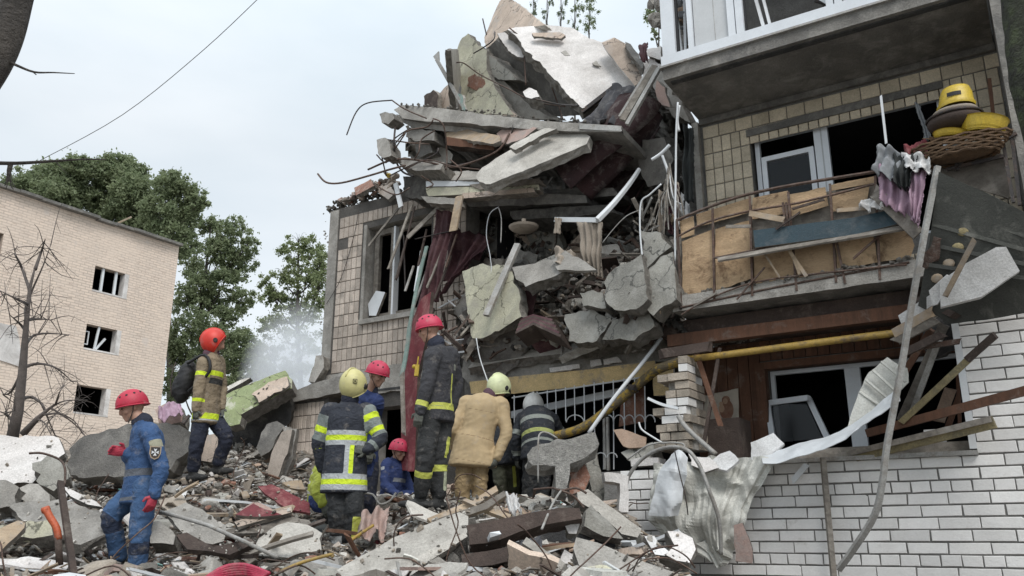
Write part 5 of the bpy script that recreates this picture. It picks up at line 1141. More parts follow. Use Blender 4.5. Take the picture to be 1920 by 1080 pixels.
T('yellowish slab on its side below the pale slab', [(0, 985), (90, 975), (100, 1003), (40, 1012), (0, 1008)], 7.2, (.05, -.9, .3), .12, 'plaster_cream', 'broken', .02)
T('long white plaster strip left of the man in blue', [(118, 912), (130, 916), (180, 940), (190, 950), (165, 946), (130, 930)], 8.2, (.05, -.6, .8), .03, 'plaster', 'broken', .012, cat='plaster strip', name='plaster_strip')
T('crumpled white plaster sheet right of the man in blue', [(310, 960), (350, 945), (380, 955), (425, 985), (420, 1015), (390, 1022), (340, 1000)], 7.9, (.05, -.6, .8), .03, 'conc', 'broken', .03, cat='plaster sheet', name='plaster_sheet')
T('white debris sheet in front of the firefighter in the yellow helmet', [(480, 1010), (520, 985), (560, 980), (605, 1000), (600, 1030), (540, 1045), (480, 1040)], 7.6, (.05, -.6, .8), .03, 'conc_light', 'broken', .03, cat='plaster sheet', name='plaster_sheet')
T('grey smooth block beside the boot of the man in blue', [(270, 985), (298, 975), (330, 1005), (326, 1022), (282, 1018)], 7.4, (.1, -.9, .3), .25, 'conc', 'broken', .02)
T('dark board lying below the crumpled plaster sheet', [(330, 1003), (350, 998), (400, 1025), (470, 1010), (480, 1018), (430, 1040), (350, 1030)], 7.2, (0, -.7, .6), .05, 'wood_dark', 'wood_dark', .01, cat='board', name='board')
T('white bin lid at the bottom edge under the man in blue', [(100, 1078), (130, 1073), (160, 1078), (170, 1100), (90, 1100)], 5.6, (0, -.8, .6), .05, 'white_paint', 'white_paint', .002, cat='lid', name='lid')
T('dark red sheet lying right of the firefighter with the backpack', [(484, 912), (510, 908), (580, 942), (582, 962), (540, 955), (495, 925)], 9.2, (.1, -.7, .7), .03, 'red_cloth', 'red_cloth', .01, cat='sheet', name='metal_sheet')
T('beige board lying left of the crouching man in the hi-vis vest', [(530, 905), (565, 900), (574, 918), (545, 916)], 9.8, (0, -.7, .7), .03, 'wood_light', 'wood_light', .01, cat='board', name='board')
for (q, m_, lb) in (([(440, 965), (475, 944), (530, 965), (480, 970)], 'red_cloth', 'pinkish flat board left of the firefighter in the yellow helmet'), ([(440, 978), (545, 950), (548, 960), (446, 988)], 'plaster_beige', 'pale shelf board with dark flecks left of the firefighter in the yellow helmet'),
                    ([(400, 1000), (520, 965), (580, 975), (585, 985), (500, 1000)], 'wood_grey', 'grey floor board stretched towards the firefighter in the yellow helmet'), ([(560, 995), (590, 975), (612, 985), (600, 1002)], 'dark_cloth', 'dark blue plastic scrap beside the boots of the firefighter in the yellow helmet')):
    T(lb, q, 8.0, (0, -.6, .8), .03, m_, 'wood_grey', .012, cat='board', name='board')
# --- foreground right slab group
T('long pale ribbed slab slanting up through the bottom foreground', [(590, 1100), (640, 1062), (700, 1030), (780, 990), (862, 960), (878, 968), (874, 1000), (800, 1050), (740, 1100)], 6.4, (-.05, -.72, .7), .12, 'conc_light', 'broken', .015)
T('raised rib along the lower edge of the long ribbed slab', [(680, 1100), (760, 1058), (830, 1018), (872, 998), (876, 1006), (800, 1056), (740, 1100)], 6.32, (-.05, -.85, .5), .06, 'conc_light', 'conc', .01)
T('dark plaster torn edge under the long ribbed slab', [(740, 1100), (800, 1058), (874, 1008), (880, 1040), (850, 1100)], 6.45, (0, -.9, -.3), .2, 'broken_dark', 'broken_dark', .05)
T('pale plank propped on the top of the long ribbed slab', [(800, 972), (885, 938), (930, 910), (934, 920), (895, 946), (810, 982)], 7.2, (0, -.8, .6), .04, 'wood_light', 'wood_light', .01, cat='plank', name='plank')
T('second pale plank lying across the first one', [(868, 938), (876, 935), (960, 965), (955, 974), (905, 955)], 7.1, (0, -.8, .6), .04, 'wood_light', 'wood_light', .01, cat='plank', name='plank')
T('third pale plank to the right of the ribbed slab', [(812, 975), (905, 944), (945, 920), (952, 928), (912, 954), (820, 985)], 7.05, (0, -.8, .6), .03, 'wood_grey', 'wood_light', .01, cat='plank', name='plank')
T('thick dark brown beam across the bottom foreground', [(872, 985), (930, 975), (1050, 952), (1090, 952), (1094, 972), (1010, 985), (920, 1018), (878, 1022)], 6.2, (0, -.95, .3), .2, 'wood_dark', 'wood_dark', .012, cat='beam', name='beam')
T('second dark brown beam lower in the foreground', [(866, 1040), (960, 1024), (968, 1050), (900, 1062), (870, 1060)], 6.0, (0, -.95, .3), .2, 'wood_dark', 'wood_dark', .012, cat='beam', name='beam')
T('black panel painting in the shade of the hollow under the dark beam', [(900, 1020), (1000, 990), (1092, 975), (1150, 1000), (1150, 1100), (880, 1100)], 6.9, (0, -1, 0), .1, 'conc_black', 'conc_black', .02, cat='panel', name='panel')  # added flat black panel, its colour stands for the hollow's shade
T('rough pale concrete beam with a T shape on a broken post', [(984, 852), (1000, 840), (1060, 822), (1118, 808), (1130, 830), (1100, 852), (1070, 870), (1062, 915), (1042, 915), (1040, 876), (1000, 872), (986, 866)], 7.9, (.1, -.9, .4), .2, 'conc_rough', 'conc_rough', .035)
T('pale broken slab standing right of the dark hollow', [(1095, 955), (1108, 946), (1120, 965), (1150, 990), (1168, 1010), (1130, 1000), (1098, 985)], 6.8, (.1, -.9, .3), .12, 'conc_crack', 'broken', .03)
T('long pale wall slab sloping down to the right of the foreground', [(1085, 925), (1105, 920), (1150, 955), (1200, 990), (1196, 1008), (1165, 1000), (1118, 960), (1085, 940)], 7.1, (.25, -.85, .4), .1, 'conc_light', 'broken', .02)
T('grey slab with a torn greenish end low in the foreground', [(1074, 1028), (1084, 1010), (1122, 1020), (1180, 1042), (1260, 1072), (1230, 1100), (1120, 1100), (1085, 1060)], 5.9, (.05, -.8, .6), .1, 'conc', 'broken', .02)
T('cream lump of plaster at the bottom edge', [(1086, 1072), (1100, 1060), (1150, 1062), (1160, 1080), (1120, 1100), (1084, 1100)], 5.6, (0, -.8, .6), .15, 'plaster_cream', 'broken', .05)
T('white torn board right of the foreground slabs', [(1208, 1005), (1225, 1000), (1250, 1030), (1262, 1042), (1230, 1035)], 6.6, (.1, -.8, .6), .03, 'white_foam', 'broken', .03, cat='board', name='board')
T('pebbled white lump beside the crumpled metal sheet', [(1255, 1000), (1275, 998), (1305, 1030), (1290, 1050), (1250, 1040)], 6.6, (.1, -.8, .6), .12, 'plaster', 'broken', .05, cat='plaster lump', name='plaster_lump')
T('rough boulder with a reddish patch right of the T shaped beam', [(1062, 880), (1088, 868), (1100, 895), (1096, 920), (1070, 925)], 8.1, (0, -1, .2), .3, 'brick_red', 'broken', .05)
T('grey torn plate standing beside the rough boulder', [(1098, 850), (1118, 846), (1130, 880), (1132, 935), (1112, 940), (1102, 900)], 8.4, (.1, -1, .1), .1, 'conc_crack', 'broken', .03)
T('white lump of plaster on the dark hollow', [(1058, 985), (1070, 976), (1084, 980), (1080, 1000), (1064, 1005)], 6.3, (0, -1, .3), .1, 'plaster', 'broken', .04, cat='plaster lump', name='plaster_lump')
cloth('tarpaulin', 'dark blue plastic sack lying in the bottom foreground hollow', 'sack', [P(975, 1015, 6.0), P(1010, 1005, 6.1), P(1014, 1100, 5.8), P(955, 1100, 5.8)], 'slate_cloth', 10, 12, .05, 2)
cloth('sack', 'white torn plastic sack in front of the bending firefighters', 'sack', [P(946, 925, 7.4), P(968, 922, 7.4), P(978, 958, 7.2), P(955, 962, 7.2)], 'white_foam', 8, 8, .05, 2)
# people level things
cloth('blanket', 'reddish brown leather like heap under the tall firefighter', 'blanket', [P(680, 962, 8.0), P(730, 950, 8.2), P(722, 1000, 7.6), P(668, 1008, 7.6)], 'plaster_pink', 12, 12, .09, 2)
def rod3(label, pts, r, m, name, cat, sm=4, n=6, group=None):
    b = MB(); b.tube([P(*p) for p in pts], r, n, sm=sm); return b.build(name, m, label=label, cat=cat, smooth=True, group=group)
tl = thing('hand_saw', P(105, 1000, 6.6), 'orange plastic tool handle sticking up at the left of the mound', 'tool')
b = MB(); b.tube([P(86, 955, 6.6), P(94, 970, 6.6), P(106, 990, 6.6), P(110, 1012, 6.6)], [.028, .034, .034, .026], 8, sm=3); b.tube([P(80, 958, 6.6), P(92, 954, 6.6)], .026, 8); b.build('grip', 'orange', tl, True)
b = MB(); b.tube([P(109, 1008, 6.6), P(112, 1060, 6.6)], .026, 8); b.build('shaft', 'wood_dark', tl, True)
b = MB(); b.bar(P(113, 905, 6.8), P(140, 1090, 6.4), .045, .03, UP, rag=.02); b.build('stake', 'wood_dark', label='dark square stake standing at the left of the mound', cat='stake')
rod3('long grey metal bar lying right of the man in blue', [(300, 960, 7.6), (390, 985, 7.4), (520, 1045, 6.8)], .018, 'metal_grey', 'metal_bar', 'bar', 2)
rod3('bent rusty rod arching over the boulders at the left edge', [(55, 850, 8.8), (80, 850, 8.8), (112, 862, 8.8), (122, 880, 8.7), (121, 910, 8.6)], .012, 'rust', 'bent_rod', 'rod')
for i in range(5):
    rod3('loop of the pink rescue hose coil at the bottom edge', [(385 + i * 4, 1085, 5.9), (420, 1064 + i * 4, 6.0), (460, 1060 + i * 4, 6.0), (505 - i * 3, 1076 + i * 2, 5.9)], .016, 'pink_hose', 'hose', 'hose', group='loops of the pink rescue hose')
rod3('yellow rope running from under the text free corner to the pink hose', [(525, 1072, 5.9), (565, 1055, 6.0), (620, 1040, 6.1), (622, 1045, 6.1)], .012, 'yellow_paint', 'rope', 'rope')
rod3('yellow rope piece beside the boots of the firefighter in the yellow helmet', [(655, 1015, 7.2), (680, 998, 7.4), (700, 985, 7.5)], .013, 'yellow_paint', 'rope', 'rope')
rod3('thin rod curving over the foreground dark beam', [(1000, 918, 7.0), (1035, 915, 6.9), (1052, 920, 6.8), (1080, 915, 6.8), (1100, 925, 6.8)], .009, 'rust', 'bent_rod', 'rod')
rod3('thin rod hanging down over the foreground dark beam', [(1052, 920, 6.7), (1036, 945, 6.4), (1016, 992, 6.0)], .009, 'metal_grey', 'bent_rod', 'rod')
rod3('thin rod arching right of the thin foreground rods', [(1052, 920, 6.7), (1075, 930, 6.7), (1095, 952, 6.7)], .009, 'rust', 'bent_rod', 'rod')
rod3('thin hooked wire standing in front of the T shaped beam', [(1009, 905, 7.5), (1009, 830, 7.5), (1014, 812, 7.6), (1028, 812, 7.6), (1045, 822, 7.6)], .008, 'metal_grey', 'wire', 'wire')
cz = [(x, y) for x, y in ((560, 960), (600, 952), (640, 958), (690, 948), (730, 955))]
rod3('grey stretcher like tube bent in front of the crouching man in the doorway', [(682, 925, 9.0), (700, 928, 9.0), (712, 945, 8.9), (730, 940, 9.0), (742, 925, 9.2)], .012, 'metal_grey', 'tube', 'tube')

for (x0, y0, x1, y1, Y, w, m_, lb) in ((445, 968, 476, 945, 8.6, .05, 'plaster_pink', 'pinkish frame side rising left of the firefighter in the lemon helmet'), (476, 945, 512, 962, 8.6, .05, 'plaster_pink', 'pinkish frame side falling left of the firefighter in the lemon helmet'), (440, 984, 548, 952, 8.4, .07, 'wood_light', 'long pale frame board below the pinkish frame sides'), (400, 1012, 560, 978, 8.1, .04, 'wood_grey', 'long grey batten below the long pale frame board'), (556, 1000, 610, 976, 8.0, .05, 'wood_dark', 'short dark batten beside the shins of the firefighter in the lemon helmet'), (330, 930, 372, 905, 9.4, .05, 'wood_light', 'short light batten under the feet of the firefighter looking up'), (470, 1038, 590, 1000, 7.4, .05, 'wood_grey', 'grey batten in front of the boots of the firefighter in the lemon helmet'), (150, 968, 232, 1002, 7.9, .05, 'wood_grey', 'grey batten running behind the knees of the man in blue')):
    b = MB(); b.bar(P(x0, y0, Y), P(x1, y1, Y - .1), w, .025, V((0, -.6, .8)), rag=.02, seg=3, bend=.01); b.build('batten', m_, label=lb, cat='batten')
# ================================================================== people
def bodymat(name, base, cols=(), rough=.85, var=.75, bump=.35):
    m, t, b = newmat(name); g = t.nodes.new('ShaderNodeNewGeometry'); vec = g.outputs['Position']
    col = ramp(t, noise_n(t, vec, 7, 6, .65), .35, base, .68, tuple(x * var for x in base))
    for k, c in enumerate(cols):
        at = t.nodes.new('ShaderNodeAttribute'); at.attribute_name = 'b%d' % (k + 1)
        gt = t.nodes.new('ShaderNodeMath'); gt.operation = 'GREATER_THAN'; gt.inputs[1].default_value = 0; t.links.new(at.outputs['Fac'], gt.inputs[0]); col = mixc(t, gt.outputs[0], col, c)
    dirt = ramp(t, noise_n(t, vec, 11, 8, .7), .55, (0,) * 3, .75, (.5,) * 3); col = mixc(t, dirt, col, (.30, .27, .24))
    t.links.new(col, b.inputs['Base Color']); b.inputs['Roughness'].default_value = rough
    bp = t.nodes.new('ShaderNodeBump'); bp.inputs['Strength'].default_value = min(1, bump * 2); bp.inputs['Distance'].default_value = .028 if bump > .2 else .006
    t.links.new(noise_n(t, vec, 15, 5, .55, 1.6), bp.inputs['Height']); t.links.new(bp.outputs[0], b.inputs['Normal']); M[name] = m
HV = (.58, .72, .03); SV = (.40, .42, .43); HV2 = (.50, .52, .10)
bodymat('skin', (.42, .24, .17), bump=.1, rough=.6); bodymat('glove_red', (.42, .04, .07)); bodymat('glove_grey', (.10, .105, .09)); bodymat('boot_black', (.03, .03, .03)); bodymat('boot_olive', (.12, .125, .07)); bodymat('hair', (.05, .035, .025))
bodymat('helmet_red', (.48, .022, .055), rough=.55, bump=.03); bodymat('helmet_pink', (.52, .035, .085), rough=.55, bump=.03); bodymat('helmet_scarlet', (.62, .035, .02), rough=.5, bump=.03)
bodymat('helmet_lemon', (.60, .55, .25), rough=.55, bump=.03); bodymat('helmet_cream', (.66, .70, .42), rough=.55, bump=.03); bodymat('helmet_white', (.68, .68, .66), rough=.55, bump=.03)
bodymat('vent', (.02, .02, .02)); bodymat('navy', (.018, .022, .040)); bodymat('plum', (.10, .05, .07))
def eloft(mb, pts, rad, side, n=14, mi=0, caps=True, cap0=.8):
    """closed tapered limb: rad is a list of (half width along side, half depth)"""
    pts = [V(p) for p in pts]; side = V(side); P_ = []; R_ = []
    K = 5
    sp = spline(pts, K); 
    for i, p in enumerate(sp):
        f = i / K; a = min(int(f), len(pts) - 2); t = f - a; t2 = t * t * (3 - 2 * t); P_.append(p); R_.append((rad[a][0] * (1 - t2) + rad[a + 1][0] * t2, rad[a][1] * (1 - t2) + rad[a + 1][1] * t2))
    def ext(p, d, r, cf=.8):
        out = []
        for k in (1, 2, 3): a = k / 3.2 * math.pi / 2; out.append((p + d * min(r) * math.sin(a) * cf, (r[0] * math.cos(a), r[1] * math.cos(a))))
        return out
    if caps:
        d0 = (P_[0] - P_[1]).normalized(); d1 = (P_[-1] - P_[-2]).normalized(); A = ext(P_[0], d0, R_[0], cap0)[::-1]; B = ext(P_[-1], d1, R_[-1])
        P_ = [a for a, _ in A] + P_ + [a for a, _ in B]; R_ = [r for _, r in A] + R_ + [r for _, r in B]
    vs = []; fs = []
    for i, p in enumerate(P_):
        d = (P_[min(i + 1, len(P_) - 1)] - P_[max(i - 1, 0)]).normalized(); s = side - d * side.dot(d); s = s.normalized() if s.length > 1e-4 else d.orthogonal().normalized(); q = d.cross(s)
        for k in range(n): a = 6.28318 * k / n; vs.append(p + s * (R_[i][0] * math.cos(a)) + q * (R_[i][1] * math.sin(a)))
    for i in range(len(P_) - 1):
        for k in range(n): a = i * n + k; b = i * n + (k + 1) % n; fs.append((a, b, b + n, a + n))
    fs.append(tuple(range(n - 1, -1, -1))); fs.append(tuple((len(P_) - 1) * n + k for k in range(n))); mb.raw(vs, fs, mi)
def remesh(mb, name, mats, parent, vox=.013, smooth=4, fold=.0, segs=None, bands=(), seed=0.):
    me = bpy.data.meshes.new('tmp'); me.from_pydata(mb.v, [], mb.f); me.update(); bm = bmesh.new(); bm.from_mesh(me); bmesh.ops.recalc_face_normals(bm, faces=bm.faces); bm.to_mesh(me); bm.free()
    o = bpy.data.objects.new('tmp', me); COL.objects.link(o); r = o.modifiers.new('r', 'REMESH'); r.mode = 'VOXEL'; r.voxel_size = vox; r.use_smooth_shade = True
    if smooth: s = o.modifiers.new('s', 'SMOOTH'); s.factor = .5; s.iterations = smooth
    dg = bpy.context.evaluated_depsgraph_get(); dg.update(); m2 = bpy.data.meshes.new_from_object(o.evaluated_get(dg)); bpy.data.objects.remove(o); bpy.data.meshes.remove(me)
    n = len(m2.vertices); co = np.empty(n * 3); m2.vertices.foreach_get('co', co); co = co.reshape(-1, 3)
    if fold:
        no = np.empty(n * 3, dtype=np.float32); m2.vertices.foreach_get('normal', no); no = no.reshape(-1, 3); dd = np.empty(n)
        for i in range(n):
            p = co[i]; a = noise.noise((p[0] * 7 + seed + p[2] * 3, p[1] * 7, p[2] * 15 - p[0] * 5)); b = noise.noise((p[0] * 16, p[1] * 16 + seed, p[2] * 34 + p[0] * 9)); dd[i] = (.5 - abs(a) * 2.4) * 1.0 + (.3 - abs(b)) * .7
        if segs:
            J_ = np.array([tuple(x) for nm_, g_ in segs.items() if nm_ != 'torso' for x in g_[:2]]); dj = np.sqrt(((co[:, None, :] - J_[None]) ** 2).sum(2)).min(1); dd = dd * (.75 + 1.3 * np.exp(-(dj / .11) ** 2))
        co = co + no * (dd * fold)[:, None]
    lo, hi = co.min(0), co.max(0); org = V(((lo[0] + hi[0]) / 2, (lo[1] + hi[1]) / 2, lo[2]))
    if bands:
        S = list(segs.items()); D = np.full((len(S), n), 9.); Tt = np.zeros((len(S), n)); Lt = np.zeros((len(S), n)); Fr = np.zeros((len(S), n))
        for k, (nm, (a, b, r, side)) in enumerate(S):
            a, b = np.array(a), np.array(b); ab = b - a; L_ = np.linalg.norm(ab); t = (co - a) @ ab / L_ ** 2; tc = np.clip(t, 0, 1); q = co - (a + tc[:, None] * ab); D[k] = np.linalg.norm(q, axis=1) - r; Tt[k] = t * L_; Lt[k] = q @ np.array(side)
            fr = np.cross(ab / L_, np.array(side)); Fr[k] = q @ fr
        near = D.argmin(0); names = [s[0] for s in S]; at = {}
        for bd in bands:
            k = names.index(bd[0]); sd = np.minimum(Tt[k] - bd[1], bd[2] - Tt[k])
            if len(bd) > 4: sd = np.minimum(sd, np.minimum(Lt[k] - bd[4][0], bd[4][1] - Lt[k]))
            if len(bd) > 5: sd = np.minimum(sd, Fr[k] * bd[5])
            sd = np.where(near == k, sd, -.02); at[bd[3]] = np.maximum(at.get(bd[3], np.full(n, -.02)), sd)
        for key, arr in at.items(): A = m2.attributes.new('b%d' % key, 'FLOAT', 'POINT'); A.data.foreach_set('value', arr.astype(np.float32))
    m2.vertices.foreach_set('co', (co - np.array(org)).ravel()); m2.materials.clear()
    for q in mats: m2.materials.append(M[q])
    m2.polygons.foreach_set('use_smooth', [True] * len(m2.polygons)); m2.update(); m2.name = name
    ob = bpy.data.objects.new(name, m2); COL.objects.link(ob); ob.parent = parent; ob.location = org - wpos(parent); return ob
def headmb(mb, c, f, u, s):
    E_ = lambda o, r, nu=16, nv=12: mb.ell(c + f * o[0] + s * o[1] + u * o[2], (f * r[0], s * r[1], u * r[2]), nu, nv)
    E_((-.01, 0, .02), (.098, .078, .105)); E_((.022, 0, -.055), (.066, .058, .062)); E_((.062, 0, -.098), (.026, .03, .022), 10, 8); E_((.094, 0, -.02), (.022, .013, .030), 10, 8); E_((.104, 0, -.034), (.014, .015, .013), 8, 6)
    E_((.082, 0, .022), (.018, .052, .014), 10, 6); E_((.080, 0, -.064), (.017, .025, .008), 10, 6); E_((.078, 0, -.078), (.017, .022, .008), 10, 6); E_((.05, .045, -.03), (.035, .026, .03), 10, 6); E_((.05, -.045, -.03), (.035, .026, .03), 10, 6)
    for k in (-1, 1): E_((-.008, k * .080, -.012), (.022, .012, .034), 8, 6)
def hand(parent, wr, d, pn, m, curl=.6, th=1, sc=1., name='glove'):
    """palm, four unequal bent fingers and a thumb leaving the side of the palm"""
    d = V(d).normalized(); pn = V(pn); pn = (pn - d * pn.dot(d)).normalized(); s = d.cross(pn); mb = MB(); pc = wr + d * .05 * sc
    eloft(mb, [wr - d * .03, wr + d * .02, pc, wr + d * .09 * sc], [(.032, .026), (.036, .022), (.045 * sc, .022), (.042 * sc, .018)], s, 12)
    for i, (o, L_) in enumerate(((-.033, .068), (-.011, .078), (.011, .074), (.032, .058))):
        b0 = wr + d * .085 * sc + s * o; p = [b0 - d * .03, b0]; dr = d.copy(); a = curl * (1 + .12 * i)
        for q in (.45, .32, .23): dr = (dr * math.cos(a * .75) + pn * math.sin(a * .75)).normalized(); p.append(p[-1] + dr * L_ * q * sc); a = curl
        mb.tube(p, [.0125, .0125, .0115, .0105, .0085], 8)
    t0 = wr + d * .025 - s * .03 * th; mb.tube([t0, t0 + (d * .5 - s * th + pn * .3).normalized() * .035, t0 + (d * .5 - s * th + pn * .3).normalized() * .035 + (d + pn * .5 - s * th * .2).normalized() * .035], [.015, .014, .010], 8)
    return remesh(mb, name, [m], parent, .0055, 2)
def boot(parent, kn, an, fd, m, sc=1.):
    mb = MB(); fd = V(fd).normalized(); s = fd.cross(UP); sh = (kn - an).normalized()
    eloft(mb, [an + sh * .16, an + sh * .05, an - UP * .02], [(.062, .066), (.056, .062), (.048, .055)], s, 12)
    b0 = an - UP * .055; eloft(mb, [b0 - fd * .065, b0 + fd * .03, b0 + fd * .12, b0 + fd * .19], [(.038, .036), (.044, .050), (.048, .038), (.04, .026)], s, 12)
    bt = remesh(mb, 'boot', [m], parent, .011, 2); return bt
def rescue_helmet(parent, c, f, u, s, m):
    h = MB(); cc = c + u * .022 - f * .010; h.ell(cc, (f * .138, s * .113, u * .135), 28, 18, cut=(cc - u * .018, u * 1 - f * .16)); sh = h.build('helmet_shell', m, parent, True)
    b = MB(); b.tube([cc - u * .018 + f * (.139 * math.cos(a * .2618)) + s * (.114 * math.sin(a * .2618)) + u * (.022 * math.cos(a * .2618)) for a in range(25)], .0065, 6, cap=False); b.build('helmet_rim', m, sh, True)
    b = MB()
    for k in (-1, 1):
        for q in range(4):
            a = RD(-48 + 32 * q); e = RD(38); d_ = V((0, 0, 0)) + f * (math.cos(e) * math.sin(a)) * .138 + s * (k * math.cos(e) * math.cos(a)) * .113 + u * math.sin(e) * .135
            b.ell(cc + d_ * .985, (f * .014, u * .010 + s * (-k) * .006, d_.normalized() * .004), 8, 6)
    b.build('helmet_vents', 'vent', sh)
    b = MB()
    for k in (-1, 1): b.tube([cc + s * k * .108, c + s * k * .088 - u * .045 + f * .01, c + s * k * .03 + f * .06 - u * .125], .004, 5)
    b.build('chin_strap', 'vent', sh)
def fire_helmet(parent, c, f, u, s, m, visor=True, band=None):
    h = MB(); cc = c + u * .012 - f * .012; h.ell(cc, (f * .155, s * .130, u * .160), 32, 24, cut=(cc - u * .108, u * 1 - f * .80)); sh = h.build('helmet_shell', m, parent, True)
    rim = []
    for a in range(29):
        ca, sa = math.cos(a * .2244), math.sin(a * .2244); r = .8
        for _ in range(12): z = max(-.158, -.108 + .8 * .155 * ca * r); r = .5 * r + .5 * math.sqrt(max(.02, 1 - (z / .16) ** 2))
        rim.append(cc + f * (.155 * ca * r) + s * (.13 * sa * r) + u * z)
    b = MB(); b.tube(rim, .007, 6, cap=False); b.build('helmet_rim', m if band is None else band, sh, True)
    b = MB(); b.tube([cc + (u * math.cos(RD(a)) * .163 + f * math.sin(RD(a)) * .158) for a in range(-75, 76, 15)], [.006, .010, .011, .012, .012, .012, .012, .012, .011, .010, .006], 6); b.build('helmet_crest', m, sh, True)
    for k in (-1, 1): b = MB(); b.ell(cc + s * k * .126 - u * .02 + f * .02, (f * .028, u * .032, s * .012), 12, 6); b.build('helmet_side_disc', 'vent', sh, True)
    if visor:
        b = MB(); b.ell(cc + f * .02 - u * .005, (f * .155, s * .128, u * .055), 24, 10, cut=(cc + f * .07, f)); b.build('visor', 'vent', sh, True)
PEOPLE = []
def person(label, Y, j, front, headf, suit, trs, hel, gl='glove_grey', bt='boot_black', jb=(), tb=(), headu=(0, 0, 1), hem=.16, feet=None, coat=1., collar=None, bulk=1., up2=None, face=True, group=None, curlR=.6, hd=None, fold=.0055):
    q = {k: P(v[0], v[1], Y + (v[2] if len(v) > 2 else 0)) for k, v in j.items()}
    lowest = min(q['anL'].z, q['anR'].z); root = thing('person', V((q['pel'].x, q['pel'].y, lowest - .08)), label, 'person', group)
    f = V(front).normalized(); sv = (q['shL'] - q['shR']).normalized(); hf = V(headf).normalized(); hu = (V(headu) - hf * V(headu).dot(hf)).normalized(); hs = hf.cross(hu)
    B = bulk
    # the body itself, head to ankles, in one skin
    mb = MB(); eloft(mb, [q['pel'], q['wai'], q['che'], q['nek']], [(.15, .10), (.135, .095), (.155, .10), (.06, .06)], sv)
    hc = q['hed']; nb_ = q['nek']; eloft(mb, [nb_ - (hc - nb_).normalized() * .03, nb_.lerp(hc, .5), hc - hu * .05], [(.062, .062), (.054, .056), (.05, .055)], hs)
    headmb(mb, hc, hf, hu, hs)
    for k in 'LR':
        eloft(mb, [q['sh' + k], q['el' + k], q['wr' + k]], [(.05, .05), (.042, .042), (.03, .026)], f); eloft(mb, [q['hi' + k], q['kn' + k], q['an' + k]], [(.078, .082), (.055, .058), (.04, .042)], sv)
    remesh(mb, 'body', ['skin'], root, .0095, 2)
    # jacket
    ax = (q['nek'] - q['pel']).normalized(); hemp = q['pel'] - UP * hem * .7 - (q['che'] - q['pel']).normalized() * hem * .3
    mb = MB(); eloft(mb, [hemp, q['pel'], q['wai'], q['che'], q['nek'].lerp(q['che'], .30), q['nek']], [(.205 * B * coat, .155 * B * coat), (.195 * B * (1 + coat) / 2, .145 * B * (1 + coat) / 2), (.185 * B, .14 * B), (.198 * B, .145 * B), (.165 * B, .115 * B), (.085, .085)], sv, 18, cap0=.12)
    for k in 'LR':
        s0 = q['sh' + k].lerp(q['nek'], .28); eloft(mb, [s0, q['sh' + k], q['sh' + k].lerp(q['el' + k], .5), q['el' + k], q['el' + k].lerp(q['wr' + k], .5), q['wr' + k]], [(.08, .08), (.085 * B, .085 * B), (.074 * B, .074 * B), (.068 * B, .066 * B), (.062 * B, .06 * B), (.053 * B, .05 * B)], f, 14)
    mb.ell(q['nek'] + (hc - nb_).normalized() * .012, (sv * .088, f * .088, UP * .042), 14, 8)
    segs = {'torso': (hemp, q['nek'], .15 * B, sv)}
    for k in 'LR': segs['up' + k] = (q['sh' + k], q['el' + k], .075 * B, f); segs['fo' + k] = (q['el' + k], q['wr' + k], .058 * B, f)
    remesh(mb, 'jacket', [suit], root, .0125, 3, fold, segs, jb, rnd.random() * 9)
    mb = MB()
    for k in 'LR':
        eloft(mb, [q['pel'].lerp(q['hi' + k], .5) + UP * .06, q['hi' + k], q['hi' + k].lerp(q['kn' + k], .5), q['kn' + k], q['kn' + k].lerp(q['an' + k], .55), q['an' + k] + (q['kn' + k] - q['an' + k]).normalized() * .05], [(.12 * B, .13 * B), (.108 * B, .115 * B), (.096 * B, .10 * B), (.085 * B, .088 * B), (.078 * B, .08 * B), (.074 * B, .076 * B)], sv, 14)
    mb.ell(q['pel'], (sv * .16 * B, f * .125 * B, UP * .12), 14, 8)
    segs = {'th' + k: (q['hi' + k], q['kn' + k], .09, sv) for k in 'LR'}; segs.update({'sn' + k: (q['kn' + k], q['an' + k], .08, sv) for k in 'LR'})
    remesh(mb, 'trousers', [trs], root, .0125, 3, .0065, segs, tb, rnd.random() * 9)
    if collar: b = MB(); b.ell(q['nek'] + (hc - nb_).normalized() * .038 - f * .012, (sv * .085, f * .09, UP * .085), 18, 10); b.build('collar', collar, root, True)
    for k in 'LR':
        d = (q['wr' + k] - q['el' + k]).normalized(); hd_ = V(hd[k]) if hd and k in hd else d; pn = (-sv if k == 'L' else sv) + f * .4
        hand(root, q['wr' + k], hd_, pn, gl, .55 if k == 'L' else curlR, 1 if k == 'L' else -1)
        boot(root, q['kn' + k], q['an' + k], (feet or {}).get(k, f), bt)
    if face:
        b = MB(); 
        for k in (-1, 1): b.ell(hc + hf * .083 + hs * k * .031 + hu * .004, (hf * .010, hs * .014, hu * .007), 8, 6); b.tube([hc + hf * .094 + hs * k * .014 + hu * .022, hc + hf * .092 + hs * k * .034 + hu * .027, hc + hf * .080 + hs * k * .052 + hu * .02], .005, 5)
        b.build('eyes_and_brows', 'hair', root)
    if hel[0] == 'rescue': rescue_helmet(root, hc, hf, hu, hs, hel[1])
    else: fire_helmet(root, hc, hf, hu, hs, hel[1], hel[2] if len(hel) > 2 else True)
    PEOPLE.append((label, q)); return root, q
bodymat('blue_suit', (.035, .085, .20), [(.10, .11, .13), (.28, .27, .20)]); bodymat('blue_trousers', (.045, .10, .21), [(.02, .03, .06)])
bodymat('tan_red_suit', (.25, .195, .13), [HV, (.03, .03, .03), SV]); bodymat('navy_trousers', (.016, .02, .038))
bodymat('dark_suit', (.026, .030, .042), [SV, (.19, .215, .205), HV]); bodymat('dark_trousers', (.026, .028, .030), [SV, HV2])
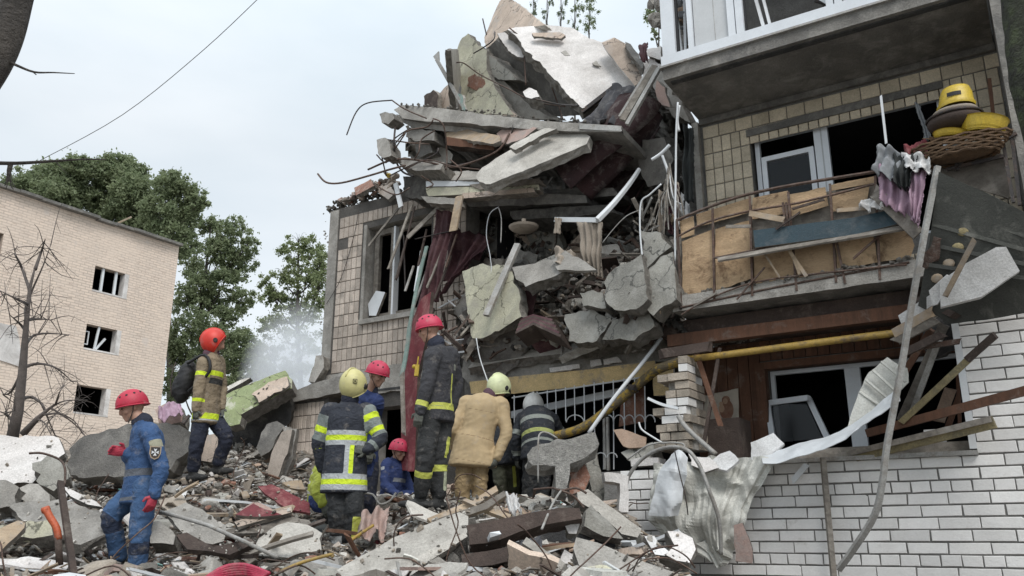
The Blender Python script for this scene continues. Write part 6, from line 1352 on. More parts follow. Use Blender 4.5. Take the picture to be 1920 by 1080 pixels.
bodymat('char_suit', (.038, .038, .044), [HV2, (.25, .26, .22)]); bodymat('char_trousers', (.026, .027, .028), [HV2, (.40, .42, .30)])
bodymat('tan_suit', (.46, .345, .20), [(.22, .15, .08)], bump=.15); bodymat('tan_trousers', (.36, .26, .14), [HV2])
bodymat('night_suit', (.022, .026, .034), [(.24, .26, .24), (.32, .35, .12)]); bodymat('olive_trousers', (.075, .078, .05), [HV2, HV])
bodymat('royal_suit', (.018, .035, .12), [(.20, .21, .23), (.4, .42, .44)]); bodymat('hivis_suit', (.40, .45, .07), [(.5, .5, .42)]); bodymat('royal_trousers', (.03, .055, .17))
person('man in blue overalls and red helmet looking down at the left', 7.5, dict(hed=(247, 763), nek=(268, 798), che=(276, 832), wai=(268, 880), pel=(264, 908), shL=(282, 814, -.16), shR=(264, 812, .16), elL=(302, 878, -.24), wrL=(289, 928, -.28), elR=(250, 868, .06), wrR=(236, 848, -.10),
    hiL=(272, 918, -.09), knL=(262, 1005, -.14), anL=(256, 1088, -.08), hiR=(256, 916, .09), knR=(209, 968, .0), anR=(224, 1052, .16)), (-.93, -.36, 0), (-.80, -.42, -.36), 'blue_suit', 'blue_trousers', ('rescue', 'helmet_red'), 'glove_red', 'boot_black',
    [('torso', .22, .28, 1), ('upL', .10, .17, 2, (-.06, .04)), ('torso', .02, .05, 1)], [('snL', .02, .14, 1), ('thR', .30, .5, 1), ('snR', .0, .12, 1)], collar='navy', hd={'L': (-.15, -.1, -1), 'R': (-.7, -.4, .1)}, bulk=.98)
_, q2 = person('firefighter in tan jacket with yellow bands and bright red helmet looking up', 10.2, dict(hed=(403, 641), nek=(397, 669), che=(394, 698), wai=(389, 738), pel=(388, 768), shR=(383, 681, -.15), shL=(409, 680, .15), elR=(373, 728, -.2), wrR=(368, 768, -.20), elL=(416, 728, .2), wrL=(414, 765, .1),
    hiR=(380, 776, -.08), knR=(368, 836, -.10), anR=(362, 886, .0), hiL=(396, 776, .08), knL=(424, 820, .05), anL=(408, 874, .15)), (.93, .36, 0), (.88, .25, .38), 'tan_red_suit', 'navy_trousers', ('fire', 'helmet_scarlet', False), 'glove_grey', 'boot_black',
    [('torso', .04, .11, 1), ('torso', .56, .62, 1), ('torso', .46, .53, 2), ('upR', .12, .17, 1), ('foR', .12, .16, 1), ('foR', .03, .05, 3), ('torso', .02, .035, 3)], (), collar='plum', hem=.17, feet={'R': (.8, -.3, 0), 'L': (.95, -.1, 0)})
_, q3 = person('firefighter seen from behind in dark jacket with bright bands and lemon helmet', 8.4, dict(hed=(663, 724), nek=(655, 756), che=(652, 790), wai=(648, 838), pel=(647, 872), shL=(617, 774, .02), shR=(690, 774, .02), elL=(598, 828, .05), wrL=(604, 878, .12), elR=(714, 822, -.03), wrR=(688, 846, -.12),
    hiL=(632, 882, .02), knL=(632, 958, -.02), anL=(636, 1026, .06), hiR=(663, 882, .02), knR=(664, 955, -.06), anR=(658, 1020, .0)), (.12, 1, 0), (.35, .93, -.1), 'dark_suit', 'dark_trousers', ('fire', 'helmet_lemon', True), 'glove_grey', 'boot_olive',
    [('torso', .44, .58, 1), ('torso', .485, .535, 3), ('torso', .02, .17, 1), ('torso', .07, .12, 3), ('torso', .17, .44, 1, (-.10, -.015)), ('torso', .17, .44, 3, (-.10, -.06)), ('upR', -.05, .28, 2), ('upL', .03, .28, 2), ('upR', .04, .10, 3), ('upR', .19, .24, 3), ('upL', .14, .20, 3), ('foL', .02, .06, 3), ('foR', .10, .14, 2)], [('snR', .05, .25, 2, (-.1, -.01)), ('snL', .22, .3, 1)], hem=.26, collar='navy', bulk=1.08, hd={'R': (-.9, -.1, .2)}, coat=1.03, feet={'L': (-.3, 1, 0), 'R': (.3, 1, 0)})
person('man in navy leaning out behind the lemon helmet, his pink red helmet and face showing', 9.1, dict(hed=(708, 703, -.1), nek=(694, 738, .0), che=(690, 768, .1), wai=(684, 830, .2), pel=(682, 866, .2), shL=(676, 756, .28), shR=(706, 756, -.05), elL=(668, 810, .3), wrL=(680, 850, .1), elR=(700, 805, .1), wrR=(694, 845, .0),
    hiL=(674, 876, .25), knL=(676, 935, .2), anL=(676, 985, .25), hiR=(692, 876, .15), knR=(690, 935, .1), anR=(690, 985, .15)), (.85, -.45, 0), (.80, -.42, -.40), 'royal_suit', 'navy_trousers', ('rescue', 'helmet_pink'), collar='navy')
person('crouching man in yellow striped vest and blue sleeves behind the lemon helmeted firefighter', 9.3, dict(hed=(642, 862, .1), nek=(624, 872, .05), che=(611, 888), wai=(602, 914), pel=(602, 936, .05), shL=(614, 876, .2), shR=(611, 880, -.16), elL=(620, 910, .2), wrL=(640, 930, .15), elR=(594, 918, -.22), wrR=(606, 946, -.22),
    hiL=(602, 940, .1), knL=(640, 925, .2), anL=(628, 965, .2), hiR=(600, 942, -.08), knR=(634, 935, -.1), anR=(614, 968, -.05)), (.95, .2, 0), (.9, .2, -.3), 'hivis_suit', 'royal_trousers', ('rescue', 'helmet_pink'), 'glove_grey', 'boot_black',
    [('torso', .1, .13, 1), ('torso', .2, .23, 1), ('torso', .3, .33, 1)], (), hem=.08)
person('person in blue kneeling inside the dark doorway', 11.3, dict(hed=(748, 845, -.1), nek=(742, 864), che=(740, 886), wai=(736, 915), pel=(735, 934), shL=(750, 872, .15), shR=(726, 872, -.12), elL=(764, 905, .1), wrL=(775, 925, -.05), elR=(722, 908, -.2), wrR=(744, 928, -.3),
    hiL=(742, 938, .05), knL=(772, 930, -.1), anL=(768, 960, .15), hiR=(732, 938, -.1), knR=(756, 950, -.3), anR=(735, 968, .0)), (.75, -.6, 0), (.8, -.5, -.3), 'royal_suit', 'royal_trousers', ('rescue', 'helmet_pink'), jb=[('torso', .3, .35, 1), ('upR', .05, .09, 2, (-.03, .03))], hem=.1)
_, q7 = person('tallest firefighter in charcoal suit and pink red helmet standing beside the red door leaf', 8.3, dict(hed=(804, 618), nek=(818, 650), che=(824, 684), wai=(821, 732), pel=(820, 764), shL=(812, 670, -.17), shR=(846, 668, .15), elL=(800, 726, -.25), wrL=(787, 772, -.27), elR=(856, 722, .25), wrR=(846, 768, .2),
    hiL=(808, 774, -.08), knL=(798, 858, -.16), anL=(788, 934, -.05), hiR=(832, 774, .07), knR=(822, 860, .0), anR=(822, 936, .02)), (-.82, .40, 0), (-.92, .05, -.30), 'char_suit', 'char_trousers', ('rescue', 'helmet_pink'), 'glove_grey', 'boot_black',
    [('torso', .10, .165, 1), ('torso', .16, .46, 1, (-.03, -.008), 1), ('torso', .50, .56, 2, (-.3, -.05), 1), ('foL', .14, .19, 1), ('torso', .13, .135, 2)], [('snR', .06, .12, 1), ('snL', .12, .18, 1), ('thR', .25, .45, 1, (-.02, .03)), ('snR', .12, .3, 2, (-.02, .03))], collar='navy', hem=.14, hd={'L': (-.15, -.1, -1)}, bulk=1.03, feet={'L': (-.9, -.2, 0), 'R': (-.6, -.5, 0)})
person('firefighter in plain tan jacket and cream helmet bending forward, seen from behind', 9.8, dict(hed=(936, 728, .12), nek=(915, 744, .05), che=(905, 768), wai=(896, 806), pel=(889, 832), shL=(872, 757, .05), shR=(940, 760, .0), elL=(850, 802, -.02), wrL=(851, 838, .15), elR=(949, 812, -.06), wrR=(932, 858, -.10),
    hiL=(877, 842, .02), knL=(868, 896, .0), anL=(866, 952, .05), hiR=(901, 842, .02), knR=(900, 896, .0), anR=(898, 950, .05)), (.25, .95, 0), (.62, .60, -.5), 'tan_suit', 'tan_trousers', ('fire', 'helmet_cream', True), 'glove_grey', 'boot_black',
    [('torso', .30, .31, 1), ('torso', .60, .608, 1), ('torso', .02, .028, 1), ('foR', .15, .158, 1), ('foL', .15, .158, 1)], [('snL', .22, .27, 1), ('snR', .22, .27, 1)], collar='plum', hem=.25, coat=1.27, bulk=1.08, hd={'R': (-.4, -.1, -1)}, face=False, fold=.004)
person('firefighter in black suit and white helmet bent double in front of the window bars', 10.2, dict(hed=(1000, 762, .42), nek=(1003, 774, .30), che=(1006, 786, .12), wai=(1009, 815, .0), pel=(1010, 842, -.03), shL=(980, 786, .22), shR=(1034, 786, .22), elL=(968, 822, .18), wrL=(969, 858, .25), elR=(1050, 812, .35), wrR=(1056, 842, .55),
    hiL=(999, 852), knL=(993, 902, .05), anL=(991, 954, .1), hiR=(1021, 852), knR=(1018, 902, .05), anR=(1014, 954, .1)), (0, 1, 0), (0, .7, -.5), 'night_suit', 'dark_trousers', ('fire', 'helmet_white', True), 'glove_grey', 'boot_black',
    [('torso', .22, .27, 2), ('torso', .40, .46, 1), ('torso', .12, .15, 1), ('upL', .16, .22, 1), ('upR', .16, .22, 1), ('foL', .14, .2, 1)], (), headu=(0, .6, .8), collar='navy', hem=.12, bulk=1.08, face=False)
person('person in olive trousers with yellow cuffs half hidden between the two bending firefighters', 10.8, dict(hed=(915, 775, .15), nek=(925, 790, .1), che=(932, 805, .05), wai=(942, 830), pel=(946, 848), shL=(915, 800, .1), shR=(948, 800, .2), elL=(910, 835, .0), wrL=(918, 865, .1), elR=(955, 830, .3), wrR=(960, 858, .3),
    hiL=(937, 858), knL=(938, 905, -.05), anL=(940, 950, .05), hiR=(956, 858), knR=(962, 905, .05), anR=(964, 950, .1)), (-.3, .9, 0), (-.3, .8, -.4), 'night_suit', 'olive_trousers', ('rescue', 'helmet_pink'), tb=[('snL', .14, .2, 2), ('snR', .14, .2, 2), ('thR', .1, .5, 1, (-.01, .03))], face=False)
# worn and carried things
bp_ = thing('backpack', q2['che'] - V((.3, .1, .4)), 'black backpack on the back of the firefighter looking up', 'backpack')
mb = MB(); c = P(347, 716, 10.25); mb.ell(c, (V((.115, .04, .03)), V((-.06, .17, 0)), V((.02, 0, .27))), 20, 14); mb.ell(c + V((-.07, -.02, -.08)), (V((.07, .02, 0)), V((-.03, .13, 0)), V((0, 0, .14))), 14, 10); remesh(mb, 'bag', ['rubber'], bp_, .012, 3, .006)
b = MB(); b.tube([c + V((.06, -.14, .20)), q2['shR'] + V((.02, -.05, .09)), q2['shR'] + V((.10, -.08, -.12)), c + V((.10, -.14, -.14))], .018, 6, sm=4); b.build('strap', 'rubber', bp_, True)
b = MB(); b.tube([c + V((-.10, -.10, .22)), c + V((-.13, -.12, 0)), c + V((-.10, -.10, -.2))], .008, 5, sm=3); b.build('zip', 'metal_dark', bp_, True)
fl = thing('torch', q2['wrR'], 'dark torch held in the right hand of the firefighter looking up', 'torch'); b = MB(); h = q2['wrR'] + V((-.02, -.03, -.1)); b.tube([h + V((-.04, 0, .03)), h + V((-.09, -.02, -.06)), h + V((-.10, -.02, -.08))], [.022, .022, .032], 10); b.build('tube', 'metal_dark', fl, True)
rd = thing('radio', q7['che'], 'yellow radio with short aerial on the chest of the tallest firefighter', 'radio'); h = P(782, 695, 8.2); b = MB(); b.box(h, (V((.02, 0, 0)), V((0, .03, 0)), V((.004, 0, .055)))); b.build('case', 'yellow_plastic', rd); b = MB(); b.tube([h + V((0, 0, .05)), h + V((.01, 0, .14))], .008, 6); b.ell(h + V((-.03, 0, .04)), (V((.022, 0, 0)), V((0, .022, 0)), V((0, 0, .022))), 8, 6); b.build('aerial', 'yellow_plastic', rd)
# cloth emblem on the blue sleeve: a dark shield with a pale cross
em = thing('sleeve_badge', P(291, 846, 7.2), 'shield shaped badge with a pale cross on the blue sleeve', 'badge')
ce = P(291, 848, 7.5); ce = ce + (CAM - ce).normalized() * .34; n_ = (CAM - ce).normalized(); rx = n_.cross(UP).normalized() * -1; uy = rx.cross(n_) * -1
uy = UP
def patch(pts, off, m, nm):
    b = MB(); prism(b, [ce + rx * x + uy * y + n_ * off for x, y in pts], -n_ * .003, 1, 0, 0, 0); b.build(nm, m, em)
patch([(-.045, .05), (.045, .05), (.045, -.01), (.03, -.045), (0, -.06), (-.03, -.045), (-.045, -.01)], 0, 'wood_light', 'border'); patch([(-.036, .042), (.036, .042), (.036, -.008), (.024, -.038), (0, -.05), (-.024, -.038), (-.036, -.008)], .002, 'metal_dark', 'shield')
for k in range(4):
    a = k * math.pi / 2; cs, sn = math.cos(a), math.sin(a); patch([(cs * x - sn * y, sn * x + cs * y) for x, y in ((0, 0), (.030, -.014), (.026, 0), (.030, .014))], .004, 'white_paint', 'cross_arm')
hc_ = q3['hed']; dv = (CAM - hc_).normalized(); sx = dv.cross(UP).normalized() * -1; up_ = sx.cross(dv) * -1 if sx.cross(dv).z < 0 else sx.cross(dv)
he = thing('helmet_sticker', hc_, 'small square dark sticker on the back of the lemon helmet', 'sticker'); pc_ = hc_ + dv * .155 + sx * .012 + up_ * .05
for (w_, o_, m_) in ((.021, 0, 'vent'), (.015, .002, 'helmet_lemon'), (.008, .004, 'vent')):
    b = MB(); b.box(pc_ + dv * o_, (sx * w_, up_ * w_, dv * .004)); b.build('square', m_, he)
# ================================================================== metal sheets, pipes and boards on the extension; trees; wires; smoke
def gridsheet(name, label, cat, rows, m, corr=0., ncorr=10, crump=.03, th=.006, nu=40, nv=16, off=None, along='u', parent=None, seed=1.):
    """sheet metal: rows = list of polylines (3D points), corrugated and crumpled"""
    R_ = [spline(r, 6) for r in rows]; vs = []; 
    def samp(pl, t):
        f = t * (len(pl) - 1); i = min(int(f), len(pl) - 2); return pl[i].lerp(pl[i + 1], f - i)
    grid = []
    for j in range(nv + 1):
        t = j / nv * (len(R_) - 1); k = min(int(t), len(R_) - 2)
        grid.append([samp(R_[k], i / nu).lerp(samp(R_[k + 1], i / nu), t - k) for i in range(nu + 1)])
    out = [[], []]
    for j in range(nv + 1):
        for i in range(nu + 1):
            a = grid[j][min(i + 1, nu)] - grid[j][max(i - 1, 0)]; b = grid[min(j + 1, nv)][i] - grid[max(j - 1, 0)][i]; n = a.cross(b)
            n = n.normalized() if n.length > 1e-9 else FN
            if n.dot(CAM - grid[j][i]) < 0: n = -n
            s = (i / nu if along == 'u' else j / nv) * ncorr; w = max(-1, min(1, 2.2 * math.sin(s * 6.283)))
            q = grid[j][i]; e = w * corr + crump * (noise.noise(q * 3 + V((seed, 0, 0))) * 1.5 + abs(noise.noise(q * 6 + V((seed, 2, 0)))) * .6 - abs(noise.noise(q * 3.1 + V((seed, 7, 3)))) * 2.2 + abs(noise.noise(q * 12 + V((seed, 2, 5)))) * .12)
            out[0].append(q + n * e); out[1].append(q + n * (e - th))
    K = len(out[0]); fs = []
    for j in range(nv):
        for i in range(nu):
            q = j * (nu + 1) + i; fs += [(q, q + 1, q + nu + 2, q + nu + 1), (q + K, q + nu + 1 + K, q + nu + 2 + K, q + 1 + K)]
    rim = [i for i in range(nu + 1)] + [(j + 1) * (nu + 1) - 1 for j in range(1, nv + 1)] + [nv * (nu + 1) + i for i in range(nu - 1, -1, -1)] + [j * (nu + 1) for j in range(nv - 1, 0, -1)]
    for i in range(len(rim)):
        x, y = rim[i], rim[(i + 1) % len(rim)]; fs.append((x, y, y + K, x + K))
    return obj(name, out[0] + out[1], fs, m, None, parent, False, label=label, cat=cat)
gridsheet('metal_sheet', 'large crumpled grey metal sheet draped over the white brick parapet', 'metal sheet',
          [[F(1225, 870, .18), F(1300, 862, .2), F(1390, 852, .2), F(1460, 866, .15)], [F(1215, 920, .3), F(1300, 920, .32), F(1370, 905, .3), F(1436, 895, .2)], [F(1214, 975, .38), F(1300, 985, .4), F(1350, 970, .35), F(1405, 950, .22)], [F(1262, 1030, .4), F(1310, 1040, .42), F(1350, 1030, .4), F(1388, 985, .25)], [F(1325, 1062, .3), F(1352, 1068, .3), F(1380, 1050, .3), F(1395, 1000, .25)]],
          'metal_sheet', .014, 5, .085, nu=60, nv=44, seed=4.)
gridsheet('metal_sheet', 'white tapering metal sheet hanging left of the crumpled grey one', 'metal sheet',
          [[F(1252, 846, .42), F(1272, 842, .45), F(1290, 858, .42)], [F(1238, 880, .5), F(1265, 884, .56), F(1288, 890, .5)], [F(1226, 920, .52), F(1255, 925, .6), F(1282, 925, .52)], [F(1214, 966, .52), F(1248, 968, .6), F(1276, 968, .52)]], 'white_paint', 0, 1, .045, nu=22, nv=26, seed=9.)
gridsheet('metal_sheet', 'long thin pale sheet edge sweeping up across the loggia from the parapet', 'metal sheet',
          [[F(1425, 850, .1), F(1530, 826, .15), F(1610, 786, .2), F(1680, 730, .25)], [F(1428, 858, .3), F(1530, 836, .35), F(1612, 796, .4), F(1684, 740, .42)], [F(1430, 868, .4), F(1530, 845, .45), F(1612, 806, .5), F(1686, 750, .5)]], 'white_paint', 0, 1, .022, nu=80, nv=8, seed=2.)
rp = thing('metal_sheet', F(1640, 760, 0), 'dull ribbed sheet panel standing up behind the pale sheet edge', 'metal sheet')
slab('plate', None, None, [(1588, 806), (1602, 758), (1630, 700), (1664, 669), (1700, 690), (1704, 716), (1680, 742), (1640, 778), (1612, 800)], .02, (.25, .9, .2), .006, 'metal_sheet', 'metal_sheet', .012, .06, rp)
for (x0, y0, x1, y1) in ((1603, 757, 1640, 778), (1612, 735, 1655, 764), (1623, 712, 1668, 750), (1636, 694, 1682, 736), (1652, 678, 1698, 716)):
    b = MB(); b.tube([F(x0, y0, .055), F(x1, y1, .06)], .014, 6); b.build('rib', 'metal_sheet', rp)
ol = thing('metal_sheet', F(1820, 450, .4), 'big flat olive grey ribbed sheet hanging from the right end of the plywood balcony', 'metal sheet')
slab('plate', None, None, [(1760, 322), (1850, 362), (1960, 418), (1960, 580), (1850, 600), (1780, 608), (1722, 572), (1738, 480), (1750, 400)], .40, (-.1, .95, -.2), .012, 'metal_olive', 'metal_olive', .006, .1, ol)
for k in range(5):
    t = k / 5.; b = MB(); b.bar(F(1758 - 20 * t, 345 + 190 * t, .44), F(1955, 430 + 120 * t, .47), .035, .012, FN); b.build('rib', 'metal_olive', ol)
slab('torn_edge', None, None, [(1752, 440), (1764, 448), (1762, 470), (1748, 490), (1735, 512), (1728, 500), (1742, 470)], .45, (-.1, .95, -.2), .02, 'rust', 'rust', .03, .04, ol)
for i, (x, y) in enumerate(((1806, 434), (1796, 464), (1779, 494), (1757, 522))):
    b = MB(); c = F(x, y, .44 - i * .02); b.ell(c, (FD * .05, UP * .045, FN * .02), 10, 6); b.build('foam_spot', 'lath_yellow' if i < 2 else 'wood_light', smooth=True, label='yellowish foam blob stuck on the dark olive sheet', cat='foam blob', group='foam blobs on the dark olive sheet')
slab('foam_block', 'large white foam insulation block under the dark olive sheet', 'foam block', [(1762, 528), (1810, 494), (1868, 463), (1886, 463), (1912, 508), (1840, 556), (1765, 575)], .66, (.1, .95, -.1), .12, 'white_foam', 'white_foam', .004, .1)
slab('foam_block', 'smaller grey foam piece beside the large white block', 'foam block', [(1742, 545), (1776, 515), (1782, 530), (1758, 570), (1748, 575)], .6, (0, 1, -.2), .08, 'white_foam', 'white_foam', .01, .1)
slab('foam_block', 'white foam sheet piece lying on the parapet behind the crumpled sheet', 'foam block', [(1408, 830), (1450, 812), (1470, 832), (1440, 858), (1410, 862)], .1, (-.1, .8, .6), .03, 'white_foam', 'white_foam', .01)
slab('foam_block', 'white foam sheet piece left of the one on the parapet', 'foam block', [(1330, 868), (1350, 852), (1368, 845), (1388, 862), (1362, 882), (1340, 878)], .3, (-.1, .8, .6), .03, 'white_foam', 'white_foam', .01)
slab('plaster_piece', 'pale plaster rag on the top edge of the crumpled sheet', 'plaster piece', [(1290, 850), (1330, 858), (1345, 876), (1320, 884), (1296, 872)], .3, (-.1, .8, .6), .03, 'plaster', 'broken', .03)
slab('board', 'pale torn board standing at the foot of the crumpled sheet', 'board', [(1376, 985), (1392, 980), (1410, 1030), (1412, 1058), (1378, 1054)], .5, (0, 1, .1), .02, 'plaster_pink', 'broken', .012)
# poles
def pole(label, pts, off, w, m, name='pole', cat='pole', sq=True):
    b = MB(); pp = spline([F(p[0], p[1], p[2] if len(p) > 2 else off) for p in pts], 6)
    b.tube(pp, w, 4 if sq else 8); return b.build(name, m, label=label, cat=cat, smooth=not sq)
pole('long thin pale rail bending from the plywood balcony down over the white bricks', [(1758, 312, .5), (1735, 430, .5), (1708, 580, .5), (1690, 690, .5), (1664, 830, .5), (1655, 900, .5), (1640, 965, .45), (1600, 1030, .4), (1572, 1068, .35)], .5, .032, 'metal_grey', 'rail', 'rail')
pole('straight grey metal profile standing against the white brick parapet', [(1543, 858, .12), (1552, 960, .12), (1564, 1090, .15)], .1, .032, 'wood_grey')
pole('grey tube arching over the white metal sheet', [(1172, 930, .5), (1178, 895, .5), (1205, 860, .5), (1245, 840, .55), (1285, 842, .6), (1310, 870, .6), (1330, 920, .6), (1348, 975, .55), (1352, 1040, .5)], .5, .019, 'metal_grey', 'tube', 'tube', False)
pole('thin grey pipe falling from the brick pier onto the parapet', [(1272, 780, .1), (1290, 805, .15), (1342, 852, .2)], .1, .026, 'metal_grey', 'pipe', 'pipe', False)
pole('short pale rail stub sticking out of the top of the brick pier', [(1215, 747, .1), (1240, 758, .1), (1272, 766, .1)], .1, .02, 'white_paint', 'rail', 'rail')
pole('thin white pipe leaning from the rubble up to the lintel', [(1104, 812, .1), (1150, 748, .0), (1205, 680, -.2), (1240, 634, -.4)], 0, .022, 'white_paint', 'pipe', 'pipe', False)
pole('thin white wires curling above the cardboard piece', [(1198, 792, .1), (1204, 806, .1), (1228, 822, .1), (1245, 832, .1)], .1, .01, 'white_paint', 'wire', 'wire', False)
pole('thin grey wire looping beside the broken brick pier', [(1176, 862, .3), (1215, 835, .3), (1250, 830, .3), (1280, 832, .3), (1282, 842, .3), (1274, 848, .3)], .1, .009, 'metal_grey', 'wire', 'wire', False)
pole('thin wire hanging over the white metal sheet', [(1265, 845, .65), (1275, 890, .66), (1285, 930, .65), (1290, 965, .6)], .6, .006, 'metal_dark', 'wire', 'wire', False)
yp = thing('gas_pipe', F(1400, 700, -.2), 'yellow gas pipe under the balcony, bending down brown and dirty across the window bars', 'pipe')
b = MB(); b.tube(spline([F(1720, 620, -.25), F(1600, 634, -.22), F(1400, 660, -.2), F(1290, 674, -.18)], 5), .037, 10); b.build('pipe_run', 'yellow_paint', yp, True)
b = MB(); b.tube(spline([F(1292, 674, -.18), F(1240, 690, -.25), F(1215, 706, -.35), F(1160, 752, -.4), F(1095, 800, -.4), F(1040, 818, -.4), F(1020, 826, -.4)], 5), .052, 10); b.build('pipe_bend', 'pipe_dirty', yp, True)
b = MB(); b.tube([F(1188, 722, -.36), F(1186, 732, -.36)], .062, 8); b.build('clamp', 'metal_dark', yp)
# cloth / board jumble near the bars
slab('cardboard_piece', 'peach coloured board tilted in front of the window bars', 'board', [(1150, 806), (1166, 804), (1212, 820), (1210, 838), (1178, 840), (1168, 836)], .0, (.1, .9, .4), .02, 'cardboard', 'cardboard', .004)
slab('rubble_lump', 'mossy lump of mortar below the peach coloured board', 'mortar lump', [(1172, 848), (1190, 836), (1222, 830), (1232, 842), (1218, 858), (1180, 864)], .0, (0, 1, .3), .25, 'conc_crack', 'broken', .04)
slab('sill_stone', 'white cap stone on the left stub of the brick extension', 'stone', [(1182, 862), (1196, 858), (1234, 858), (1234, 872), (1184, 874)], .03, (0, 1, 0), .2, 'plaster', 'plaster', .006)
T('white bent pipe stump left of the brick stub', [(1132, 886), (1140, 884), (1180, 892), (1178, 960), (1160, 960), (1164, 905), (1134, 902)], 8.2, (.1, -1, .1), .12, 'plaster', 'plaster', .012, cat='pipe', name='pipe_stump')
# loggia things
cb = thing('cabinet', F(1360, 850, -.5), 'dark brown cabinet standing behind the parapet under the poster', 'cabinet')
u0_, u1_ = uz(1325, 820, -.45)[0], uz(1388, 820, -.45)[0]; zt_ = uz(1360, 784, -.45)[1]
b = MB(); b.lbox(u0_, u1_, 2.2, zt_, -.85, -.45); b.build('body', 'wood_dark', cb)
b = MB(); b.lbox(u0_ + .01, u1_ - .01, 2.25, zt_ - .012, -.449, -.438); b.build('door', 'wood_dark', cb)
def postermat():
    m, t, b_ = newmat('poster_print'); tcx = t.nodes.new('ShaderNodeTexCoord'); sp = t.nodes.new('ShaderNodeSeparateXYZ')
    g_ = t.nodes.new('ShaderNodeTexGradient'); n = noise_n(t, tcx.outputs['Object'], 6, 5, .6, .5)
    col = ramp(t, n, .42, (.52, .46, .38), .6, (.40, .35, .29))
    t.links.new(col, b_.inputs['Base Color']); b_.inputs['Roughness'].default_value = .6; M['poster_print'] = m
postermat()
dm('figure_print', (.26, .11, .07), (.36, .22, .15), 14, .05); dm('skin_print', (.50, .34, .24), (.42, .27, .18), 14, .05)
po = thing('poster', F(1358, 770, OW + .04), 'old print of two figures pinned to the brown boards left of the window', 'poster')
b = MB(); prism(b, outline([F(1322, 742, OW + .045), F(1384, 728, OW + .045), F(1386, 784, OW + .045), F(1318, 790, OW + .045)], .06, .006, 2), -FN * .004); b.build('paper', ['poster_print', 'poster_print'], po)
for (x, y, rx, ry, m_) in ((1362, 768, .085, .12, 'figure_print'), (1361, 750, .05, .05, 'figure_print'), (1360, 752, .028, .034, 'skin_print'), (1352, 757, .024, .024, 'skin_print'), (1353, 766, .035, .045, 'skin_print')):
    b = MB(); c = F(x, y, OW + .0465 + .001 * (m_ == 'skin_print')); b.raw([c] + [c + FD * (rx * math.cos(a * math.pi / 7)) + UP * (ry * math.sin(a * math.pi / 7)) for a in range(14)], [(0, 1 + i, 1 + (i + 1) % 14) for i in range(14)]); b.build('printed_figure', m_, po)
sa = thing('fallen_window', F(1490, 800, -.9), 'white tilted window sash leaning inside the ground floor window', 'window sash')
for (x0, y0, x1, y1) in ((1440, 756, 1516, 746), (1516, 746, 1552, 822), (1440, 756, 1450, 830)):
    b = MB(); b.bar(F(x0, y0, OW - .05), F(x1, y1, OW + .1), .06, .05, FN); b.build('frame_bar', 'pvc', sa)
slab('pane', None, None, [(1446, 762), (1510, 753), (1542, 822), (1452, 830)], OW + .02, (0, 1, .05), .006, 'glass', 'glass', 0, .5, sa)
G3 = 'boards'
def stick2(q, w, t, m, o0, o1, label, name='plank', cat='plank', rag=.02, bend=0.):
    return stick(q, w, t, m, o0, o1, label, cat, name, None, rag, bend)
stick2((1628, 812, 1925, 732), .075, .04, 'wood_brown', -.2, .5, 'long reddish brown plank slanting up over the right white pier')
stick2((1555, 868, 1862, 792), .10, .05, 'lath_yellow', -.1, .3, 'mossy yellow plank sticking out over the parapet sill')
stick2((1560, 858, 1856, 786), .05, .02, 'wood_grey', -.05, .36, 'grey upper board lying on the mossy yellow plank')
stick2((1690, 792, 1818, 672), .055, .03, 'lath_yellow', .0, .3, 'greenish lath pointing up to the white pier')
stick2((1812, 676, 1864, 630), .06, .035, 'wood_dark', .3, .42, 'black square end piece on the greenish lath', 'end_piece', 'stick')
stick2((1690, 790, 1770, 610), .09, .03, 'wood_grey', -.35, -.05, 'wide grey weathered board leaning inside the loggia')
stick2((1706, 784, 1760, 640), .05, .03, 'metal_grey', -.3, .0, 'thin metal profile leaning beside the wide grey board')
stick2((1695, 700, 1745, 620), .06, .03, 'wood_brown', -.3, .0, 'short brown board at the top of the loggia jumble')
stick2((1795, 690, 1800, 800), .03, .03, 'wood_brown', -.3, -.3, 'upright brown lath beside the white jamb')
stick2((1760, 790, 1782, 730), .10, .02, 'cardboard', -.5, -.45, 'short peach board leaning near the white jamb')
stick2((1770, 820, 1798, 745), .05, .02, 'wood_brown', -.4, -.35, 'orange brown lath behind the mossy plank')
stick2((1486, 902, 1512, 872), .05, .02, 'white_paint', .1, .12, 'short white lath dangling under the parapet sill', 'lath', 'lath')
stick2((1300, 646, 1352, 800), .05, .025, 'wood_brown', -.2, -.1, 'tall brown lath leaning left of the poster')
stick2((1350, 652, 1320, 830), .035, .025, 'wood_dark', -.2, -.1, 'thin dark stake crossing the tall brown lath')
stick2((1302, 690, 1300, 800), .05, .03, 'wood_light', -.4, -.4, 'pale upright board behind the broken brick pier')
stick2((1240, 664, 1330, 650), .10, .06, 'wood_dark', .0, -.05, 'splintered dark beam end on top of the broken brick pier', 'beam', 'beam', .05)
stick2((1740, 520, 1800, 640), .0, .0, 'wood_dark', .0, .0, 'x') if False else None
stick2((1772, 556, 1828, 448), .04, .03, 'wood_light', .76, .82, 'long light stick standing before the large white foam block', 'stick', 'stick')
stick2((1640, 360, 1722, 440), .12, .05, 'wood_grey', .1, .15, 'split grey beam hanging down from the balcony railing', 'beam', 'beam', .05)
stick2((1652, 182, 1662, 270), .022, .022, 'white_paint', .0, .0, 'thin white stick standing in the clothes pile', 'stick', 'stick')
stick2((1855, 148, 1866, 250), .035, .02, 'wood_brown', -.6, -.5, 'narrow brown lath standing at the right of the tiled wall', 'lath', 'lath')
stick2((1836, 278, 1878, 262), .03, .03, 'white_foam', .05, .05, 'pale stick lying at the right end of the railing', 'stick', 'stick')
stick2((1872, 235, 1882, 265), .03, .03, 'white_foam', .05, .05, 'short pale stick leaning beside the wicker basket', 'stick', 'stick')
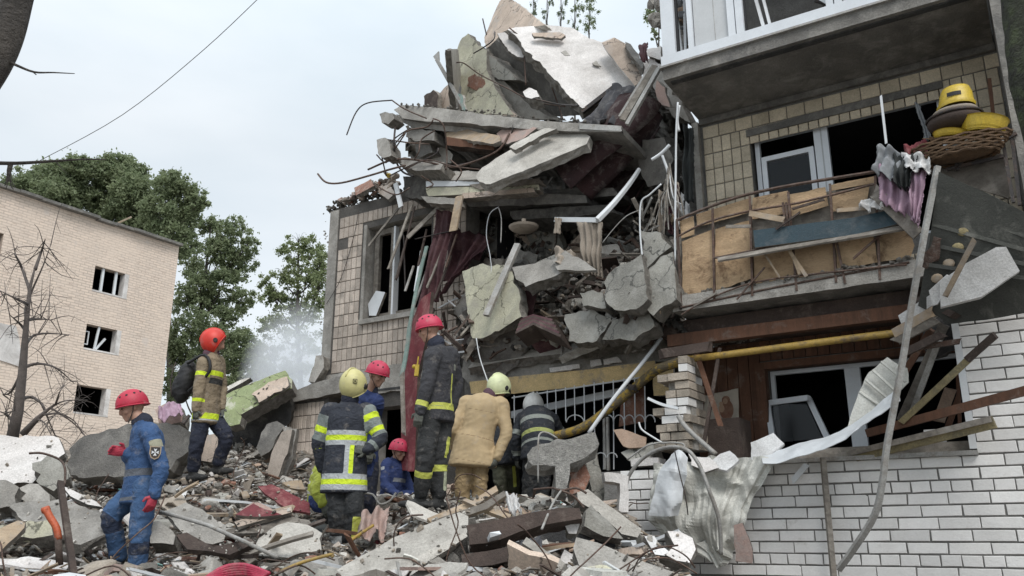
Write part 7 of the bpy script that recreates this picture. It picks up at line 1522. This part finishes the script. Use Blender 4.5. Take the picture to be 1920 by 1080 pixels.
for i, (q, m_, lb) in enumerate([((1690, 600, 1752, 560), 'white_foam', 'white splintered board highest in the jumble under the balcony corner'), ((1672, 628, 1748, 585), 'wood_light', 'light plank second in the jumble under the balcony corner'), ((1680, 640, 1760, 598), 'wood_grey', 'grey plank third in the jumble under the balcony corner'),
                                 ((1700, 660, 1770, 625), 'wood_dark', 'dark board lowest in the jumble under the balcony corner'), ((1720, 560, 1790, 592), 'wood_dark', 'black beam piece crossing under the dark olive sheet'), ((1740, 600, 1790, 560), 'conc_light', 'grey stone strip wedged under the large white foam block'), ((1735, 650, 1800, 640), 'rust', 'rusty angle iron at the top of the loggia jumble')]):
    stick2(q, .09 - .008 * i, .04, m_, .15, .3, lb, 'board', 'board', .04)
slab('block', 'dark broken block of masonry behind the jumble under the balcony corner', 'masonry block', [(1740, 570), (1800, 560), (1795, 650), (1750, 672), (1725, 640)], -.1, (0, 1, -.2), .3, 'conc_black', 'broken_dark', .04)
# --- clothes, basket and tubs on the balcony railing
cloth('clothes', 'pink blanket hanging over the plywood balcony railing', 'blanket', [F(1642, 300, .12), F(1730, 318, .14), F(1722, 420, .2), F(1652, 380, .18)], 'pink_cloth', 18, 20, .06, 4)
cloth('clothes', 'pale grey shirt heaped over the pink blanket', 'clothes', [F(1650, 268, .1), F(1700, 290, .2), F(1688, 345, .25), F(1632, 318, .2)], 'grey_cloth', 14, 14, .07, 3)
cloth('clothes', 'dark green grey jacket hanging beside the pale shirt', 'clothes', [F(1672, 285, .15), F(1722, 288, .2), F(1705, 350, .27), F(1678, 345, .27)], 'dark_cloth', 12, 16, .06, 3)
cloth('clothes', 'light pink towel hanging at the right of the clothes pile', 'towel', [F(1705, 320, .2), F(1738, 318, .2), F(1722, 425, .25), F(1706, 395, .25)], 'pink_cloth', 10, 18, .05, 3)
cloth('clothes', 'white towel lying over the top of the clothes pile', 'towel', [F(1690, 285, .2), F(1742, 290, .2), F(1745, 322, .26), F(1700, 318, .28)], 'white_foam', 12, 8, .05, 2)
cloth('clothes', 'dark red cloth at the top of the clothes pile', 'clothes', [F(1695, 272, .05), F(1738, 262, .05), F(1738, 292, .15), F(1698, 290, .15)], 'red_cloth', 12, 8, .05, 2)
cloth('clothes', 'fringed white curtain scrap hanging in the upper window', 'curtain', [F(1715, 190, -.9), F(1724, 196, -.9), F(1748, 256, -.8), F(1736, 262, -.8)], 'grey_cloth', 6, 14, .03, 2)
cloth('clothes', 'fluffy white rag lying on the railing left of the split beam', 'rag', [F(1614, 372, .08), F(1655, 368, .1), F(1658, 390, .14), F(1612, 392, .12)], 'white_foam', 10, 8, .05, 2)
bk = thing('wicker_basket', F(1805, 290, .1), 'brown wicker basket standing on the right end of the balcony railing', 'basket')
c = F(1803, 278, .1); b = MB(); n_ = 26
for k in range(7):
    z = -.09 + k * .026; r = .30 + .02 * k
    b.tube([c + FD * (r * math.cos(a * 6.283 / n_) * 1.0) + FN * (.17 * math.sin(a * 6.283 / n_)) + UP * (z + .008 * (-1) ** (a + k)) for a in range(n_ + 1)], .014, 5, cap=False)
b.build('weave', 'wicker', bk)
b = MB(); b.ell(c - UP * .06, (FD * .29, FN * .16, UP * .05), 16, 6); b.build('bottom', 'wicker', bk)
b = MB(); [b.tube([c + FD * rnd.uniform(-.3, .1) + FN * .05 + UP * .07, c + FD * rnd.uniform(-.35, .0) + FN * .1 + UP * rnd.uniform(.08, .16)], .005, 4) for _ in range(20)]; b.build('twigs', 'wicker', bk)
def tub(x, y, off, r, h, m, label, name, cat, tilt=0., r2=.8):
    c = F(x, y, off); a = (UP + FD * tilt).normalized(); b = MB(); s = a.orthogonal().normalized(); t = a.cross(s); n = 22; vs = []
    prof = [(r2, 0), (.9, .3), (1., .95), (1.05, 1.), (.98, 1.), (.85, .1)]
    for (pr_, ph) in prof: vs += [c + (s * math.cos(i * 6.283 / n) + t * math.sin(i * 6.283 / n)) * r * pr_ + a * h * ph for i in range(n)]
    fs = [tuple(range(n))]
    for k in range(len(prof) - 1):
        for i in range(n): fs.append((k * n + i, k * n + (i + 1) % n, (k + 1) * n + (i + 1) % n, (k + 1) * n + i))
    fs.append(tuple((len(prof) - 1) * n + i for i in range(n)))
    b.raw(vs, fs); return b.build(name, m, label=label, cat=cat, smooth=False)
tub(1842, 254, .08, .20, .14, 'yellow_plastic', 'yellow plastic tub lying in the wicker basket', 'plastic_tub', 'tub', .25)
tub(1782, 262, .12, .15, .06, 'yellow_plastic', 'flat yellow dish at the left in the wicker basket', 'dish', 'dish', .2)
hb = thing('enamel_bowl', F(1790, 232, .06), 'dark enamel bowl stacked under the yellow bucket', 'bowl')
b = MB(); c = F(1790, 228, .08); b.ell(c, (FD * .24, FN * .2, (UP + FD * .12) * .10), 24, 10, cut=(c + UP * .03, (0, 0, -1))); b.build('dish', 'wood_dark', hb, True)
b = MB(); b.tube([c + UP * .035 + FD * (.24 * math.cos(a * .2618)) + FN * (.2 * math.sin(a * .2618)) for a in range(25)], .013, 5, cap=False); b.build('rim', 'metal_dark', hb, True)
b = MB(); c = F(1790, 212, .08); b.ell(c, (FD * .20, FN * .16, UP * .05), 20, 8); b.build('hat', 'beige_cloth', smooth=True, label='pale cloth hat lying between the bowl and the yellow bucket', cat='hat')
yb = thing('bucket', F(1793, 200, .08), 'yellow plastic bucket standing upside down on top of the stack', 'bucket')
b = MB(); c = F(1793, 205, .08); n = 24; vs = []
for (rr, hh) in ((.165, 0), (.17, .03), (.155, .05), (.14, .15), (.12, .2), (.07, .225), (.0, .23)): vs += [c + (FD * math.cos(i * 6.283 / n) + FN * math.sin(i * 6.283 / n)) * rr + (UP + FD * .1) * hh for i in range(n)]
b.raw(vs, [(k * n + i, k * n + (i + 1) % n, (k + 1) * n + (i + 1) % n, (k + 1) * n + i) for k in range(6) for i in range(n)]); b.build('shell', 'yellow_plastic', yb, True)
b = MB(); b.raw([c + (FD * math.cos(a) + FN * math.sin(a)) * .158 + UP * h for h in (.075, .115) for a in [RD(65 + 9 * i) for i in range(6)]], [(i, i + 1, i + 7, i + 6) for i in range(5)]); b.build('dark_label', 'rubber', yb)

# ================================================================== trees
def leaves(centers, radii, per, size, flat=.9, seed=3):
    rs = np.random.RandomState(seed); allv = []
    for (c, r), n in zip(zip(centers, radii), per):
        d = rs.normal(size=(n, 3)); d /= np.linalg.norm(d, axis=1)[:, None]
        rad = rs.uniform(.1, 1.15, n) ** .6; p = np.array(c) + d * rad[:, None] * np.array(r)
        # leaves gather in sprays
        n = n; k = max(4, n // 60); ce = p[rs.randint(0, n, k)]; idx_ = rs.randint(0, k, n); p = ce[idx_] + rs.normal(size=(n, 3)) * np.array(r) * .12 * rs.uniform(.3, 1.6, n)[:, None]
        a = rs.normal(size=(n, 3)); a /= np.linalg.norm(a, axis=1)[:, None]; b = rs.normal(size=(n, 3)); b -= (b * a).sum(1)[:, None] * a; b /= np.linalg.norm(b, axis=1)[:, None]
        s = size * .52 * rs.uniform(.6, 1.35, n)[:, None]
        allv.append(np.stack([p - a * s, p + b * s * .55, p + a * s, p - b * s * .55], 1))
    v = np.concatenate(allv).reshape(-1, 3); return v
def tree(label, base, clumps, Y, m, trunk_r, leafsize, dens, name='poplar_tree', group=None, seed=3):
    """clumps: (px, py, rx_px, ry_px, dY)"""
    b0 = P(base[0], base[1], Y); b0.z = 0; t = thing(name, b0, label, 'tree', group); ce = []; ra = []; per = []
    for (px, py, rx, ry, dy) in clumps:
        c = P(px, py, Y + dy); k = (Y + dy) / 1667.; ce.append(tuple(c)); ra.append((rx * k, (rx + ry) * .5 * k, ry * k)); per.append(int(dens * 1.0 * rx * ry / 100.))
    v = leaves(ce, ra, per, leafsize, seed=seed); n = len(v) // 4
    lo, hi = v.min(0), v.max(0); org = V(((lo[0] + hi[0]) / 2, (lo[1] + hi[1]) / 2, lo[2]))
    me = bpy.data.meshes.new('crown'); me.vertices.add(len(v)); me.vertices.foreach_set('co', (v - np.array(org)).ravel().astype(np.float32))
    me.loops.add(n * 4); me.loops.foreach_set('vertex_index', np.arange(n * 4, dtype=np.int32)); me.polygons.add(n); me.polygons.foreach_set('loop_start', np.arange(0, n * 4, 4, dtype=np.int32))
    me.polygons.foreach_set('loop_total', np.full(n, 4, dtype=np.int32)); me.materials.append(M[m]); me.update(calc_edges=True)
    o = bpy.data.objects.new('crown', me); COL.objects.link(o); o.parent = t; o.location = org - b0
    mb = MB(); top = max(ce, key=lambda c: c[2]); tp = V(top); pts = [b0, b0.lerp(tp, .35) + V((.4, 0, 0)), b0.lerp(tp, .7), tp]
    mb.tube(pts, [trunk_r, trunk_r * .75, trunk_r * .45, trunk_r * .12], 8, sm=6); sp = spline(pts, 6)
    for c, r in zip(ce, ra):
        c = V(c); k = min(range(len(sp)), key=lambda i: abs(sp[i].z - (c.z - r[2] * 1.2 - 1.0))); s = sp[k]; rr = trunk_r * .35 * (1 - .6 * k / len(sp))
        mid = s.lerp(c, .5) + V((0, 0, -.3)); mb.tube([s, mid, c], [rr, rr * .6, rr * .3], 6, sm=4)
        for q in range(7):
            e = c + V((rnd.uniform(-1, 1) * r[0], rnd.uniform(-1, 1) * r[1], rnd.uniform(-.6, 1) * r[2])) * .85; mb.tube([mid.lerp(c, rnd.uniform(.3, 1)), (c + e) / 2 + V((0, 0, .2)), e], [rr * .3, rr * .18, rr * .05], 4, sm=3)
    mb.build('trunk', 'bark', t); return t
tree('broad dark green tree rising behind the left end of the pinkish brick building', (130, 900), [(60, 345, 52, 36, 0), (110, 330, 45, 34, 2), (150, 315, 42, 28, 0), (30, 370, 40, 30, 1), (95, 375, 55, 40, -1), (150, 365, 45, 45, 1), (140, 310, 24, 18, -1)], 58, 'leaf', .45, .24, 300, seed=5)
tree('tall full green tree in the middle behind the pinkish brick building', (260, 900), [(215, 330, 48, 40, 0), (250, 322, 34, 26, 2), (200, 372, 45, 42, 1), (252, 370, 48, 48, -1), (240, 415, 50, 40, 0), (290, 440, 44, 36, 1), (180, 420, 30, 30, 0), (222, 308, 28, 18, 0)], 60, 'leaf', .5, .24, 320, seed=6)
tree('bushy tree with a rounded top above the right roof corner', (320, 900), [(325, 345, 36, 30, 0), (350, 372, 36, 32, 1), (300, 400, 40, 38, 0), (345, 410, 38, 34, 1), (330, 455, 42, 34, 0), (372, 380, 20, 18, 0), (318, 325, 20, 14, 1)], 56, 'leaf', .4, .23, 300, seed=7)
tree('loose leaning tree right of the pinkish brick building', (345, 950), [(440, 432, 34, 30, 0), (465, 462, 24, 26, 0), (455, 495, 32, 26, 1), (395, 425, 26, 28, 1), (400, 470, 30, 32, 0), (425, 520, 40, 28, 0), (360, 500, 26, 34, 1), (350, 560, 34, 34, 0), (400, 560, 42, 30, 1), (430, 590, 34, 26, 0), (375, 535, 34, 34, 0), (460, 560, 26, 26, 0), (420, 470, 30, 30, 0)], 54, 'leaf', .38, .20, 190, seed=8)
tree('dense shrubby tree low behind the firefighter with the backpack', (380, 980), [(360, 610, 36, 34, 0), (345, 665, 32, 40, 0), (340, 720, 30, 40, 0), (445, 640, 40, 30, 1), (455, 685, 45, 40, 1), (400, 640, 40, 40, 2), (480, 665, 24, 26, 0), (325, 640, 16, 30, 0), (450, 725, 40, 26, 0), (400, 690, 40, 40, 1), (500, 700, 30, 30, 0)], 50, 'leaf', .3, .17, 260, 'deciduous_tree', seed=9)
tree('pale airy tree beside the outer edge of the ruined wing', (560, 980), [(560, 450, 28, 18, 0), (545, 480, 34, 24, 0), (585, 470, 30, 28, 1), (530, 515, 34, 22, 0), (575, 520, 42, 28, 0), (600, 500, 22, 40, 0), (510, 545, 26, 18, 0), (590, 560, 30, 24, 0), (545, 560, 36, 20, 1), (515, 560, 30, 24, 0), (495, 530, 20, 16, 0), (560, 590, 44, 24, 0), (600, 540, 26, 40, 0), (520, 610, 36, 26, 0), (570, 640, 40, 30, 0), (500, 660, 34, 34, 1), (545, 690, 40, 30, 0)], 52, 'leaf_pale', .3, .17, 150, 'deciduous_tree', seed=10)
for i, (px, top, w) in enumerate(((1000, -30, 9), (1026, -30, 10), (1052, -26, 11), (1078, -20, 13), (1105, -16, 18))):
    tree(['slim dark poplar top leftmost above the crest', 'slim poplar top second above the crest', 'slim poplar top third above the crest', 'slim poplar top fourth above the crest', 'fullest poplar top rightmost above the crest'][i], (px, 980),
         [(px, top, w, 26, 0), (px + 3, top + 34, w * 1.1, 24, 0), (px - 2, top + 62, w * 1.2, 22, 0)], 62, 'leaf' if i > 2 else 'leaf_dark', .2, .13, 90 if i < 3 else 150, seed=20 + i)
tree('small green tree crown peeping out left of the glazed balcony', (1225, 980), [(1222, 40, 16, 26, 0), (1228, 66, 14, 14, 0), (1236, 20, 12, 16, 0)], 40, 'leaf', .2, .12, 230, 'deciduous_tree', seed=31)
# bare trees
def bare(label, base, Y, main, br, r0, m='dead_wood', name='bare_tree', group=None, twigs=9):
    b0 = P(*base, Y); t = thing(name, b0, label, 'tree', group); mb = MB(); mp_ = [P(x, y, Y) for x, y in main]; mb.tube(mp_, [r0 * (1 - .85 * i / (len(mp_) - 1)) for i in range(len(mp_))], 8); mb.build('trunk', m, t, True)
    mb = MB()
    for q in br:
        pp = spline([P(x, y, Y + rnd.uniform(-.6, .6) * (k > 0)) for k, (x, y) in enumerate(q)], 5); rr = r0 * .33; mb.tube(pp, [rr * (1 - .85 * i / (len(pp) - 1)) for i in range(len(pp))], 6)
        for _ in range(twigs):
            s = pp[rnd.randrange(len(pp) // 3, len(pp))]; L_ = rnd.uniform(.25, .9) * Y / 15; d = V((rnd.uniform(-1, 1), rnd.uniform(-1, 1), rnd.uniform(-.8, .9))).normalized(); e = s + d * L_
            mb.tube([s, s.lerp(e, .5) + V((0, 0, rnd.uniform(-.1, .12))), e], [rr * .28, rr * .2, rr * .08], 4, sm=3)
            e2 = s.lerp(e, .6) + V((rnd.uniform(-1, 1), rnd.uniform(-1, 1), rnd.uniform(-1, .6))) * L_ * .4; mb.tube([s.lerp(e, .6), e2], [rr * .15, rr * .05], 4)
    mb.build('branches', m, t, True)
bare('dead bare tree with drooping branches in front of the pinkish brick building', (22, 830), 15, [(22, 826), (34, 770), (42, 700), (46, 650), (50, 600), (56, 540), (66, 500)],
     [[(50, 600), (48, 580), (60, 545), (80, 500), (95, 460)], [(56, 545), (40, 500), (30, 480), (28, 470)], [(46, 650), (62, 630), (90, 625), (130, 628)], [(42, 690), (70, 682), (105, 690), (140, 720)], [(38, 748), (60, 745), (80, 760), (92, 790), (110, 830)], [(40, 700), (20, 735), (5, 740)],
      [(48, 620), (38, 608), (18, 590)], [(50, 600), (72, 598), (95, 600)], [(66, 505), (78, 470), (85, 448)], [(52, 570), (30, 560), (0, 545)], [(34, 800), (15, 780), (10, 775), (28, 770)]], .105)
bare('smaller dead branches arching at the foot of the pinkish brick building', (42, 815), 14, [(42, 815), (70, 785), (90, 768), (105, 756)],
     [[(90, 768), (120, 752), (165, 750)], [(95, 765), (120, 780), (145, 800), (155, 815)], [(80, 778), (110, 776), (140, 790), (160, 820)], [(105, 756), (112, 735), (120, 720)], [(70, 785), (85, 795), (100, 825)]], .06, twigs=10)
# near trunks and branches
mt = thing('mossy_tree', P(1935, 900, 5.6), 'thick mossy tree trunk cut by the upper right edge', 'tree')
b = MB(); tp_ = [P(1915, -80, 5.6), P(1935, 60, 5.6), P(1950, 180, 5.6), P(1985, 320, 5.6), P(2010, 700, 5.6), P(2020, 1300, 5.6)]; sp = spline(tp_, 14); vs = []; n = 40
for i, p in enumerate(sp):
    for k in range(n):
        a = k * 6.283 / n; q = V((math.cos(a), math.sin(a), 0)); r = .165 + .03 * noise.noise(V((q.x * 3, q.y * 3, p.z * 1.5))) + .025 * abs(noise.noise(V((q.x * 9, q.y * 9, p.z * 3)))); vs.append(p + q * r)
b.raw(vs, [(i * n + k, i * n + (k + 1) % n, (i + 1) * n + (k + 1) % n, (i + 1) * n + k) for i in range(len(sp) - 1) for k in range(n)]); b.build('trunk', 'bark_moss', mt, True)
nt_ = thing('dark_branch', P(10, 40, 4), 'thick dark branch crossing the upper left corner', 'branch')
b = MB(); b.tube([P(60, -90, 4), P(38, -20, 4), P(16, 60, 4), P(-12, 120, 4), P(-60, 190, 4)], [.07, .075, .08, .085, .09], 12, sm=5); b.build('limb', 'bark', nt_, True)
b = MB(); b.tube([P(4, 110, 4), P(30, 122, 4), (P(64, 135, 4)), P(100, 136, 4), P(140, 138, 4)], [.009, .008, .005, .004, .002], 6, sm=4); b.tube([P(58, 132, 4), P(68, 140, 4)], .003, 5); b.build('twig', 'bark', nt_, True)
nb = thing('bare_branch', P(0, 305, 4.5), 'thin dark bare branch reaching in from the left edge above the roof', 'branch')
b = MB(); b.tube([P(-30, 305, 4.5), P(30, 306, 4.5), P(100, 302, 4.5), P(150, 299, 4.5), P(198, 299, 4.5)], [.013, .012, .010, .007, .003], 7, sm=4); b.tube([P(105, 303, 4.5), P(115, 315, 4.5), P(128, 328, 4.5)], [.004, .002, .001], 5); b.build('limb', 'bark', nb, True)
b = MB(); [b.tube([P(20 + rnd.uniform(-4, 4), 306, 4.5), P(18 + rnd.uniform(-6, 7), 328, 4.5), P(14 + rnd.uniform(-6, 16), 345 + rnd.uniform(-8, 12), 4.5)], [.006, .005, .002], 5, sm=3) for _ in range(9)]; b.build('dry_tuft', 'bark', nb, True)
b = MB(); b.tube([P(500, -18, 24), P(380, 95, 25), P(230, 215, 26.5), P(75, 301, 28)], .012, 5, sm=5); b.build('overhead_wire', 'metal_dark', label='thin overhead wire slanting across the pale sky at upper left', cat='wire')
# ================================================================== smoke
m, t, bb = newmat('smoke'); t.nodes.remove(bb); pv = t.nodes.new('ShaderNodeVolumePrincipled'); pv.inputs['Color'].default_value = (.93, .95, .98, 1); pv.inputs['Anisotropy'].default_value = .2
tcx = t.nodes.new('ShaderNodeTexCoord'); nn_ = noise_n(t, tcx.outputs['Object'], .8, 4, .6)
ln_ = t.nodes.new('ShaderNodeVectorMath'); ln_.operation = 'LENGTH'; mpp = t.nodes.new('ShaderNodeMapping'); mpp.inputs['Location'].default_value = (0, 0, -.6); mpp.inputs['Scale'].default_value = (1 / 1.6, 1 / 1.6, 1 / 2.5); t.links.new(tcx.outputs['Object'], mpp.inputs[0]); t.links.new(mpp.outputs[0], ln_.inputs[0])
f_ = ramp(t, ln_.outputs['Value'], .35, (1,) * 3, 1.0, (0,) * 3); n_r = ramp(t, nn_, .3, (.25,) * 3, .65, (1,) * 3); mu = t.nodes.new('ShaderNodeMath'); mu.operation = 'MULTIPLY'; t.links.new(f_, mu.inputs[0]); t.links.new(n_r, mu.inputs[1])
mu2 = t.nodes.new('ShaderNodeMath'); mu2.operation = 'MULTIPLY'; mu2.inputs[1].default_value = 1.6; t.links.new(mu.outputs[0], mu2.inputs[0]); t.links.new(mu2.outputs[0], pv.inputs['Density']); t.links.new(pv.outputs[0], t.nodes['Material Output'].inputs['Volume']); M['smoke'] = m
sc_ = P(552, 715, 24); b = MB(); b.ell(V((0, 0, 1.5)), (V((1.7, 0, 0)), V((0, 1.7, 0)), V((0, 0, 2.6))), 20, 14)
sm_ = obj('smoke', b.v, b.f, 'smoke', origin=V((0, 0, 0)), label='pale smoke drifting up between the trees and the ruined wing', cat='smoke', kind='stuff'); sm_.location = sc_ - UP * 1.6

for k, m_ in enumerate(('broken', 'conc_light', 'brick_beige')):
    SPK[k].build('small_rubble', m_, label=WORDS[m_] + ' crumbs sprinkled over the slabs lying on the mound', cat='rubble', kind='stuff')
